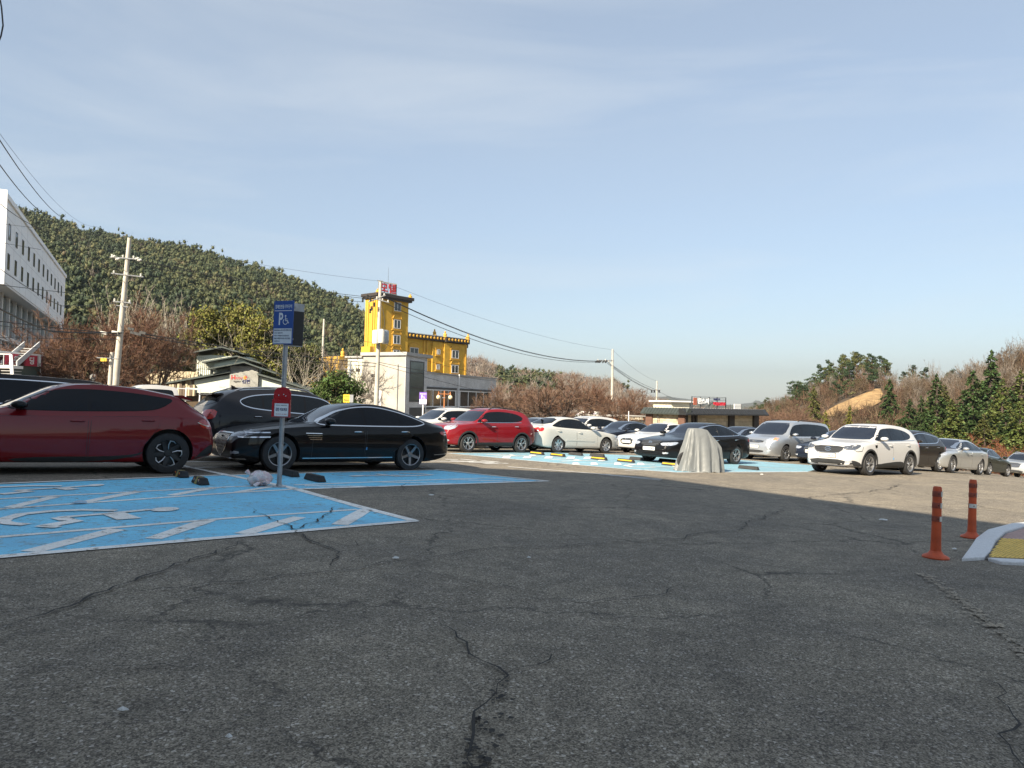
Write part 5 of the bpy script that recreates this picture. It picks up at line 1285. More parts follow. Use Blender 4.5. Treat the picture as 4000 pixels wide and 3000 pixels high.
for k, (u, v, d, ky, lab) in enumerate([(785, 1165, 80, 'pale0', 'leafless ginkgo with steep pale limbs left of the hall roof'), (975, 1195, 79, 'pale1', 'leafless ginkgo with pale limbs behind the hall ridge'), (905, 1260, 81, 'pale2', 'leafless spreading tree above the hall sign'), (1150, 1330, 76, 'pale2', 'leafless crooked tree right of the blue sign post'), (1190, 1290, 78, 'pale1', 'leafless thin tree between the blue sign and the slim pole'), (1300, 1330, 90, 'zelk1', 'grey bare tree left of the yellow hotel')]):
    T('bare_tree', lab, 'leafless street trees by the hall', ky, foot(u, d, .2), height_at(u, v, d) / 9.0, k * 1.9 + .4, B_pale if k < 5 else B_grey, F_grey)
T('camellia_bush', 'round glossy green bush beside the yellow parking sign', None, 'hedge0', foot(1315, 58, .2), height_at(1315, 1462, 58) / 2.9, .5, B_dark, F_shrub, 'bush', sx=1.15)
T('camellia_bush', 'small green bush at the hall end wall', None, 'hedge1', foot(1262, 62, .2), height_at(1262, 1505, 62) / 2.9, .9, B_dark, F_shrub, 'bush')
# bare zelkovas in the middle
for k, (u, v, d, ky, s_, lab) in enumerate([
    (1930, 1490, 62, 'vase0', 1.0, 'bare tree in front of the white tiled building end'), (2000, 1470, 64, 'vase1', 1.05, 'bare dark-limbed tree above the red SUV roof'), (2190, 1432, 56, 'vase1', 1.45, 'large vase-shaped bare tree above the white saloon'),
    (2090, 1480, 84, 'zelk2', 1.2, 'reddish bare tree behind the large vase-shaped one'), (2310, 1465, 84, 'zelk1', 1.3, 'reddish bare tree between the vase-shaped tree and the thin pole'), (2440, 1500, 88, 'zelk2', 1.2, 'reddish bare tree right of the thin pole'), (2500, 1530, 92, 'zelk0', 1.1, 'reddish bare tree next to the black-roofed restaurant'),
    (2395, 1540, 66, 'vase0', 1.0, 'small bare tree in front of the little white house'), (2270, 1570, 60, 'vase0', 1.1, 'low bare tree under the vase-shaped tree'), (2080, 1560, 60, 'vase1', 1.2, 'low bare tree right of the red SUV')]):
    T('bare_tree', lab, 'bare trees along the far edge of the lot', ky, foot(u, d, .2), height_at(u, v, d) / (9.0 if ky[0] == 'z' else 7.0), k * 1.7, B_dark, F_twig if ky[0] == 'z' else F_red, sx=s_)
# right: brown grove, conifers, red shrubs
for k, (u, v, d) in enumerate([(2985, 1590, 112), (3030, 1575, 104), (3080, 1570, 100), (3125, 1580, 96), (3010, 1600, 90), (3150, 1600, 92)]):
    T('bare_tree', 'reddish-brown bare tree in the grove behind the silver people carrier', 'grove behind the silver people carrier', f'zelk{k % 3}', foot(u, d, .2), height_at(u, v, d) / 9.0, k * 1.1, B_dark, F_red, sx=1.2)
for k, (u, v, d, s_, leaf, lab) in enumerate([
    (3180, 1500, 118, .8, F_olive, 'olive pine at the foot of the clearing, left of the white SUV'), (3225, 1595, 80, .8, F_yel, 'small yellowish conifer above the white SUV roof'), (3320, 1575, 90, .7, F_yel, 'yellowish shrub conifer below the clearing'),
    (3475, 1475, 130, .9, F_cedar, 'tall blue-green cedar right of the clearing'), (3660, 1455, 96, 1.0, F_cedar, 'dark cedar left of the tallest one'), (3720, 1550, 76, 1.25, F_cedl, 'broad light green cedar above the silver limousine'),
    (3800, 1440, 92, 1.0, F_cedar, 'dark cedar between two taller cedars'), (3870, 1362, 98, .95, F_cedar, 'tallest pointed cedar on the right slope'), (3915, 1470, 88, 1.0, F_cedl, 'light green cedar right of the tallest cedar'), (3985, 1560, 66, 1.15, F_cedl, 'low light green cedar at the right edge'), (3600, 1540, 88, .9, F_cedar, 'dark cedar on the left flank of the cedar group')]):
    T('cedar_tree', lab, 'cedars on the right slope', f'cedar{k % 3}', foot(u, d, .2), height_at(u, v, d) / 10.0, k * .9, B_dark, leaf, sx=s_)
for k, (u, v, d, lab) in enumerate([(3590, 1690, 58, 'rust-red leafless shrub left of the light green cedar'), (3560, 1700, 62, 'rust-red leafless shrub behind the brown SUV'), (3770, 1680, 58, 'rust-red leafless shrub above the silver limousine boot'), (3830, 1690, 60, 'rust-red leafless shrub above the dark green saloon'), (3900, 1700, 60, 'rust-red leafless shrub above the silver SUV'), (3960, 1720, 66, 'rust-red leafless shrub at the right edge'), (3690, 1715, 64, 'rust-red leafless shrub under the light green cedar')]):
    T('red_shrub', lab, 'rust-red shrubs along the lot edge', f'scrub{k % 2}', foot(u, d, .2), height_at(u, v, d) / 2.2, k * 1.3, B_dark, F_rust, 'shrub', sx=1.6)
# trees on the ridge of the right hill
ridge_trees = []
for k in range(64):
    u = 2905 + k * 11 + rt.uniform(-5, 5) if k < 50 else 3480 + (k - 50) * 26 + rt.uniform(-8, 8)
    p = hill_r.pt(u, rt.uniform(.80, 1.0) if k % 3 else rt.uniform(.6, .85)); q = Vector(p) - Vector(CAM); pv = CY - FPX * (q.dot(Vector(_U)) / q.dot(Vector(_F)))
    if in_poly((u, pv), cl): continue
    gr_ = rt.random() < (.68 if u < 3470 else .3)
    hh = rt.uniform(4.0, 6.5) * (.75 if u < 3080 else 1.0)
    if gr_: T('pine_tree', 'dark pine among the trees on the ridge of the right hill', 'ridge trees on the right hill', f'pine{k % 3}', Vector(p) - Vector((0, 0, .3)), hh / 8.0, k, B_pine, F_dark if k % 2 else F_mid)
    else: T('bare_tree', 'bare grey tree among the pines on the ridge of the right hill', 'ridge trees on the right hill', f'slim{k % 3}', Vector(p) - Vector((0, 0, .3)), hh / 7.6, k, B_grey, F_grey)
for k in range(44):                                            # tall stand above the clearing
    u = 3120 + k * 13.5 + rt.uniform(-5, 5); p = hill_r.pt(u, rt.uniform(.93, 1.02)); nb_ = k % 4 == 3 or (u > 3470 and k % 3 != 0)
    T('bare_tree' if nb_ else 'pine_tree', ('tall bare tree' if nb_ else 'tall slender pine') + ' in the stand along the top of the dry grass clearing', 'stand above the clearing', f'slim{k % 3}' if nb_ else f'pine{k % 3}', Vector(p) - Vector((0, 0, .3)), rt.uniform(5.2, 8.0) / 8.0 * (.6 if u < 3200 else (1 if u < 3470 else .85)), k * 2.2, B_grey if nb_ else B_pine, F_brown if nb_ else (F_dark, F_mid, F_olive)[k % 3], sx=.8)
for k, (u, d, hh) in enumerate([(3555, 112, 6.5), (3630, 104, 7.5), (3690, 112, 9.0), (3765, 104, 8.5), (3835, 108, 10.0), (3905, 104, 9.0), (3950, 92, 9.5), (3990, 100, 12.0), (4040, 84, 9.0), (3590, 78, 4.5), (3655, 74, 5.0), (3845, 72, 6.0), (3930, 74, 6.5)]):
    T('cedar_tree', 'cedar in the dense green stand on the right slope', 'cedars on the right slope', f'cedar{k % 3}', foot(u, d, .2) + Vector((0, 0, max(0, (d - 88) * .12))), hh / 10.0, k * 1.4, B_dark, (F_cedar, F_cedl, F_olive)[k % 3], sx=1.25)
for k in range(46):                                            # taller bare trees farther right
    u = 3560 + k * 11 + rt.uniform(-6, 6); p = hill_r.pt(u, rt.uniform(.35, 1.0))
    T('bare_tree', 'brown bare tree in the wood on the right slope', 'wood on the right slope', f'slim{k % 3}' if k % 2 else f'vase{k % 2}', Vector(p) - Vector((0, 0, .3)), rt.uniform(5.5, 8.5) / 7.6, k, B_grey, F_brown if k % 3 else F_grey)

# ------------------------------------------------------------------ air
mb = MB().box(-4300, 4300, -300, 5200, -40, 260)
hz = mb.build('haze', None); tag(hz, kind='stuff')
hm = bpy.data.materials.new('haze_air'); hm.use_nodes = True; hn = hm.node_tree; hn.nodes.clear()
ho = hn.nodes.new('ShaderNodeOutputMaterial'); hv = hn.nodes.new('ShaderNodeVolumePrincipled')
hv.inputs['Color'].default_value = (0.29, 0.335, 0.40, 1); hv.inputs['Density'].default_value = 0.00016; hv.inputs['Anisotropy'].default_value = 0.0
hn.links.new(hv.outputs['Volume'], ho.inputs['Volume']); hz.data.materials.append(hm)
# ------------------------------------------------------------------ buildings
class Bld:                                                   # local frame: x along the front, y into the building, z up (world)
    def __init__(s, name, label, p0, p1, cat='building', group=None):
        d = Vector((p1[0] - p0[0], p1[1] - p0[1])).normalized()
        s.M = Matrix(((d.x, -d.y, 0, p0[0]), (d.y, d.x, 0, p0[1]), (0, 0, 1, 0), (0, 0, 0, 1)))
        s.e = empty(name, s.M, label, cat, group); s.d = d
    def box(s, nm, x0, x1, y0, y1, z0, z1, m_, par=None):
        return MB().box(x0, x1, y0, y1, z0, z1).build(nm, m_, par or s.e)
    def prism(s, nm, poly, a0, a1, axis, m_, par=None):
        return MB().prism(poly, a0, a1, axis).build(nm, m_, par or s.e)
    def window(s, x0, x1, z0, z1, frame, pane, y=0.0, n=2, fw=.06, depth=.10, axis='x', nm='window'):
        """frame proud of the wall, panes set back in it. axis 'x': front wall, 'y': wall at x = y"""
        def B(mb, a0, a1, b0, b1, c0, c1):                     # a along, b outward(-), c up
            if axis == 'x': mb.box(a0, a1, y + b0, y + b1, c0, c1)
            else: mb.box(y + b0, y + b1, a0, a1, c0, c1)
        f = MB(); o0, o1 = -.05, .02
        B(f, x0, x1, o0, o1, z0, z0 + fw); B(f, x0, x1, o0, o1, z1 - fw, z1)
        for k in range(n + 1):
            a = x0 + (x1 - x0 - fw) * k / n; B(f, a, a + fw, o0 + .002, o1, z0 + fw, z1 - fw)
        w_ = f.build(nm, frame, s.e)
        for k in range(n):
            a = x0 + (x1 - x0 - fw) * k / n + fw; p = MB(); B(p, a, a + (x1 - x0 - fw) / n - fw, -.022 - .006 * (k % 2), .0, z0 + fw, z1 - fw); p.build('pane', pane, w_)
        return w_
M_wwall = mat('white_cladding', (0.86, 0.87, 0.88), .6, var=.04, vscale=.4); M_pane = mat('window_pane', (0.030, 0.036, 0.038), .05, var=.3, vscale=.6, spec=.8)
M_panel = mat('greenish_glazing', (0.075, 0.105, 0.10), .06, var=.3, vscale=.3, spec=.8); M_wframe = mat('white_frame', (0.74, 0.74, 0.73), .5, var=.04); M_dframe = mat('dark_frame', (0.05, 0.05, 0.05), .5, var=.1)
M_conw = mat('grey_concrete', (0.36, 0.36, 0.35), .85, var=.15, vscale=.8); M_yel = mat('yellow_stucco', (0.55, 0.325, 0.034), .8, var=.18, vscale=.9, bump=.3, bscale=12)
M_yel2 = mat('yellow_trim', (0.54, 0.31, 0.04), .75, var=.10, vscale=1.2); M_corn = mat('dark_cornice', (0.035, 0.028, 0.024), .6, var=.2); M_banner = mat('red_banner', (0.42, 0.03, 0.06), .6, var=.1)
def slab_tiles(name, base, grout, sx, sz, axis_map, var=.10):        # small tile cladding far too fine to count
    m, nt, b, L = node_mat(name); tcn = N(nt, 'TexCoord'); mpn = N(nt, 'Mapping'); mpn.inputs['Rotation'].default_value = axis_map; L(tcn.outputs['Object'], mpn.inputs['Vector'])
    br = N(nt, 'TexBrick', **{'Scale': 1.0, 'Mortar Size': .012, 'Brick Width': sx, 'Row Height': sz}); br.offset = .0
    br.inputs['Color1'].default_value = (*[c * (1 - var) for c in base], 1); br.inputs['Color2'].default_value = (*[min(.9, c * (1 + var)) for c in base], 1); br.inputs['Mortar'].default_value = (*grout, 1)
    L(mpn.outputs['Vector'], br.inputs['Vector'])
    n_ = N(nt, 'TexNoise', Scale=.7, Detail=6.0); L(tcn.outputs['Object'], n_.inputs['Vector'])
    st_ = ramp(nt, n_.outputs['Fac'], .35, .65, (.82, .82, .82), (1.05, 1.05, 1.05), L)
    L(mixc(nt, L, 1.0, br.outputs['Color'], st_, 'MULTIPLY'), b.inputs['Base Color']); b.inputs['Roughness'].default_value = .5
    return m
M_tileF = slab_tiles('tile_front', (.60, .60, .60), (.34, .33, .31), .30, .10, (R_(90), 0, 0)); M_tileS = slab_tiles('tile_side', (.66, .65, .61), (.40, .38, .34), .30, .10, (R_(90), 0, R_(90)))

# --- white hotel, left edge
b = Bld('white_hotel', 'white modern hotel with two rows of small windows at the left edge', (-44.85, 62.0), (-66.6, 105.0))
LH = 48.5
b.box('upper_storeys', 0, LH, 0, 16, 11.0, 18.3, M_wwall)
b.box('parapet', -.15, LH + .15, -.15, 16.1, 18.3, 18.75, M_wwall); b.box('end_trim', -.25, .0, -.2, 16.1, 10.6, 18.9, M_wwall)
for row, z in enumerate((15.0, 12.3)):
    for k in range(12):
        b.window(2.2 + k * 3.75, 3.15 + k * 3.75, z, z + 1.45, M_dframe, M_pane, n=1, fw=.05)
M_joint2 = mat('panel_joint', (.45, .46, .48), .7, var=0)
for z in (12.0, 14.55, 16.9): b.box('panel_joint', .02, LH - .02, -.006, -.001, z, z + .025, M_joint2)
for k in range(13): b.box('panel_joint', 1.5 + k * 3.75, 1.525 + k * 3.75, -.007, -.001, 11.0, 18.3, M_joint2)
b.box('lower_wall', 0, LH, 3.0, 15.5, -1.5, 11.0, M_conw)
b.box('soffit', 0, LH, .05, 3.0, 10.8, 10.99, M_wframe)
for k in range(13):
    MB().box(.8 + k * 3.75, 1.15 + k * 3.75, 1.2, 1.55, -1.5, 10.8).build('column', M_wframe, b.e)
for k in range(12):
    for z0, z1 in ((6.6, 10.6), (2.4, 6.3)):
        b.box('glazing', 1.25 + k * 3.75, 4.45 + k * 3.75, 1.45, 1.53, z0, z1, M_panel)
b.box('end_pier', LH - 3.6, LH, .02, 3.0, 5.0, 11.0, M_wwall)
b.box('floor_band', .0, LH - 3.6, 1.0, 3.0, 6.2, 6.7, M_wframe); b.box('canopy', 0, LH - 8, -.8, 1.0, 2.0, 2.5, M_wframe)
# --- outdoor stair
so = at(8, 1440, 50); st_ = empty('outdoor_stair', Matrix.Translation((so.x, so.y, 0)), 'white outdoor steel stair in front of the hotel at the left edge', 'stair')
zl = at(8, 1428, 50).z
for k in range(8): MB().box(.0, .95, k * .28, k * .28 + .30, zl + k * .19, zl + k * .19 + .05).build('step', M_conw, st_)
for x in (-.12, .98): MB().prism([(0, zl - .1), (0, zl + .35), (2.3, zl + 1.9), (2.3, zl + 1.5)], x, x + .07, 'x').build('parapet', mat('stair_grey', (.42, .43, .44), .6), st_)
MB().box(-1.2, 1.5, -1.3, -.02, zl - .22, zl - .02).build('landing', M_wframe, st_)
for k in range(9): MB().box(.85, 1.45, -1.28 + k * .01, -.1, zl - .42 - k * .2, zl - .37 - k * .2).build('step', M_conw, st_)
MB().prism([(1.42, zl + .72), (1.62, zl + .72), (1.95, zl - 2.4), (1.70, zl - 2.4)], -1.35, -1.28, 'y').build('parapet', M_wframe, st_)
for k in range(7): MB().tube((-1.1 + k * .42, -1.27, zl), (-1.1 + k * .42, -1.27, zl + .72), .02, n=6).build('railing_post', M_white, st_)
MB().tube((-1.2, -1.27, zl + .74), (1.5, -1.27, zl + .74), .035, n=6).build('handrail', M_white, st_)
MB().box(-1.1, -.1, -1.0, 1.5, zl - 3, zl - .23).build('stair_wall', M_conw, st_)
# --- wedding hall annexe with red banners
b = Bld('banner_shop', 'low glazed shop with red banners below the white hotel', (at(103, 1400, 52).x, 52.0), (at(160, 1400, 53.4).x, 53.4))
zt = at(150, 1390, 53).z; zb = at(150, 1432, 53).z; w1 = 1.45
b.box('shop_wall', -3.0, w1, .1, 6, -2, zb, M_panel); b.box('roof', -3.0, w1 + .1, -.05, 6.2, zt, zt + .12, M_wframe)
bn = b.box('banner', -.15, .98, -.06, .06, zb, zt, M_banner); b.box('banner', -1.9, -.75, -.06, .06, zb, zt, M_banner)
link('banner_text', text_mesh('딩', .58, None, .004, .012), M_white, bn, Matrix.Translation((.42, -.08, (zt + zb) / 2)) @ Matrix.Rotation(math.pi / 2, 4, 'X'))
link('banner_text', text_mesh('웨', .58, None, .004, .012), M_white, bn, Matrix.Translation((-1.0, -.08, (zt + zb) / 2)) @ Matrix.Rotation(math.pi / 2, 4, 'X'))
b2 = MB(); b2.prism([(w1 - .42, zb), (w1 - .42, zt), (w1 - .40, zt), (w1 - .40, zb)], 0, .1, 'y')
b.prism('side_banner', [(.0, zb), (.0, zt), (5.0, zt - .12), (5.0, zb - .10)], w1 - .02, w1 + .10, 'x', mat('faded_banner', (.36, .09, .11), .7, var=.2))
for k in range(6): b.box('shop_post', w1 - .02, w1 + .1, .1 + k * .85, .2 + k * .85, -2, zb - .12, M_wframe)
b.box('flag_frame', w1 - .35, w1 - .15, -.09, .07, zb, zt + .02, M_wframe)
# --- small grey sheds and gravestone-like block between
b = Bld('grey_shed', 'low grey tin shed behind the black van', (at(285, 1480, 60).x, 60.0), (at(405, 1480, 63).x, 63.0))
z1 = at(340, 1478, 61).z; b.box('wall', 0, 2.7, 0, 3, -2, z1 - .25, mat('shed_grey', (.16, .17, .18), .7)); b.prism('roof', [(-.3, z1 - .35), (.4, z1), (2.8, z1 - .05), (2.9, z1 - .35)], -.2, 3.2, 'y', mat('shed_roof', (.10, .11, .12), .6))
b = Bld('traffic_mirror', 'round grey mirror on a post in front of the grey shed', (at(366, 1480, 56).x, 56.0), (at(400, 1480, 56).x, 56.0), 'mirror')
zc = at(366, 1473, 56).z; MB().lathe([(.26, 0), (.26, .03), (.2, .05), (0, .06)], 24, Matrix.Translation((0, -.05, zc)) @ Matrix.Rotation(math.pi / 2, 4, 'X')).build('mirror_face', M_conw, b.e, smooth=40); MB().tube((0, 0, -1.6), (0, 0, zc), .04).build('post', M_galv, b.e)
b = Bld('grey_rubble', 'angular pale sheet standing on rubble beside the hotel shop', (at(225, 1480, 58).x, 58.0), (at(320, 1480, 59).x, 59.0), 'rubble')
q = lambda u, v: (at(u, v, 58).x - at(225, 1480, 58).x, at(u, v, 58).z)
b.prism('sheet', [q(280, 1487), q(293, 1443), q(316, 1470), q(312, 1480)], -.05, .03, 'y', mat('pale_sheet', (.40, .42, .45), .6)); b.prism('mound', [q(225, 1500), q(228, 1468), q(262, 1462), q(285, 1472), q(300, 1500)], .1, 2.0, 'y', M_conw)

# --- retaining wall of stone posts
sw_ = empty('stone_wall', Matrix.Identity(4), 'retaining wall of pale upright stone blocks left of the green-roofed hall', 'wall')
M_blk = mat('pale_stone', (.46, .39, .27), .9, var=.3, vscale=1.6, bump=.5, bscale=5); M_blk2 = mat('dark_stone', (.14, .105, .075), .9, var=.3, vscale=1.6)
rb = np.random.default_rng(9); ME_b = [MB().box(-.5, .5, 0, .35 + .1 * k, 0, 1).mesh() for k in range(3)]
for me_ in ME_b:
    me_.materials.append(None)
    me_.polygons.foreach_set('use_smooth', [False] * len(me_.polygons))
def stone(x, d, z, w_, h_, m_):
    o = bpy.data.objects.new('stone_block', ME_b[rb.integers(3)]); COL.objects.link(o); o.parent = sw_
    o.matrix_local = Matrix.Translation((x, d, z)) @ Matrix.Rotation(rb.normal() * .05, 4, 'Z') @ Matrix.Rotation(rb.normal() * .03, 4, 'Y') @ Matrix.Diagonal((w_, 1, h_, 1)); o.material_slots[0].link = 'OBJECT'; o.material_slots[0].material = m_
xa, xb = at(455, 1470, 72).x, at(765, 1470, 74).x; zz = at(620, 1498, 73).z
for tier, (z0, hh) in enumerate(((zz - 1.2, 1.15), (zz - .02, .70), (zz + .66, .42), (zz + 1.06, .26))):
    x = xa + (0 if tier < 2 else (xb - xa) * (.15 if tier == 2 else .42))
    while x < xb:
        w_ = rb.uniform(.18, .34) if tier < 2 else rb.uniform(.22, .4); stone(x + w_ / 2, 72.0 + tier * .25 + (x - xa) * .2, z0, w_ * .9, hh * rb.uniform(.85, 1.1), M_blk if rb.random() < (.55 if tier < 2 else .9) else M_blk2); x += w_
MB().prism([(xa - 4, 72.3), (xb + 1, 74.2), (xb + 1, 76), (xa - 4, 75)], zz - 3, zz + .4).build('earth_bank', M_soil, sw_)

# --- green-roofed hall with slatted sign
D0 = 74.0; hx = at(900, 1500, D0)
b = Bld('hall', 'pale hall with stacked dark green roofs and a slatted sign panel', (hx.x, hx.y), (hx.x + 1, hx.y + .10))
def Q(u, v): p = at(u, v, D0); return (p.x - hx.x, p.z)
M_mint = mat('mint_render', (.56, .60, .52), .8, var=.08, vscale=.6); M_groof = mat('green_roof', (.028, .045, .042), .5, var=.2, vscale=1.0); M_groof2 = mat('roof_edge', (.06, .075, .07), .5, var=.2)
b.prism('gable_wall', [Q(632, 1508), Q(902, 1463), Q(1008, 1468), Q(1268, 1549), Q(1258, 1560), Q(1010, 1535), Q(690, 1534)], 0, 5.0, 'y', M_mint)
def roof(u0, v0, ua, va, u1, v1, th, y0, y1, m_=M_groof):
    a, c_, e_ = Q(u0, v0), Q(ua, va), Q(u1, v1)
    b.prism('roof', [a, c_, (c_[0], c_[1] + th), (a[0], a[1] + th)], y0, y1, 'y', m_); b.prism('roof', [c_, e_, (e_[0], e_[1] + th), (c_[0], c_[1] + th)], y0, y1, 'y', m_)
    for p_, q_ in ((a, c_), (c_, e_)): b.prism('fascia', [p_, q_, (q_[0], q_[1] + th * 1.15), (p_[0], p_[1] + th * 1.15)], y0 - .10, y0 - .003, 'y', M_groof2)
roof(628, 1508, 905, 1455, 906, 1455.5, .16, -.5, 5.6); roof(1005, 1464, 1140, 1504, 1277, 1550, .16, -.5, 5.6)
b.box('end_wall', Q(1110, 1548)[0], Q(1228, 1555)[0], .3, 4.5, -2.5, Q(1200, 1553)[1], mat('cream_wall', (.60, .52, .36), .8, var=.08))
sx0, sx1, sz0, sz1 = Q(901, 1500)[0], Q(1008, 1500)[0], Q(950, 1527)[1], Q(950, 1431)[1]
b.box('sign_backing', sx0, sx1, -.35, -.02, sz0, sz1, M_dframe)
M_slat = mat('slat_grey', (.50, .50, .46), .6, var=.06); ME_s = MB().box(0, sx1 - sx0, -.05, 0, 0, (sz1 - sz0) / 22 * .55).mesh()
for k in range(22): link('slat', ME_s, M_slat, b.e, Matrix.Translation((sx0, -.352, sz0 + (sz1 - sz0) * (k + .2) / 22)))
def sign_text(txt, u, v, size, m_, bold=.006):
    p = Q(u, v); link('sign_letters', text_mesh(txt, size, None, .01, bold), m_, b.e, Matrix.Translation((p[0], -.425, p[1])) @ Matrix.Rotation(math.pi / 2, 4, 'X'))
M_sred = mat('sign_red', (.45, .03, .03), .5, var=0); M_snavy = mat('sign_navy', (.02, .025, .10), .5, var=0); M_soran = mat('sign_orange', (.75, .22, .02), .5, var=0)
sign_text('H', 915, 1475, .62, M_sred, .016); sign_text('appy', 936, 1478, .40, mat('sign_pink', (.48, .16, .15), .6, var=.1), .004); sign_text('김천', 963, 1490, .46, M_snavy, .012); sign_text('together', 930, 1491, .20, M_dframe)
p = Q(961, 1474); MB().prism([(p[0] - .22, p[1] - .12), (p[0] - .05, p[1] - .24), (p[0] + .10, p[1] - .2), (p[0], p[1] + .06), (p[0] - .14, p[1] + .16)], -.43, -.41, 'y').build('sign_emblem', M_soran, b.e); MB().prism([(p[0], p[1] - .04), (p[0] + .22, p[1] - .06), (p[0] + .02, p[1] + .22)], -.436, -.416, 'y').build('sign_emblem', M_sred, b.e)
roof(826, 1446, 962, 1419, 1082, 1462, .10, -1.1, 1.5); roof(790, 1418, 922, 1393, 1012, 1420, .12, .2, 4.0)
b.prism('gable_wall', [Q(828, 1446), Q(830, 1418), Q(870, 1412), Q(925, 1396), Q(985, 1425), Q(985, 1462), Q(902, 1466)], .8, 4.0, 'y', M_mint)
b.prism('tower_wall', [Q(757, 1480), Q(758, 1388), Q(812, 1384), Q(960, 1392), Q(960, 1440), Q(860, 1470)], 1.2, 4.4, 'y', M_mint)
for k in range(9): b.box('wall_batten', Q(762 + k * 7.5, 1480)[0], Q(764 + k * 7.5, 1480)[0], 1.14, 1.2, Q(760, 1478 - k * 1.2)[1], Q(760, 1392)[1], mat('batten', (.62, .63, .55), .8))
roof(741, 1381, 862, 1357, 948, 1384, .12, .4, 5.0)
b.box('hall_window', Q(812, 1460)[0], Q(820, 1460)[0], 1.12, 1.2, Q(812, 1462)[1], Q(812, 1442)[1], M_pane)
MB().path([(*((Q(832, 1467)[0], .5)), Q(832, 1467)[1]), (Q(843, 1447)[0], .5, Q(843, 1447)[1])], .07).build('downpipe', M_white, b.e)

# --- yellow hotel
b = Bld('yellow_hotel', 'bright yellow hotel with a tall tower and dark cornices', (-24.07, 125.0), (-24.07 + .643, 125.0 + .766))
zt, zw = 20.0, 13.6
b.M = b.M @ Matrix.Diagonal((.905, 1, 1, 1)); b.e.matrix_world = b.M
b.box('tower', 0, 8.1, 0, 3.2, -2, zt - .9, M_yel); b.box('cornice', -.5, 8.6, -.5, 3.6, zt - .9, zt - .55, M_corn); b.box('cornice', -.7, 8.9, -.75, 3.8, zt - .55, zt, M_corn)
b.box('wing', 8.1, 25.6, .6, 10, -2, zw - .9, M_yel); b.box('wing_bay', 15.4, 18.6, .25, .6, -2, zw - 1.1, M_yel); b.box('wing', 25.6, 29.0, 3.4, 10, -2, zw - 1.3, M_yel)
b.box('wing_pavilion', 18.6, 25.6, .0, .6, -2, zw - 1.1, M_yel)
b.box('cornice', 8.12, 18.6, .0, 10.2, zw - .9, zw, M_corn); b.box('cornice', 18.61, 25.95, -.45, 10.2, zw - .95, zw - .02, M_corn); b.box('cornice', 25.96, 29.4, 2.95, 10.2, zw - 1.35, zw - .35, M_corn)
b.box('cornice_cap', 8.1, 25.9, .25, 10.0, zw, zw + .16, mat('cap_grey', (.5, .49, .46), .7)); 
M_disc = mat('lamp_disc', (.66, .64, .58), .5, var=.05); ME_d = MB().lathe([(.26, 0), (.26, .08), (.2, .12), (0, .13)], 14).mesh(40)
for k in range(21):
    x = 8.7 + k * .98; y_, z_ = (-.02, zw - .42) if x < 18.6 else ((-.47, zw - .45) if x < 25.9 else (2.93, zw - .85))
    if x < 29.2: link('cornice_disc', ME_d, M_disc if k > 4 else M_yel2, b.e, Matrix.Translation((x, y_, z_)) @ Matrix.Rotation(math.pi / 2, 4, 'X'))
ME_u = MB().lathe([(.42, 0), (.42, .18), (.30, .26), (.38, .6), (.30, .85), (.12, 1.0), (.2, 1.2), (.1, 1.4), (0, 1.46)], 12).mesh(40)
for x, y_, z_ in ((16.2, .6, zw + .14), (18.8, .1, zw - .05), (25.7, -.1, zw - .05), (29.0, 3.3, zw - .37), (-.2, -.3, zt), (8.2, -.3, zt)): link('finial', ME_u, M_yel2, b.e, Matrix.Translation((x, y_, z_)) @ Matrix.Diagonal((1, 1, .85 if z_ < 19 else .5, 1)))
for x in (.15, .75, 13.0, 13.9, 15.5, 25.0): b.box('pilaster', x, x + .38, (-.14 if x < 2 or x > 20 else .40), (.0 if x < 2 or x > 20 else .6), -2, (zt if x < 8 else zw) - 1.1, M_yel2)
for y_ in (.4, 1.0, 2.2, 2.7): b.box('pilaster', -.18, .0, y_, y_ + .4, -2, zt - 1.0, M_yel2)
b.box('tower_base', -1.0, -.2, .5, 3.0, -2, 10.5, M_yel); b.box('side_wing', -9.5, -4.6, 1.0, 8, -2, 5.2, M_yel); b.box('cornice', -9.8, -4.4, .7, 8.2, 5.2, 5.5, M_corn); b.box('side_wing', -7.6, -4.6, 1.2, 7, 5.5, 8.4, M_yel)
link('finial', ME_u, M_yel2, b.e, Matrix.Translation((-6.6, 1.5, 8.4)))
def yel_window(x, z, w_, h_, y_, arch=True):
    f = b.box('window_surround', x - w_ / 2 - .28, x + w_ / 2 + .28, y_ - .12, y_ + .0, z - h_ / 2 - .22, z + h_ / 2 + .12, M_yel2)
    b.box('sill', x - w_ / 2 - .45, x + w_ / 2 + .45, y_ - .22, y_ + .0, z - h_ / 2 - .36, z - h_ / 2 - .22, M_yel2, f)
    b.box('lintel', x - w_ / 2 - .45, x + w_ / 2 + .45, y_ - .20, y_ + .0, z + h_ / 2 + .12, z + h_ / 2 + .24, M_yel2, f)
    if arch:
        mb = MB(); n = 12; a_ = [(x + (w_ / 2 + .2) * math.cos(math.pi * k / n), z + h_ / 2 + .24 + .72 * math.sin(math.pi * k / n)) for k in range(n + 1)]
        mb.prism(a_, y_ - .13, y_, 'y'); mb.build('arch', M_yel2, f)
        MB().path([(p_[0], y_ - .15, p_[1]) for p_ in a_], .07, 6).build('arch_moulding', M_yel2, f)
    b.window(x - w_ / 2, x + w_ / 2, z - h_ / 2, z + h_ / 2, M_wframe, M_pane, y=y_ - .125, n=2, fw=.09)
for z in (18.15, 15.0, 12.2, 9.5): yel_window(5.1, z - .1, 1.75, 1.6, 0, z < 18)
for x, z, y_ in ((10.4, 10.2, .6), (10.4, 7.2, .6), (21.8, 10.4, 0), (21.8, 7.5, 0)): yel_window(x, z, 2.1 if x > 12 else 2.3, 1.6, y_)
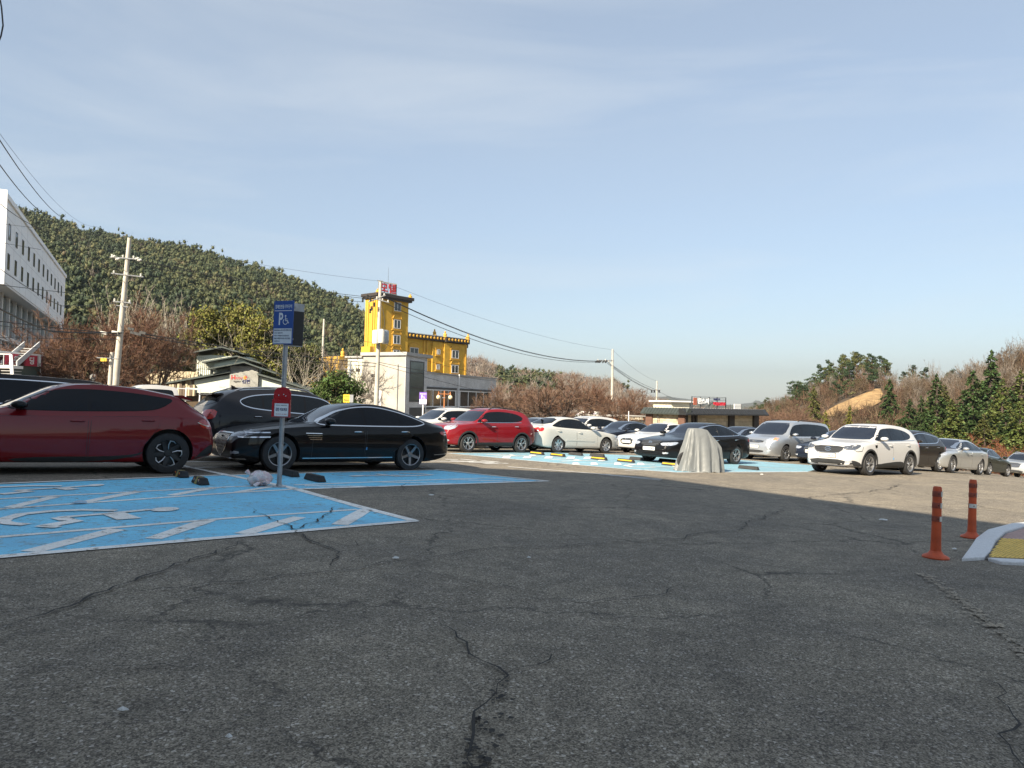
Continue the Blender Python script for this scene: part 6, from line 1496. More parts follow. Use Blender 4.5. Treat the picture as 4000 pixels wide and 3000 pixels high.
for z in (10.6, 7.7): yel_window(17.0, z, .9, .95, .25, False)
# rooftop sign
fr_ = empty('rooftop_sign', b.M @ Matrix.Translation((1.3, 1.0, zt)), 'red and white MOTEL letters on a rusty frame on the tower roof', 'sign')
sw2, sh = 4.5, 2.3
M_sign = mat('neon_red', (.55, .025, .025), .5, var=.15, vscale=2)
for x in (0, sw2 / 3, 2 * sw2 / 3, sw2): MB().box(x - .06, x + .06, .05, .17, 0, sh).build('frame_post', M_steel, fr_)
for z in (.42, sh): MB().box(-.1, sw2 + .1, -.0, .1, z - .06, z + .06).build('frame_rail', mat('cream_rail', (.75, .68, .5), .6), fr_)
for k in range(9): MB().box(0, sw2, .06, .09, .55 + k * .23, .58 + k * .23).build('frame_slat', M_galv, fr_)
link('letter', text_mesh('모', 1.8, 1.85, .05, .06), M_sign, fr_, Matrix.Translation((1.2, -.05, 1.35)) @ Matrix.Rotation(math.pi / 2, 4, 'X')); link('letter', text_mesh('텔', 1.8, 1.85, .05, .04), M_sign, fr_, Matrix.Translation((3.35, -.05, 1.35)) @ Matrix.Rotation(math.pi / 2, 4, 'X'))
MB().tube((2.6, .4, 0), (2.6, .4, 5.2), .05, .02).build('antenna', M_steel, fr_)

# --- white tiled building
b = Bld('tiled_building', 'white tiled two-storey building with a tall dark window in front of the yellow hotel', (-12.78, 85.0), (-12.78 + .407, 85.0 + .914))
b.box('stair_block', 0, 4.9, 0, 6.2, -2.6, 6.8, M_tileS); b.box('front_cladding', -.02, 4.95, -.06, -.002, -2.6, 6.55, M_tileF); b.box('roof_cap', -.25, 5.9, -.3, 6.4, 6.55, 6.95, M_conw)
b.box('low_wing', 4.95, 26.1, .4, 9, -2.6, 4.7, M_tileF); b.box('coping', 4.96, 26.3, .25, 9.1, 4.7, 4.85, M_conw); b.box('end_return', 26.1, 26.4, .4, 9, -2.6, 4.6, M_tileS)
wf = b.window(.9, 4.2, 1.0, 6.0, M_dframe, M_panel, y=-.06, n=1, fw=.12); b.box('window_bar', .95, 4.15, -.13, -.1, 2.7, 2.8, M_dframe, wf); b.box('window_bar', .95, 4.15, -.13, -.1, 4.5, 4.6, M_dframe, wf)
b.box('entrance', 1.0, 4.6, -.1, -.062, -2.6, .3, M_dframe)
for x0, x1 in ((5.2, 13.4), (14.6, 24.6)):
    b.box('window_hood', x0 - .2, x1 + .2, .28, .4, 2.7, 2.95, M_dframe); b.box('window_hood', x0 - .2, x1 + .2, .28, .4, .1, .34, M_dframe)
    b.window(x0, x1, .36, 2.66, M_wframe, M_pane, y=.4, n=4, fw=.14)
MB().tube((14.0, .2, -2.6), (14.0, .2, 4.9), .07).build('downpipe', M_white, b.e)
b.box('side_block', -.06, 2.2, 6.2, 8.4, 3.2, 6.3, mat('cream_panel', (.66, .66, .54), .7, var=.06)); b.box('side_wall', -.06, 1.6, 6.2, 9.6, -2.6, 3.2, M_tileS); b.box('roof_cap', -.3, 2.4, 6.15, 8.7, 6.3, 6.5, M_conw)
for y0, y1, z0, z1 in ((3.2, 4.2, -.2, 2.4), (7.0, 7.8, .3, 2.0)): b.window(y0, y1, z0, z1, mat('brown_frame', (.16, .12, .08), .6), M_wframe, y=-.01 if y0 < 6 else -.07, n=2, fw=.08, axis='y')
for y0 in (6.5, 7.5): b.box('vent', -.12, -.06, y0, y0 + .6, 4.6, 4.95, M_dframe)
b.box('meter_box', -.15, -.0, 4.4, 4.8, 4.0, 4.3, M_dframe)
for y_ in (1.0, 8.9): MB().tube((-.1, y_, -2), (-.1, y_, 5.5 if y_ < 6 else 3.2), .04).build('conduit', M_galv, b.e)

# --- restaurant with black roof
b = Bld('restaurant', 'low beige stone restaurant with a black metal eave and roof sign', (14.2, 58.0), (14.2 + .80, 58.0 + .60))
ze, zr, zg = .47, 1.02, -2.6; LF, LS = 10.4, 4.1
b.box('wall', 0, LF, .5, LS, zg, ze + .1, mat('stone_mortar', (.22, .19, .14), .9))
M_st = [mat('beige_stone_%d' % k, c_, .85, var=.15, vscale=2.5, bump=.3, bscale=9) for k, c_ in enumerate([(.46, .39, .27), (.50, .43, .30), (.41, .35, .25), (.53, .45, .33)])]
ME_st = [MB().box(0, .58, -.03, 0, 0, .285).mesh(), MB().box(-.03, 0, 0, .58, 0, .285).mesh()]
for me_ in ME_st: me_.materials.append(None)
rs = np.random.default_rng(4)
def slab(i, M_):
    o = bpy.data.objects.new('stone_slab', ME_st[i]); COL.objects.link(o); o.parent = b.e; o.matrix_local = M_; o.material_slots[0].link = 'OBJECT'; o.material_slots[0].material = M_st[rs.integers(4)]
for row in range(9):
    for k in range(17):
        x = .05 + k * .6 + (.3 if row % 2 else 0)
        if x + .58 < LF: slab(0, Matrix.Translation((x, .498 - rs.uniform(0, .01), ze - .24 - row * .3)))
    for k in range(12):
        y_ = .55 + k * .6 + (.3 if row % 2 else 0)
        if y_ + .58 < LS: slab(1, Matrix.Translation((-.002 - rs.uniform(0, .01), y_, ze - .24 - row * .3)))
for x in (.0, 1.35, 1.75, 6.3, 9.9): b.box('column', x, x + (.75 if x in (0, 6.3, 9.9) else .22), .28, .455, zg, ze, M_corn)
b.box('pilaster', -.2, -.05, -.1, .55, zg, ze, mat('dark_brick', (.13, .07, .05), .9)); b.box('pilaster', -.2, -.045, LS - .7, LS, zg, ze, mat('dark_brick', (.13, .07, .05), .9))
M_eave = mat('black_metal', (.028, .030, .033), .45, .3, var=.15); M_eaveg = mat('dark_green_metal', (.05, .06, .056), .45, .2, var=.15)
b.prism('eave', [(-.55, ze), (-.55, ze + .10), (-.12, zr), (.2, zr), (.2, ze)], -.5, LS + .3, 'y', M_eaveg)
b.prism('eave', [(-.58, ze - .002), (-.58, ze + .10), (-.14, zr + .004), (.2, zr + .004), (.2, ze - .002)], -.56, LF + .5, 'x', M_eave)
ME_rib = MB().prism([(-.575, ze + .09), (-.565, ze + .135), (-.135, zr + .03), (-.12, zr)], 0, .05, 'y').mesh(); ME_rib2 = MB().prism([(-.6, ze + .09), (-.59, ze + .135), (-.155, zr + .034), (-.14, zr)], 0, .05, 'x').mesh()
for k in range(14): link('roof_rib', ME_rib, M_eaveg, b.e, Matrix.Translation((0, -.2 + k * .32, 0)))
for k in range(34): link('roof_rib', ME_rib2, M_eave, b.e, Matrix.Translation((-.3 + k * .32, 0, 0)))
b.box('roof_deck', .1, LF + .4, -.1, LS, zr - .1, zr + .01, M_conw)
wv = b.window(3.0, 3.6, -.75, -.45, M_wframe, M_pane, y=-.02, n=2, fw=.05, axis='y'); b.prism('stair_rail', [(1.4, -1.2), (1.4, -1.12), (2.6, -.42), (2.6, -.5)], -.35, -.30, 'x', M_steel)
MB().tube((-.33, 2.6, zg), (-.33, 2.6, ze), .03).build('rail_post', M_steel, b.e)
link('wall_letters', text_mesh('HOUSE', .46, 1.5, .02, .02), mat('brass', (.35, .22, .06), .4, .6), b.e, Matrix.Translation((4.3, .44, -.66)) @ Matrix.Rotation(math.pi / 2, 4, 'X'))
rsn = empty('roof_sign', b.M @ Matrix.Translation((1.6, 0.6, zr)), 'open steel frame with white and red letters on the restaurant roof', 'sign')
for x in (0, 1.15, 2.3, 3.4, 4.6): MB().box(x - .03, x + .03, 0, .06, 0, 1.0).build('frame_post', M_steel, rsn)
for z in (.16, .30, .44, .58, .72, .86, .98): MB().box(0, 4.6, .0, .05, z - .015, z + .015).build('frame_rail', M_steel, rsn)
for x in (.9, 2.0, 3.0, 4.2): MB().tube((x, .05, .6), (x - .3, .7, 0), .02, n=6).build('brace', M_steel, rsn)
MB().box(.16, .58, -.06, -.01, .30, .90).build('letter_panel', mat('brick_red_panel', (.34, .10, .06), .6), rsn)
link('letters', text_mesh('한스시', .50, 1.45, .02, .02), M_white, rsn, Matrix.Translation((1.42, -.06, .62)) @ Matrix.Rotation(math.pi / 2, 4, 'X')); link('letters', text_mesh('해물찜탕', .28, 1.7, .02, .014), mat('letter_red', (.55, .02, .04), .5), rsn, Matrix.Translation((3.6, -.06, .42)) @ Matrix.Rotation(math.pi / 2, 4, 'X'))
link('letters', text_mesh('직영', .22, .9, .02, .012), M_snavy, rsn, Matrix.Translation((3.2, -.06, .80)) @ Matrix.Rotation(math.pi / 2, 4, 'X'))
wbx = Bld('roof_hut', 'cream flat-roofed hut behind the restaurant roof', (at(2622, 1580, 70).x, 70.0), (at(2700, 1580, 71).x, 71.0))
z0, z1 = at(2660, 1593, 70).z - 3, at(2660, 1571, 70).z; wbx.box('wall', 0, 2.2, 0, 3, z0, z1, mat('cream_wall2', (.72, .67, .52), .8)); wbx.box('roof', -.35, 2.9, -.4, 3.3, z1, z1 + .14, M_wframe); wbx.box('wall', 2.2, 2.9, .3, 3, z0, z1 - .02, M_conw)
grh = Bld('greenhouse', 'white plastic vent rows behind the roof sign', (at(2850, 1590, 72).x, 72.0), (at(2925, 1590, 74).x, 74.0))
for k in range(4): grh.box('vent_slat', .8, 1.9, 0, .1, at(2900, 1600, 72).z + .05 + k * .14, at(2900, 1600, 72).z + .14 + k * .14, M_white)
for x in (.1, 1.98): MB().tube((x, 0, -2), (x, 0, at(2900, 1580, 72).z), .04).build('post', M_steel, grh.e)
grh.box('wall', -2, 3, .6, 4, -3, at(2900, 1604, 72).z, M_white)
# --- little house left of the restaurant
b = Bld('small_house', 'little white house with a rusty sign band left of the restaurant', (at(2440, 1640, 76).x, 76.0), (at(2532, 1640, 78).x, 78.0))
z0, z1, z2 = -3.5, at(2490, 1642, 77).z, at(2490, 1627, 77).z
b.box('wall', -.4, 2.7, 0, 4, z0, z1, M_wwall); b.box('sign_band', -2.8, 2.6, -.3, 0, z1, z2, mat('rust_band', (.30, .13, .06), .7, var=.3, vscale=2)); b.box('roof', -2.9, 2.8, -.4, 4.2, z2, z2 + .1, mat('pale_cap', (.5, .47, .42), .7))
link('sign_letters', text_mesh('한국콘도마트', .36, 3.6, .02, .012), mat('cream_letters', (.75, .66, .5), .5), b.e, Matrix.Translation((.6, -.33, (z1 + z2) / 2)) @ Matrix.Rotation(math.pi / 2, 4, 'X'))
for x in (.1, .7, 1.3): b.window(x, x + .48, z1 - 1.4, z1 - .25, M_wframe, M_pane, n=1, fw=.05)
b.box('wall', 1.95, 2.69, -.06, -.002, z1 - .9, z1 - .05, mat('cream_wall2', (.72, .67, .52), .8))
b = Bld('mural_house', 'white gable with a colourful mural behind the bare trees', (at(2318, 1630, 84).x, 84.0), (at(2385, 1630, 86).x, 86.0))
z1 = at(2350, 1608, 85).z; m, nt, bb, L = node_mat('mural'); tcn = N(nt, 'TexCoord'); vo = N(nt, 'TexVoronoi', Scale=3.2); L(tcn.outputs['Object'], vo.inputs['Vector']); hs = N(nt, 'HueSaturation', Saturation=.45, Value=1.0); L(vo.outputs['Color'], hs.inputs['Color']); L(mixc(nt, L, .62, hs.outputs['Color'], (.75, .74, .70)), bb.inputs['Base Color'])
b.prism('wall', [(0, -4), (0, z1 - .5), (1.0, z1), (2.0, z1 - .5), (2.0, -4)], 0, 3, 'y', m)
# ------------------------------------------------------------------ sign post with notice box
M_sblue = mat('sign_blue', (0.016, 0.075, 0.30), .4, var=.06); M_swhite = mat('sign_white', (0.68, 0.72, 0.76), .45, var=.04); M_boxred = mat('box_red', (0.40, 0.012, 0.018), .35, var=.08)
def flat_text(txt, size, width, m_, par, x, z, y, bold=.0, nm='sign_text'):
    return link(nm, text_mesh(txt, size, width, .0008, bold), m_, par, Matrix.Translation((x, y, z)) @ Matrix.Rotation(math.pi / 2, 4, 'X'))
def wheelchair(par, x, z, s_, y, m_):
    mb = MB(); n = 16
    mb.lathe([(.10 * s_, 0), (.10 * s_, .002)], 12, Matrix.Translation((x - .02 * s_, y, z + .80 * s_)) @ Matrix.Rotation(math.pi / 2, 4, 'X'))
    def bar(p, q, w_):
        p, q = Vector(p), Vector(q); d = (q - p).normalized(); n_ = Vector((-d.y, d.x)) * w_ / 2
        mb.prism([(x + a.x * s_, z + a.y * s_) for a in (p - n_, q - n_, q + n_, p + n_)], y - .002, y, 'y')
    bar((-.02, .66), (.03, .28), .11); bar((.0, .48), (.25, .48), .07); bar((-.01, .30), (.30, .30), .10); bar((.28, .32), (.40, .02), .09); bar((.36, .03), (.48, .07), .08)
    arc = [(-.02 + .30 * math.cos(a), .20 + .30 * math.sin(a)) for a in np.linspace(R_(125), R_(395), n)]
    for p, q in zip(arc, arc[1:]): bar(p, q, .075)
    return mb.build('wheelchair_sign', m_, par)
sp = g(1090, 1903)
post = empty('parking_sign', Matrix.Translation(lp(*sp)) @ Matrix.Rotation(R_(1.0), 4, 'Y'), 'tall blue disabled-parking sign on a grey post in the painted bays', 'sign')
MB().tube((0, 0, -.1), (0, 0, 2.98), .038, n=20).build('post', M_galv, post, smooth=50); MB().lathe([(.11, 0), (.11, .012), (.05, .02), (.045, .05)], 20).build('foot_plate', M_galv, post, smooth=40)
def panel_frame(par, rz, x, y): return empty('panel', Matrix.Translation((x, y, 0)) @ Matrix.Rotation(R_(rz), 4, 'Z'), parent=par)
w_, z0, z1 = .40, 2.28, 2.98
pn = panel_frame(post, -24, -.03, -.06)
MB().box(-w_ / 2, w_ / 2, -.012, .0, z0, z1).build('panel_board', M_sblue, pn); MB().box(-w_ / 2 + .016, w_ / 2 - .016, -.0145, -.0125, z0 + .016, z0 + .255).build('panel_text_area', M_swhite, pn)
flat_text('장애인전용 주차구역', .07, .34, M_swhite, pn, 0, z1 - .095, -.0135, .0012); MB().box(-w_ / 2 + .02, w_ / 2 - .03, -.0142, -.0122, z1 - .165, z1 - .155).build('panel_rule', M_swhite, pn)
flat_text('P', .27, .085, M_swhite, pn, -.045, z1 - .29, -.0135, .006); wheelchair(pn, .05, z1 - .365, .15, -.0135, M_swhite)
for k, t in enumerate(('장애인자동차 표지 부착 차량만 주차', '할 수 있습니다', '위반시 과태료가 부과됩니다', '장애인 주차구역 신고는 시청 민원실', '김천시')): flat_text(t, .026, [.345, .17, .30, .33, .11][k], M_snavy, pn, [0, -.08, -.02, -.005, -.11][k], z0 + .228 - k * .044, -.0165, 0)
pn2 = panel_frame(post, 38, .13, .05)                     # second panel seen from behind
MB().box(-.13, .13, -.01, .0, z0 - .02, z1 - .02).build('panel_board', M_galv, pn2); MB().box(-.12, .12, -.03, -.012, z0 + .0, z0 + .55).build('panel_back_rail', M_dark, pn2)
for z in (z0 + .08, z1 - .1): MB().box(-.10, .12, -.05, .05, z, z + .03).build('clamp', M_galv, post)
bx = empty('notice_box', Matrix.Translation(lp(*sp)) @ Matrix.Rotation(R_(1.0), 4, 'Y') @ Matrix.Rotation(R_(4), 4, 'Z'), 'red leaflet box with a white card strapped to the grey sign post', 'notice box')
zc, hw_ = 1.36, .135
pr = [(-hw_, zc - .24), (hw_, zc - .24), (hw_, zc + .15), (hw_ * .8, zc + .205), (hw_ * .4, zc + .232), (0, zc + .24), (-hw_ * .4, zc + .232), (-hw_ * .8, zc + .205), (-hw_, zc + .15)]
o = MB().prism(pr, -.062, -.045, 'y').build('back_plate', M_boxred, bx); o.modifiers.new('b', 'BEVEL').width = .004
MB().prism([(-.045, zc - .245), (-.125, zc - .235), (-.115, zc + .04), (-.062, zc + .04)], -hw_ - .005, hw_ + .005, 'x').build('tray', M_boxred, bx)
tl_ = empty('card', Matrix.Translation((.012, -.128, 0)), parent=bx)
MB().box(-.108, .108, -.004, .0, zc - .225, zc - .02).build('card_board', M_swhite, tl_); MB().box(-.098, .098, -.0052, -.0042, zc - .215, zc - .03).build('card_face', mat('card_white', (.8, .8, .8), .5, var=0), tl_)
flat_text('김천 이모저모', .055, .18, M_snavy, tl_, 0, zc - .115, -.006, .002); flat_text('고향이 좋아요 · 함께해요 행복김천', .018, .175, M_ink, tl_, 0, zc - .05, -.006); flat_text('광고문의 433-0000', .02, .17, mat('card_red', (.5, .08, .08), .5, var=0), tl_, 0, zc - .19, -.006)
for x, z in ((-.055, .11), (.055, .10), (.02, .125)): MB().lathe([(.009, 0), (.009, .004), (0, .006)], 10, Matrix.Translation((x, -.066, zc + z)) @ Matrix.Rotation(math.pi / 2, 4, 'X')).build('screw', M_chrome, bx)
# smaller signs behind the cars
def small_sign(name, label, u, v0, v1, d, wpx, col, head, top, sym):
    p0 = at(u, v1, d); p1 = at(u, v0, d); w_ = wpx * d / FPX; z0, z1 = p0.z, p1.z; hh = z1 - z0
    e_ = empty(name, Matrix.Translation((p0.x, p0.y, 0)), label, 'sign')
    MB().tube((0, .05, gz(p0.x, p0.y)), (0, .05, z0 + hh * .5), .035).build('post', M_white, e_)
    MB().box(-w_ / 2, w_ / 2, -.015, .0, z0, z1).build('panel_board', col, e_)
    if sym: MB().box(-w_ / 2 + .01, w_ / 2 - .01, -.018, -.0155, z0 + .01, z0 + hh * .42).build('panel_text_area', M_swhite, e_)
    flat_text(head, hh * .12, w_ * .85, M_swhite if sym else M_ink, e_, 0, z1 - hh * (.15 if sym else .22), -.018, .002)
    if sym:
        flat_text('P', hh * .36, w_ * .2, M_swhite, e_, -w_ * .14, z1 - hh * .40, -.018, .01); wheelchair(e_, w_ * .12, z1 - hh * .54, hh * .26, -.018, M_swhite)
        for k in range(4): MB().box(-w_ * .4, w_ * (.4 - .12 * (k % 2)), -.0205, -.0185, z0 + hh * (.08 + .09 * k), z0 + hh * (.10 + .09 * k)).build('text_line', M_snavy, e_)
    else:
        flat_text(top, hh * .34, w_ * .72, M_ink, e_, 0, z0 + hh * .30, -.018, .008); MB().box(-w_ * .38, w_ * .38, -.018, -.0155, z0 + hh * .55, z0 + hh * .57).build('panel_rule', M_ink, e_)
    return e_
small_sign('parking_sign', 'small purple disabled-parking sign behind the white SUV', 1652, 1532, 1579, 37, 29, mat('sign_purple', (.17, .085, .42), .5), '장애인전용 주차구역', '', True)
small_sign('parking_sign', 'small yellow parking sign beside the green bush', 1353, 1541, 1572, 40, 25, mat('sign_yellow', (.72, .50, .03), .5), '임산부전용주차', 'P소니', False)
p_ = at(1372, 1555, 41.5); bk_ = empty('sign_backside', Matrix.Translation((p_.x, p_.y, 0)), 'grey back of a second sign next to the yellow one', 'sign'); MB().box(-.12, .12, 0, .02, p_.z - .25, p_.z + .2).build('panel_board', M_galv, bk_); MB().tube((0, .04, -1.5), (0, .04, p_.z), .03).build('post', M_galv, bk_)

# ------------------------------------------------------------------ globe street lamp
p_ = at(1735, 1590, 45); zt_ = at(1735, 1526, 45).z; lamp_ = empty('globe_lamp', Matrix.Translation((p_.x, p_.y, 0)), 'rust-orange street lamp with two cream globes in front of the tiled building', 'street lamp')
M_rust = mat('rust_paint', (.36, .14, .05), .6, var=.25, vscale=5); M_globe = mat('globe_cream', (.72, .64, .42), .35, var=.05)
MB().tube((0, 0, gz(p_.x, p_.y)), (0, 0, zt_), .05, .04).build('post', M_rust, lamp_, smooth=50)
for sg in (-1, 1):
    MB().path([(0, 0, zt_ - .20), (sg * .14, 0, zt_ - .22), (sg * .27, 0, zt_ - .21), (sg * .36, 0, zt_ - .14), (sg * .38, 0, zt_ - .08), (sg * .34, 0, zt_ - .06)], .022, 6).build('arm', M_rust, lamp_, smooth=50)
    g_ = MB().lathe([(.0, -.14), (.07, -.12), (.115, -.07), (.135, 0), (.115, .07), (.07, .115), (.05, .125), (.0, .126)], 20, Matrix.Translation((sg * .38, 0, zt_ - .42))).build('globe', M_globe, lamp_, smooth=60)
    MB().lathe([(.06, 0), (.05, .05), (.02, .12), (.02, .2)], 12, Matrix.Translation((sg * .38, 0, zt_ - .30))).build('globe_cap', M_rust, g_, smooth=50)
MB().box(-.12, .05, -.05, .05, zt_ - .47, zt_ - .43).build('bracket', M_galv, lamp_)

# ------------------------------------------------------------------ poles and wires
def pole(name, label, top, bot, d, r0, r1, arms=(), extra=None, cat='utility pole', m_=None):
    T_ = at(*top, d); B_ = at(*bot, d); B_.z = min(B_.z, gz(B_.x, B_.y)); e_ = empty(name, Matrix.Translation((B_.x, B_.y, 0)), label, cat)
    o_ = Vector((B_.x, B_.y, 0)); MB().tube(Vector((0, 0, B_.z)) , T_ - o_, r0, r1, n=14).build('shaft', m_ or M_conc, e_, smooth=50)
    for (u0, v0, u1, v1, r_) in arms:
        a, c_ = at(u0, v0, d - .15) - o_, at(u1, v1, d - .15) - o_
        arm = MB().tube(a, c_, r_, n=6).build('crossarm', M_galv, e_)
        if r_ > .045:
            for t in (.08, .5, .92): q_ = a.lerp(c_, t); MB().lathe([(.05, 0), (.08, .06), (.05, .1), (.08, .16), (.04, .22)], 8, Matrix.Translation(q_)).build('insulator', M_porc, arm, smooth=50)
    return e_, o_
e1, o1 = pole('utility_pole', 'tall pale concrete pole left of the stone wall', (506, 930), (441, 1520), 50, .26, .13, [(435, 1068, 560, 1082, .05), (430, 1005, 530, 1012, .055), (442, 1178, 512, 1184, .05), (455, 1193, 500, 1200, .04)])
for (u, v) in ((484, 1290), (480, 1300), (478, 1310), (477, 1325)): MB().lathe([(.20, -.03), (.215, 0), (.20, .03)], 14, Matrix.Translation(at(u - 12, v, 50) - o1)).build('band', M_steel, e1, smooth=40)
for k, (u, v) in enumerate(((512, 1285), (522, 1300), (540, 1305), (558, 1300), (450, 1298), (405, 1300))): MB().box(-.22, .22, -.06, .06, -.09, .09).build('splice_box', M_dark if k < 4 else M_porc, e1, Matrix.Translation(at(u, v, 49.6) - o1) @ Matrix.Rotation(.2, 4, 'Y'))
for k, (u, v) in enumerate(((436, 1000), (452, 1010), (528, 1008), (538, 1014))): MB().lathe([(.06, 0), (.1, .08), (.06, .12), (.1, .2), (.05, .28)], 8, Matrix.Translation(at(u, v + 4, 49.6) - o1) @ Matrix.Rotation(1.3, 4, 'Y')).build('insulator', M_porc, e1, smooth=50)
pole('utility_pole', 'short pale concrete pole close beside the tall one', (438, 1376), (425, 1510), 48, .17, .13, [(378, 1397, 462, 1402, .035)])
p_ = at(405, 1405, 47.6); MB().box(-.2, .2, -.02, .02, -.11, .11).build('yellow_plate', mat('plate_yellow', (.6, .40, .03), .5), None, Matrix.Translation(p_)); bpy.data.objects['yellow_plate']['label'] = 'small yellow plate hanging below the crossarm of the short pole'; bpy.data.objects['yellow_plate']['category'] = 'plate'
e2, o2 = pole('utility_pole', 'concrete pole with grey transformers in front of the white tiled wall', (1486, 1098), (1469, 1580), 66, .24, .13, [(1440, 1180, 1506, 1153, .06), (1468, 1168, 1520, 1182, .05), (1474, 1095, 1496, 1098, .04)])
for (u, v) in ((1468, 1316), (1490, 1313), (1505, 1316)):
    MB().lathe([(.0, -.62), (.33, -.60), (.35, -.5), (.35, .48), (.33, .56), (.12, .62), (0, .63)], 18, Matrix.Translation(at(u, v, 65.4 + (.5 if u > 1500 else 0)) - o2) @ Matrix.Diagonal((.92, .92, 1.05, 1))).build('transformer', M_galv if u > 1500 else mat('pale_drum', (.62, .60, .54), .5), e2, smooth=40)
for (u, v) in ((1417, 1172), (1436, 1160), (1447, 1166), (1462, 1190), (1452, 1205), (1446, 1215)): MB().lathe([(.05, -.2), (.10, -.12), (.06, -.06), (.11, .02), (.06, .08), (.10, .16), (.04, .22)], 8, Matrix.Translation(at(u, v, 65.4) - o2)).build('insulator', M_dark, e2, smooth=50)
for pts in ([(1440, 1180), (1445, 1200), (1455, 1210)], [(1490, 1190), (1500, 1230), (1503, 1262), (1498, 1290)], [(1480, 1340), (1492, 1372), (1508, 1360), (1520, 1330)]): MB().path([at(*q_, 65.2) - o2 for q_ in pts], .025, 5).build('jumper', M_wire, e2)
pole('utility_pole', 'slim pale pole on the slope between the blue sign and the yellow hotel', (1266, 1246), (1254, 1450), 96, .20, .13, m_=M_conc)
pole('utility_pole', 'thin steel pole with two short arms above the yellow parking sign', (1369, 1414), (1363, 1545), 60, .11, .09, [(1344, 1441, 1382, 1445, .035), (1346, 1453, 1380, 1456, .035)], m_=M_galv)
e3, o3 = pole('utility_pole', 'thin pale pole left of the restaurant roof', (2393, 1364), (2390, 1650), 110, .26, .14, [(2330, 1408, 2399, 1408, .07), (2376, 1412, 2392, 1430, .05)])
for u in (2335, 2343, 2350, 2362, 2372): MB().box(-.12, .12, -.1, .1, -.5, 0).build('insulator', M_dark, e3, Matrix.Translation(at(u, 1408, 109.5) - o3) @ Matrix.Rotation(.8, 4, 'Y'))
e4, o4 = pole('utility_pole', 'far pole standing behind the restaurant roof', (2566, 1488), (2564, 1600), 150, .22, .14, [(2540, 1523, 2580, 1523, .08)])
for u in (2546, 2556, 2575): MB().box(-.15, .15, -.1, .1, -.6, 0).build('insulator', M_dark, e4, Matrix.Translation(at(u, 1523, 149.5) - o4))
pole('lamp_post', 'thin white-capped lamp post in front of the little house', (2456, 1606), (2456, 1660), 60, .04, .03, cat='street lamp', m_=M_white)
def wire(pts, r, label, sag=0.0, n=24):
    P_ = [at(*p) for p in pts]; Q_ = []
    for a, c_ in zip(P_, P_[1:]):
        for k in range(n): t = k / n; q_ = a.lerp(c_, t); q_.z -= sag * (a - c_).length * 4 * t * (1 - t); Q_.append(q_)
    Q_.append(P_[-1]); o_ = MB().path(Q_, r, 5).build('overhead_wire', M_wire if r > .0 else None, None, smooth=60); tag(o_, label, 'wire', 'overhead wires'); return o_
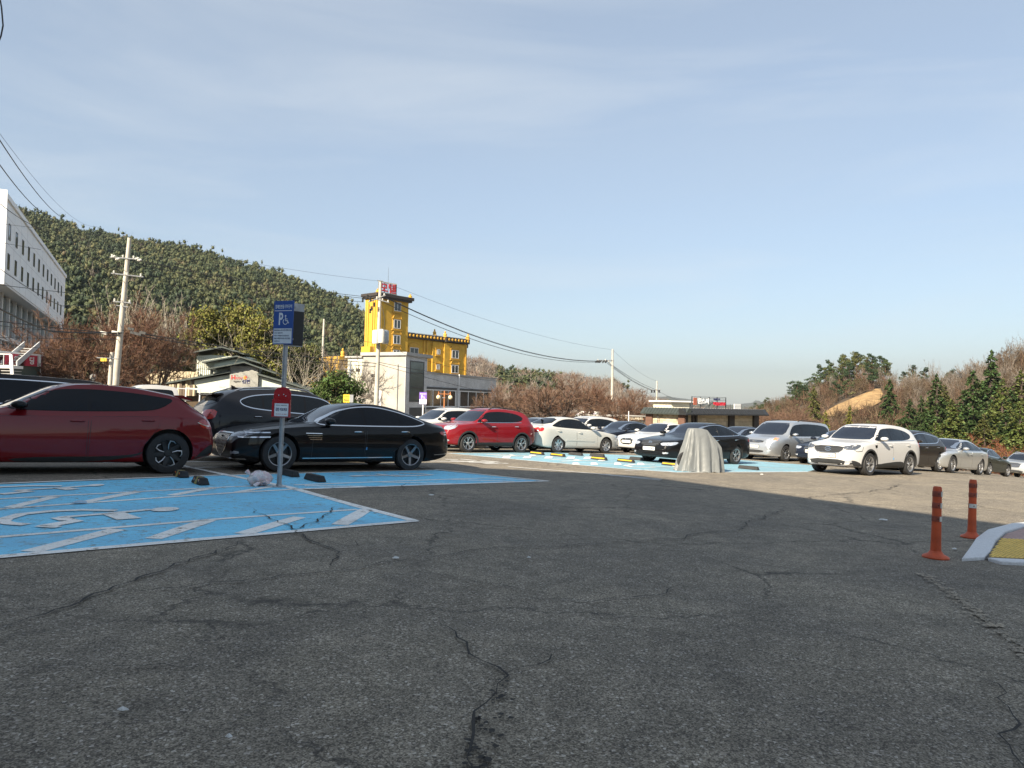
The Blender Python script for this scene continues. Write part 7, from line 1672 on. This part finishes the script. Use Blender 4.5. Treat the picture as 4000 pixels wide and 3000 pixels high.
WL = [
 ([(-60, 455, 24), (235, 845, 60)], .022, 'upper thick wire crossing the sky at the left edge above the hill', .01), ([(-60, 560, 24), (190, 843, 60)], .022, 'lower thick wire crossing the sky at the left edge above the hill', .01), ([(-60, 440, 30), (380, 885, 90)], .010, 'thin wire crossing the sky at the left edge', .02),
 ([(-60, 745, 30), (90, 860, 45), (480, 1068, 50)], .02, 'wire running past the hotel roof corner to the upper crossarm', .004), ([(-40, 868, 45), (506, 932, 50)], .012, 'thin wire from the hotel to the top of the tall pole', .003),
 ([(-40, 940, 40), (160, 975, 45)], .012, 'thin wire across the upper hotel windows', .0), ([(-40, 1020, 34), (240, 1195, 46), (456, 1185, 50)], .018, 'drooping wire across the lower hotel windows', .012), ([(-40, 1108, 40), (470, 1166, 50)], .018, 'straight pale wire from the hotel to the tall pole', .002),
 ([(-40, 1185, 32), (200, 1295, 44), (480, 1300, 50)], .045, 'thick cable bundle across the hotel glazing', .006), ([(-40, 1250, 40), (475, 1305, 50)], .03, 'cable bundle ending at the splice boxes', .004), ([(-40, 1268, 40), (475, 1312, 50)], .02, 'lower cable of the bundle at the splice boxes', .004), ([(-40, 1318, 40), (470, 1326, 50)], .018, 'lowest straight wire to the tall pole', .0), ([(-40, 1340, 40), (440, 1385, 48)], .014, 'wire to the short pole', .002),
 ([(520, 1012, 50), (1440, 1160, 66)], .022, 'upper line from the tall pole to the transformer pole', .012), ([(520, 1016, 50), (1445, 1168, 66)], .022, 'second line from the tall pole to the transformer pole', .012), ([(530, 1030, 50), (1420, 1180, 66)], .022, 'lower line from the tall pole to the transformer pole', .014), ([(506, 935, 50), (1480, 1098, 66)], .010, 'thin earth wire between the pole tops', .012),
 ([(490, 1185, 50), (700, 1230, 52), (1480, 1340, 66)], .016, 'low wire crossing in front of the cypresses', .008), ([(540, 1300, 50), (1000, 1370, 58), (1480, 1420, 66)], .035, 'thick cable behind the blue sign post', .006), ([(540, 1310, 50), (1100, 1400, 60), (1475, 1432, 66)], .03, 'second thick cable behind the blue sign post', .006), ([(560, 1305, 50), (800, 1352, 54), (1130, 1390, 60)], .012, 'thin cable above the hall roof', .004),
 ([(1500, 1158, 66), (2335, 1410, 110)], .030, 'upper line from the transformer pole down to the thin pole', .030), ([(1512, 1166, 66), (2345, 1411, 110)], .030, 'middle line from the transformer pole down to the thin pole', .031), ([(1500, 1182, 66), (2340, 1414, 110)], .030, 'lower line from the transformer pole down to the thin pole', .032), ([(1490, 1098, 66), (2392, 1366, 110)], .012, 'thin earth wire from the transformer pole to the thin pole', .018),
 ([(2362, 1410, 110), (2546, 1525, 150)], .035, 'first line leaving the thin pole to the right', .012), ([(2380, 1420, 110), (2556, 1526, 150)], .035, 'second line leaving the thin pole to the right', .012), ([(2372, 1412, 110), (2575, 1526, 150)], .035, 'third line leaving the thin pole to the right', .012), ([(2393, 1366, 110), (2566, 1489, 150)], .014, 'thin earth wire right of the thin pole', .015), ([(2566, 1525, 150), (2700, 1572, 200)], .03, 'line from the far pole behind the roof sign', .01),
 ([(1480, 1415, 65.5), (1700, 1455, 72), (2010, 1495, 90)], .022, 'service cable crossing the tiled facade', .006), ([(1480, 1422, 65.5), (1650, 1470, 72), (1960, 1545, 90)], .022, 'lower service cable crossing the tiled facade', .004), ([(1480, 1330, 66), (1600, 1390, 70), (1960, 1480, 95)], .016, 'thin service cable in front of the yellow hotel', .004),
]
for pts, r_, lab, sg in WL: wire(pts, r_, lab, sg)
cb = MB().path([at(-6, -40, 6), at(6, 30, 6), at(12, 100, 6), at(4, 140, 6), at(-10, 175, 6)], .006, 6).build('loose_cable', M_wire, None, smooth=60); tag(cb, 'loose black cable hanging into the top left corner', 'cable')

# ------------------------------------------------------------------ flexible posts
M_oran = mat('orange_rubber', (0.52, 0.085, 0.025), .55, var=.22, vscale=7, bump=.15); M_refl = mat('reflective_tape', (.62, .62, .58), .35, var=.15, vscale=12); M_oran2 = mat('worn_orange', (0.26, 0.06, 0.035), .6, var=.3, vscale=10)
def flex_post(label, x, y, lean, bands):
    e_ = empty('flexible_post', lotM(x, y) @ Matrix.Rotation(lean, 4, 'Y'), label, 'bollard', 'flexible posts by the kerb')
    MB().lathe([(.0, .0), (.125, .0), (.128, .012), (.115, .028), (.075, .046), (.055, .075), (.0, .08)], 28).build('base', M_oran, e_, smooth=45)
    MB().lathe([(.0, .05), (.052, .05), (.048, .16), (.044, .42), (.043, .70), (.040, .735), (.034, .745), (.030, .738), (.0, .736)], 24).build('shaft', M_oran, e_, smooth=45)
    for k, z in enumerate((.38, .52, .64)):
        MB().lathe([(.0455, z), (.0468, z + .004), (.0462, z + .054), (.0448, z + .058)], 24).build('sleeve', M_oran2, e_, smooth=45)
        a0, a1 = bands[k]; pts = [(math.cos(R_(a)), math.sin(R_(a))) for a in np.linspace(a0, a1, 12)]; mb = MB()
        mb.prism([(p[0] * .0495, p[1] * .0495) for p in pts] + [(p[0] * .047, p[1] * .047) for p in pts[::-1]], z + .004, z + .056); mb.build('reflective_band', M_refl, e_)
        MB().lathe([(.007, 0), (.007, .003), (0, .004)], 8, Matrix.Translation((-.012, -.047, z + .03)) @ Matrix.Rotation(math.pi / 2, 4, 'X')).build('bolt_hole', M_ink, e_)
flex_post('nearer orange flexible post with reflective patches on its right side', 4.51, 7.50, .012, ((-85, 15), (-80, 15), (-75, 20)))
flex_post('farther orange flexible post touching the kerb with one full white band', 5.98, 9.18, .012, ((-170, 30), (-60, 30), (-50, 40)))

# ------------------------------------------------------------------ wheel stops
def chamfer_box(Lx, Ly, H_, t=.03):
    mb = MB(); a, b_ = Lx / 2, Ly / 2
    mb.add([(-a, -b_, 0), (a, -b_, 0), (a, b_, 0), (-a, b_, 0), (-a + t, -b_ + t * 1.1, H_), (a - t, -b_ + t * 1.1, H_), (a - t, b_ - t * 1.1, H_), (-a + t, b_ - t * 1.1, H_)], [(3, 2, 1, 0), (4, 5, 6, 7), (0, 1, 5, 4), (1, 2, 6, 5), (2, 3, 7, 6), (3, 0, 4, 7)])
    return mb
M_rub = mat('stop_rubber', (.028, .028, .028), .8, var=.35, vscale=14, bump=.2); M_ystr = mat('stop_yellow', (.62, .40, .02), .5, var=.15, vscale=12); M_ydull = mat('stop_yellow_dull', (.34, .29, .10), .7, var=.25, vscale=14)
def wheel_stop(label, pos, kind, Lx, rz=-52):
    o_ = chamfer_box(Lx, .16, .105).build('wheel_stop', M_rub, None, lotM(*pos, rz, .012)); o_.modifiers.new('b', 'BEVEL').width = .008; tag(o_, label, 'wheel stop', 'wheel stops at the bay ends')
    if kind == 'mid':
        chamfer_box(.13, .164, .107).build('yellow_band', M_ydull, o_)
        for x in (-.13, .13):
            for sg in (-1, 1): MB().lathe([(.022, 0), (.022, .006), (0, .01)], 12, Matrix.Translation((x, sg * .066, .055)) @ Matrix.Rotation(-sg * math.pi / 2 * -1 + 0, 4, 'X') @ Matrix.Diagonal((1, 1.3, 1, 1))).build('reflector', M_amber, o_)
    elif kind == 'strip':
        for sg in (-1, 1): MB().prism([(sg * .0655, .045), (sg * .058, .078), (sg * .0635, .079), (sg * .072, .046)], -Lx / 2 + .05, Lx / 2 - .05, 'x').build('yellow_strip', M_ystr, o_)
    return o_
wheel_stop('wheel stop with a dull yellow band at the red crossover wheel', (-5.62, 12.30), 'mid', .50); wheel_stop('wheel stop with a dull yellow band nearer the white bag', (-4.86, 11.32), 'mid', .50)
wheel_stop('plain black wheel stop behind the sign post', (-4.10, 13.42), 'plain', .66); wheel_stop('plain black wheel stop right of the sign post', (-3.42, 12.68), 'plain', .66)
for k, (u, v, kd, lab) in enumerate([(2098, 1776, 'strip', 'yellow-striped wheel stop under the white saloon tail'), (2179, 1783, 'strip', 'yellow-striped wheel stop at the white saloon rear wheel'), (2340, 1797, 'strip', 'yellow-striped wheel stop below the white saloon front wheel'), (2445, 1806, 'strip', 'yellow-striped wheel stop between the white saloon and the black one'), (2622, 1820, 'strip', 'yellow-striped wheel stop half hidden by the grey cover'),
    (2249, 1779, 'plain', 'black wheel stop below the white saloon doors'), (2333, 1784, 'plain', 'black wheel stop directly behind a yellow-striped one'), (2491, 1798, 'plain', 'black wheel stop at the front tyre of the black saloon'), (2606, 1805, 'plain', 'black wheel stop below the black saloon bumper'), (2924, 1834, 'plain', 'black wheel stop right of the grey cover')]):
    wheel_stop(lab, g(u, v), kd, .72)

# ------------------------------------------------------------------ covered motorcycle
rc = np.random.default_rng(12); nA, nL = 168, 44; V = []; ph = rc.uniform(0, 6.28, 12)
def crease(a, k, p): return .55 - abs(math.sin(k * a / 2 + p)) ** .8
for j in range(nL + 1):
    t = j / nL
    for i in range(nA):
        a = 2 * math.pi * i / nA; ca, sa = math.cos(a), math.sin(a)
        rgt = np.interp(t, (0, .05, .16, .3, .45, .7, 1), (.0, .20, .31, .47, .60, .67, .74)); lft = np.interp(t, (0, .05, .14, .3, .6, 1), (.0, .36, .41, .46, .57, .75))
        ax = rgt if ca > 0 else lft; ay = np.interp(t, (0, .05, .2, .5, 1), (.0, .15, .21, .31, .45))
        e_ = 2 / np.interp(t, (0, .3, 1), (4.5, 3.0, 2.2)); x = math.copysign(abs(ca) ** e_, ca) * ax; y = math.copysign(abs(sa) ** e_, sa) * ay
        tw = .25 * t * math.sin(2 * a + ph[4])                         # folds run slantwise
        amp = np.interp(t, (0, .06, .15, .4, 1), (.0, .03, .09, .18, .26))
        fold = amp * (.62 * crease(a + tw * .25, 10, ph[0]) + .45 * crease(a - tw * .2, 17, ph[1]) + .22 * crease(a, 31, ph[2] + 2 * t))
        x *= 1 + fold; y *= 1 + fold
        z = np.interp(t, (0, .05, 1), (1.255, 1.25, 0)) + .010 * math.sin(7 * a + ph[5]) * math.sin(math.pi * t) + (.02 * math.sin(14 * a + ph[8]) if t > .97 else 0)
        if x > -.02 and t < .35: z -= .07 * min(1, (x + .02) / .3) * (1 - t / .35)
        V.append((x - .05, y, max(.004 if t < 1 else .002, z)))
F = [(j * nA + i, j * nA + (i + 1) % nA, (j + 1) * nA + (i + 1) % nA, (j + 1) * nA + i) for j in range(nL) for i in range(nA)]
M_cov = mat('grey_cover', (.155, .166, .170), .55, .05, var=.06, vscale=3, bump=.3, bscale=5, bdist=.05)
cv = empty('covered_motorcycle', lotM(5.62, 20.85, 14), 'motorcycle hidden under a draped silver-grey cover', 'motorcycle')
mb = MB(); mb.add(V, F); mb.build('cover', M_cov, cv, smooth=38)
for x in (-.45, .45): MB().lathe([(.20, -.05), (.28, -.06), (.29, 0), (.28, .06), (.20, .05)], 20, Matrix.Translation((x, 0, .29)) @ Matrix.Rotation(math.pi / 2, 4, 'X'), close=True).build('wheel', M_tyre, cv)

# ------------------------------------------------------------------ plastic bag and litter
rc = np.random.default_rng(5); m, nt, bb, L = node_mat('bag_film'); M_bag = m
tcn = N(nt, 'TexCoord'); n_ = N(nt, 'TexNoise', Scale=5.0, Detail=4.0); L(tcn.outputs['Object'], n_.inputs['Vector'])
c1 = ramp(nt, n_.outputs['Fac'], .42, .60, (.70, .68, .70), (.68, .54, .54), L); n2 = N(nt, 'TexNoise', Scale=8.0, Detail=3.0); mp_ = N(nt, 'Mapping'); mp_.inputs['Location'].default_value = (3, 1, 2); L(tcn.outputs['Object'], mp_.inputs['Vector']); L(mp_.outputs['Vector'], n2.inputs['Vector'])
gate = ramp(nt, n2.outputs['Fac'], .58, .66, (0, 0, 0), (.7, .7, .7), L); L(mixc(nt, L, gate, c1, (.20, .34, .24)), bb.inputs['Base Color']); bb.inputs['Roughness'].default_value = .25; bb.inputs['Subsurface Weight'].default_value = .2
n3 = N(nt, 'TexNoise', Scale=22.0, Detail=3.0); L(tcn.outputs['Object'], n3.inputs['Vector']); bp = N(nt, 'Bump', Strength=.8, Distance=.02); L(n3.outputs['Fac'], bp.inputs['Height']); L(bp.outputs['Normal'], bb.inputs['Normal'])
bag = empty('plastic_bag', lotM(*g(1012, 1898), 10), 'knotted white plastic bag of rubbish lying beside the sign post', 'bag'); V = []; nA, nL = 40, 20; pa = rc.uniform(0, 6.28, 10)
for j in range(nL + 1):
    th = math.pi * j / nL
    for i in range(nA):
        a = 2 * math.pi * i / nA; r_ = 1 + .10 * math.sin(3 * a + 2 * th + pa[0]) + .07 * math.sin(7 * a - 3 * th + pa[1]) + .05 * math.sin(11 * a + 5 * th + pa[2]) + .04 * rc.normal() * math.sin(th)
        V.append((math.sin(th) * math.cos(a) * .18 * r_, math.sin(th) * math.sin(a) * .14 * r_, max(.004, .115 + math.cos(th) * .115 * r_)))
mb = MB(); mb.add(V, [(j * nA + i, j * nA + (i + 1) % nA, (j + 1) * nA + (i + 1) % nA, (j + 1) * nA + i) for j in range(nL) for i in range(nA)]); mb.build('bag_body', M_bag, bag, smooth=35)
for pts, nm in (([(-.14, 0, .16), (-.18, .01, .205), (-.205, .0, .235)], 'bag_ear'), ([(.04, -.13, .07), (.0, -.17, .05), (-.04, -.19, .012)], 'bag_ear'), ([(.06, -.13, .07), (.13, -.15, .09), (.16, -.14, .06)], 'bag_ear')):
    P_ = [Vector(p) for p in pts]; mb = MB(); mb.path(P_, [.012, .030, .038], 7); mb.build(nm, M_bag, bag, smooth=35)
M_lit = mat('litter_white', (.62, .63, .62), .7, var=.1)
def scrap(label, u, v, s_, m_=M_lit, rz=0):
    x, y = g(u, v); n = 9; rc_ = random.Random(u)
    mb = MB(); ring = [(math.cos(2 * math.pi * k / n) * s_ * rc_.uniform(.6, 1.2), math.sin(2 * math.pi * k / n) * s_ * .55 * rc_.uniform(.6, 1.2)) for k in range(n)]
    top = [(p[0] * .8, p[1] * .8, .016 + rc_.uniform(.006, .03) * min(1, s_ * 12)) for p in ring]
    mb.add([(p[0], p[1], .016) for p in ring] + top + [(0, 0, .03)], [(i, (i + 1) % n, n + (i + 1) % n, n + i) for i in range(n)] + [(n + i, n + (i + 1) % n, 2 * n) for i in range(n)])
    tag(mb.build('litter', m_, None, lotM(x, y, rz)), label, 'litter', 'scraps of litter on the asphalt')
scrap('flattened white cup on the asphalt in the shade, left of the orange posts', 3450, 2035, .085, rz=20); scrap('crumpled white paper at the foot of the nearer orange post', 3728, 2150, .04, rz=50)
scrap('tiny white scrap in the shade right of the blue bays', 1684, 1938, .05); scrap('pale blue wrapper lying on the white hatching of the blue bay', 310, 1970, .09, mat('wrapper_blue', (.35, .50, .62), .5), 35); scrap('small white scrap in front of the blue bay corner', 1548, 2187, .035); scrap('bright white fragment near the bottom of the picture', 893, 2895, .014); scrap('pale splinter low at the left', 478, 2788, .022)
scrap('white scrap in the right half of the shaded asphalt', 2065, 2185, .02); scrap('white scrap on the sunlit aisle in front of the cover', 2975, 1855, .05)
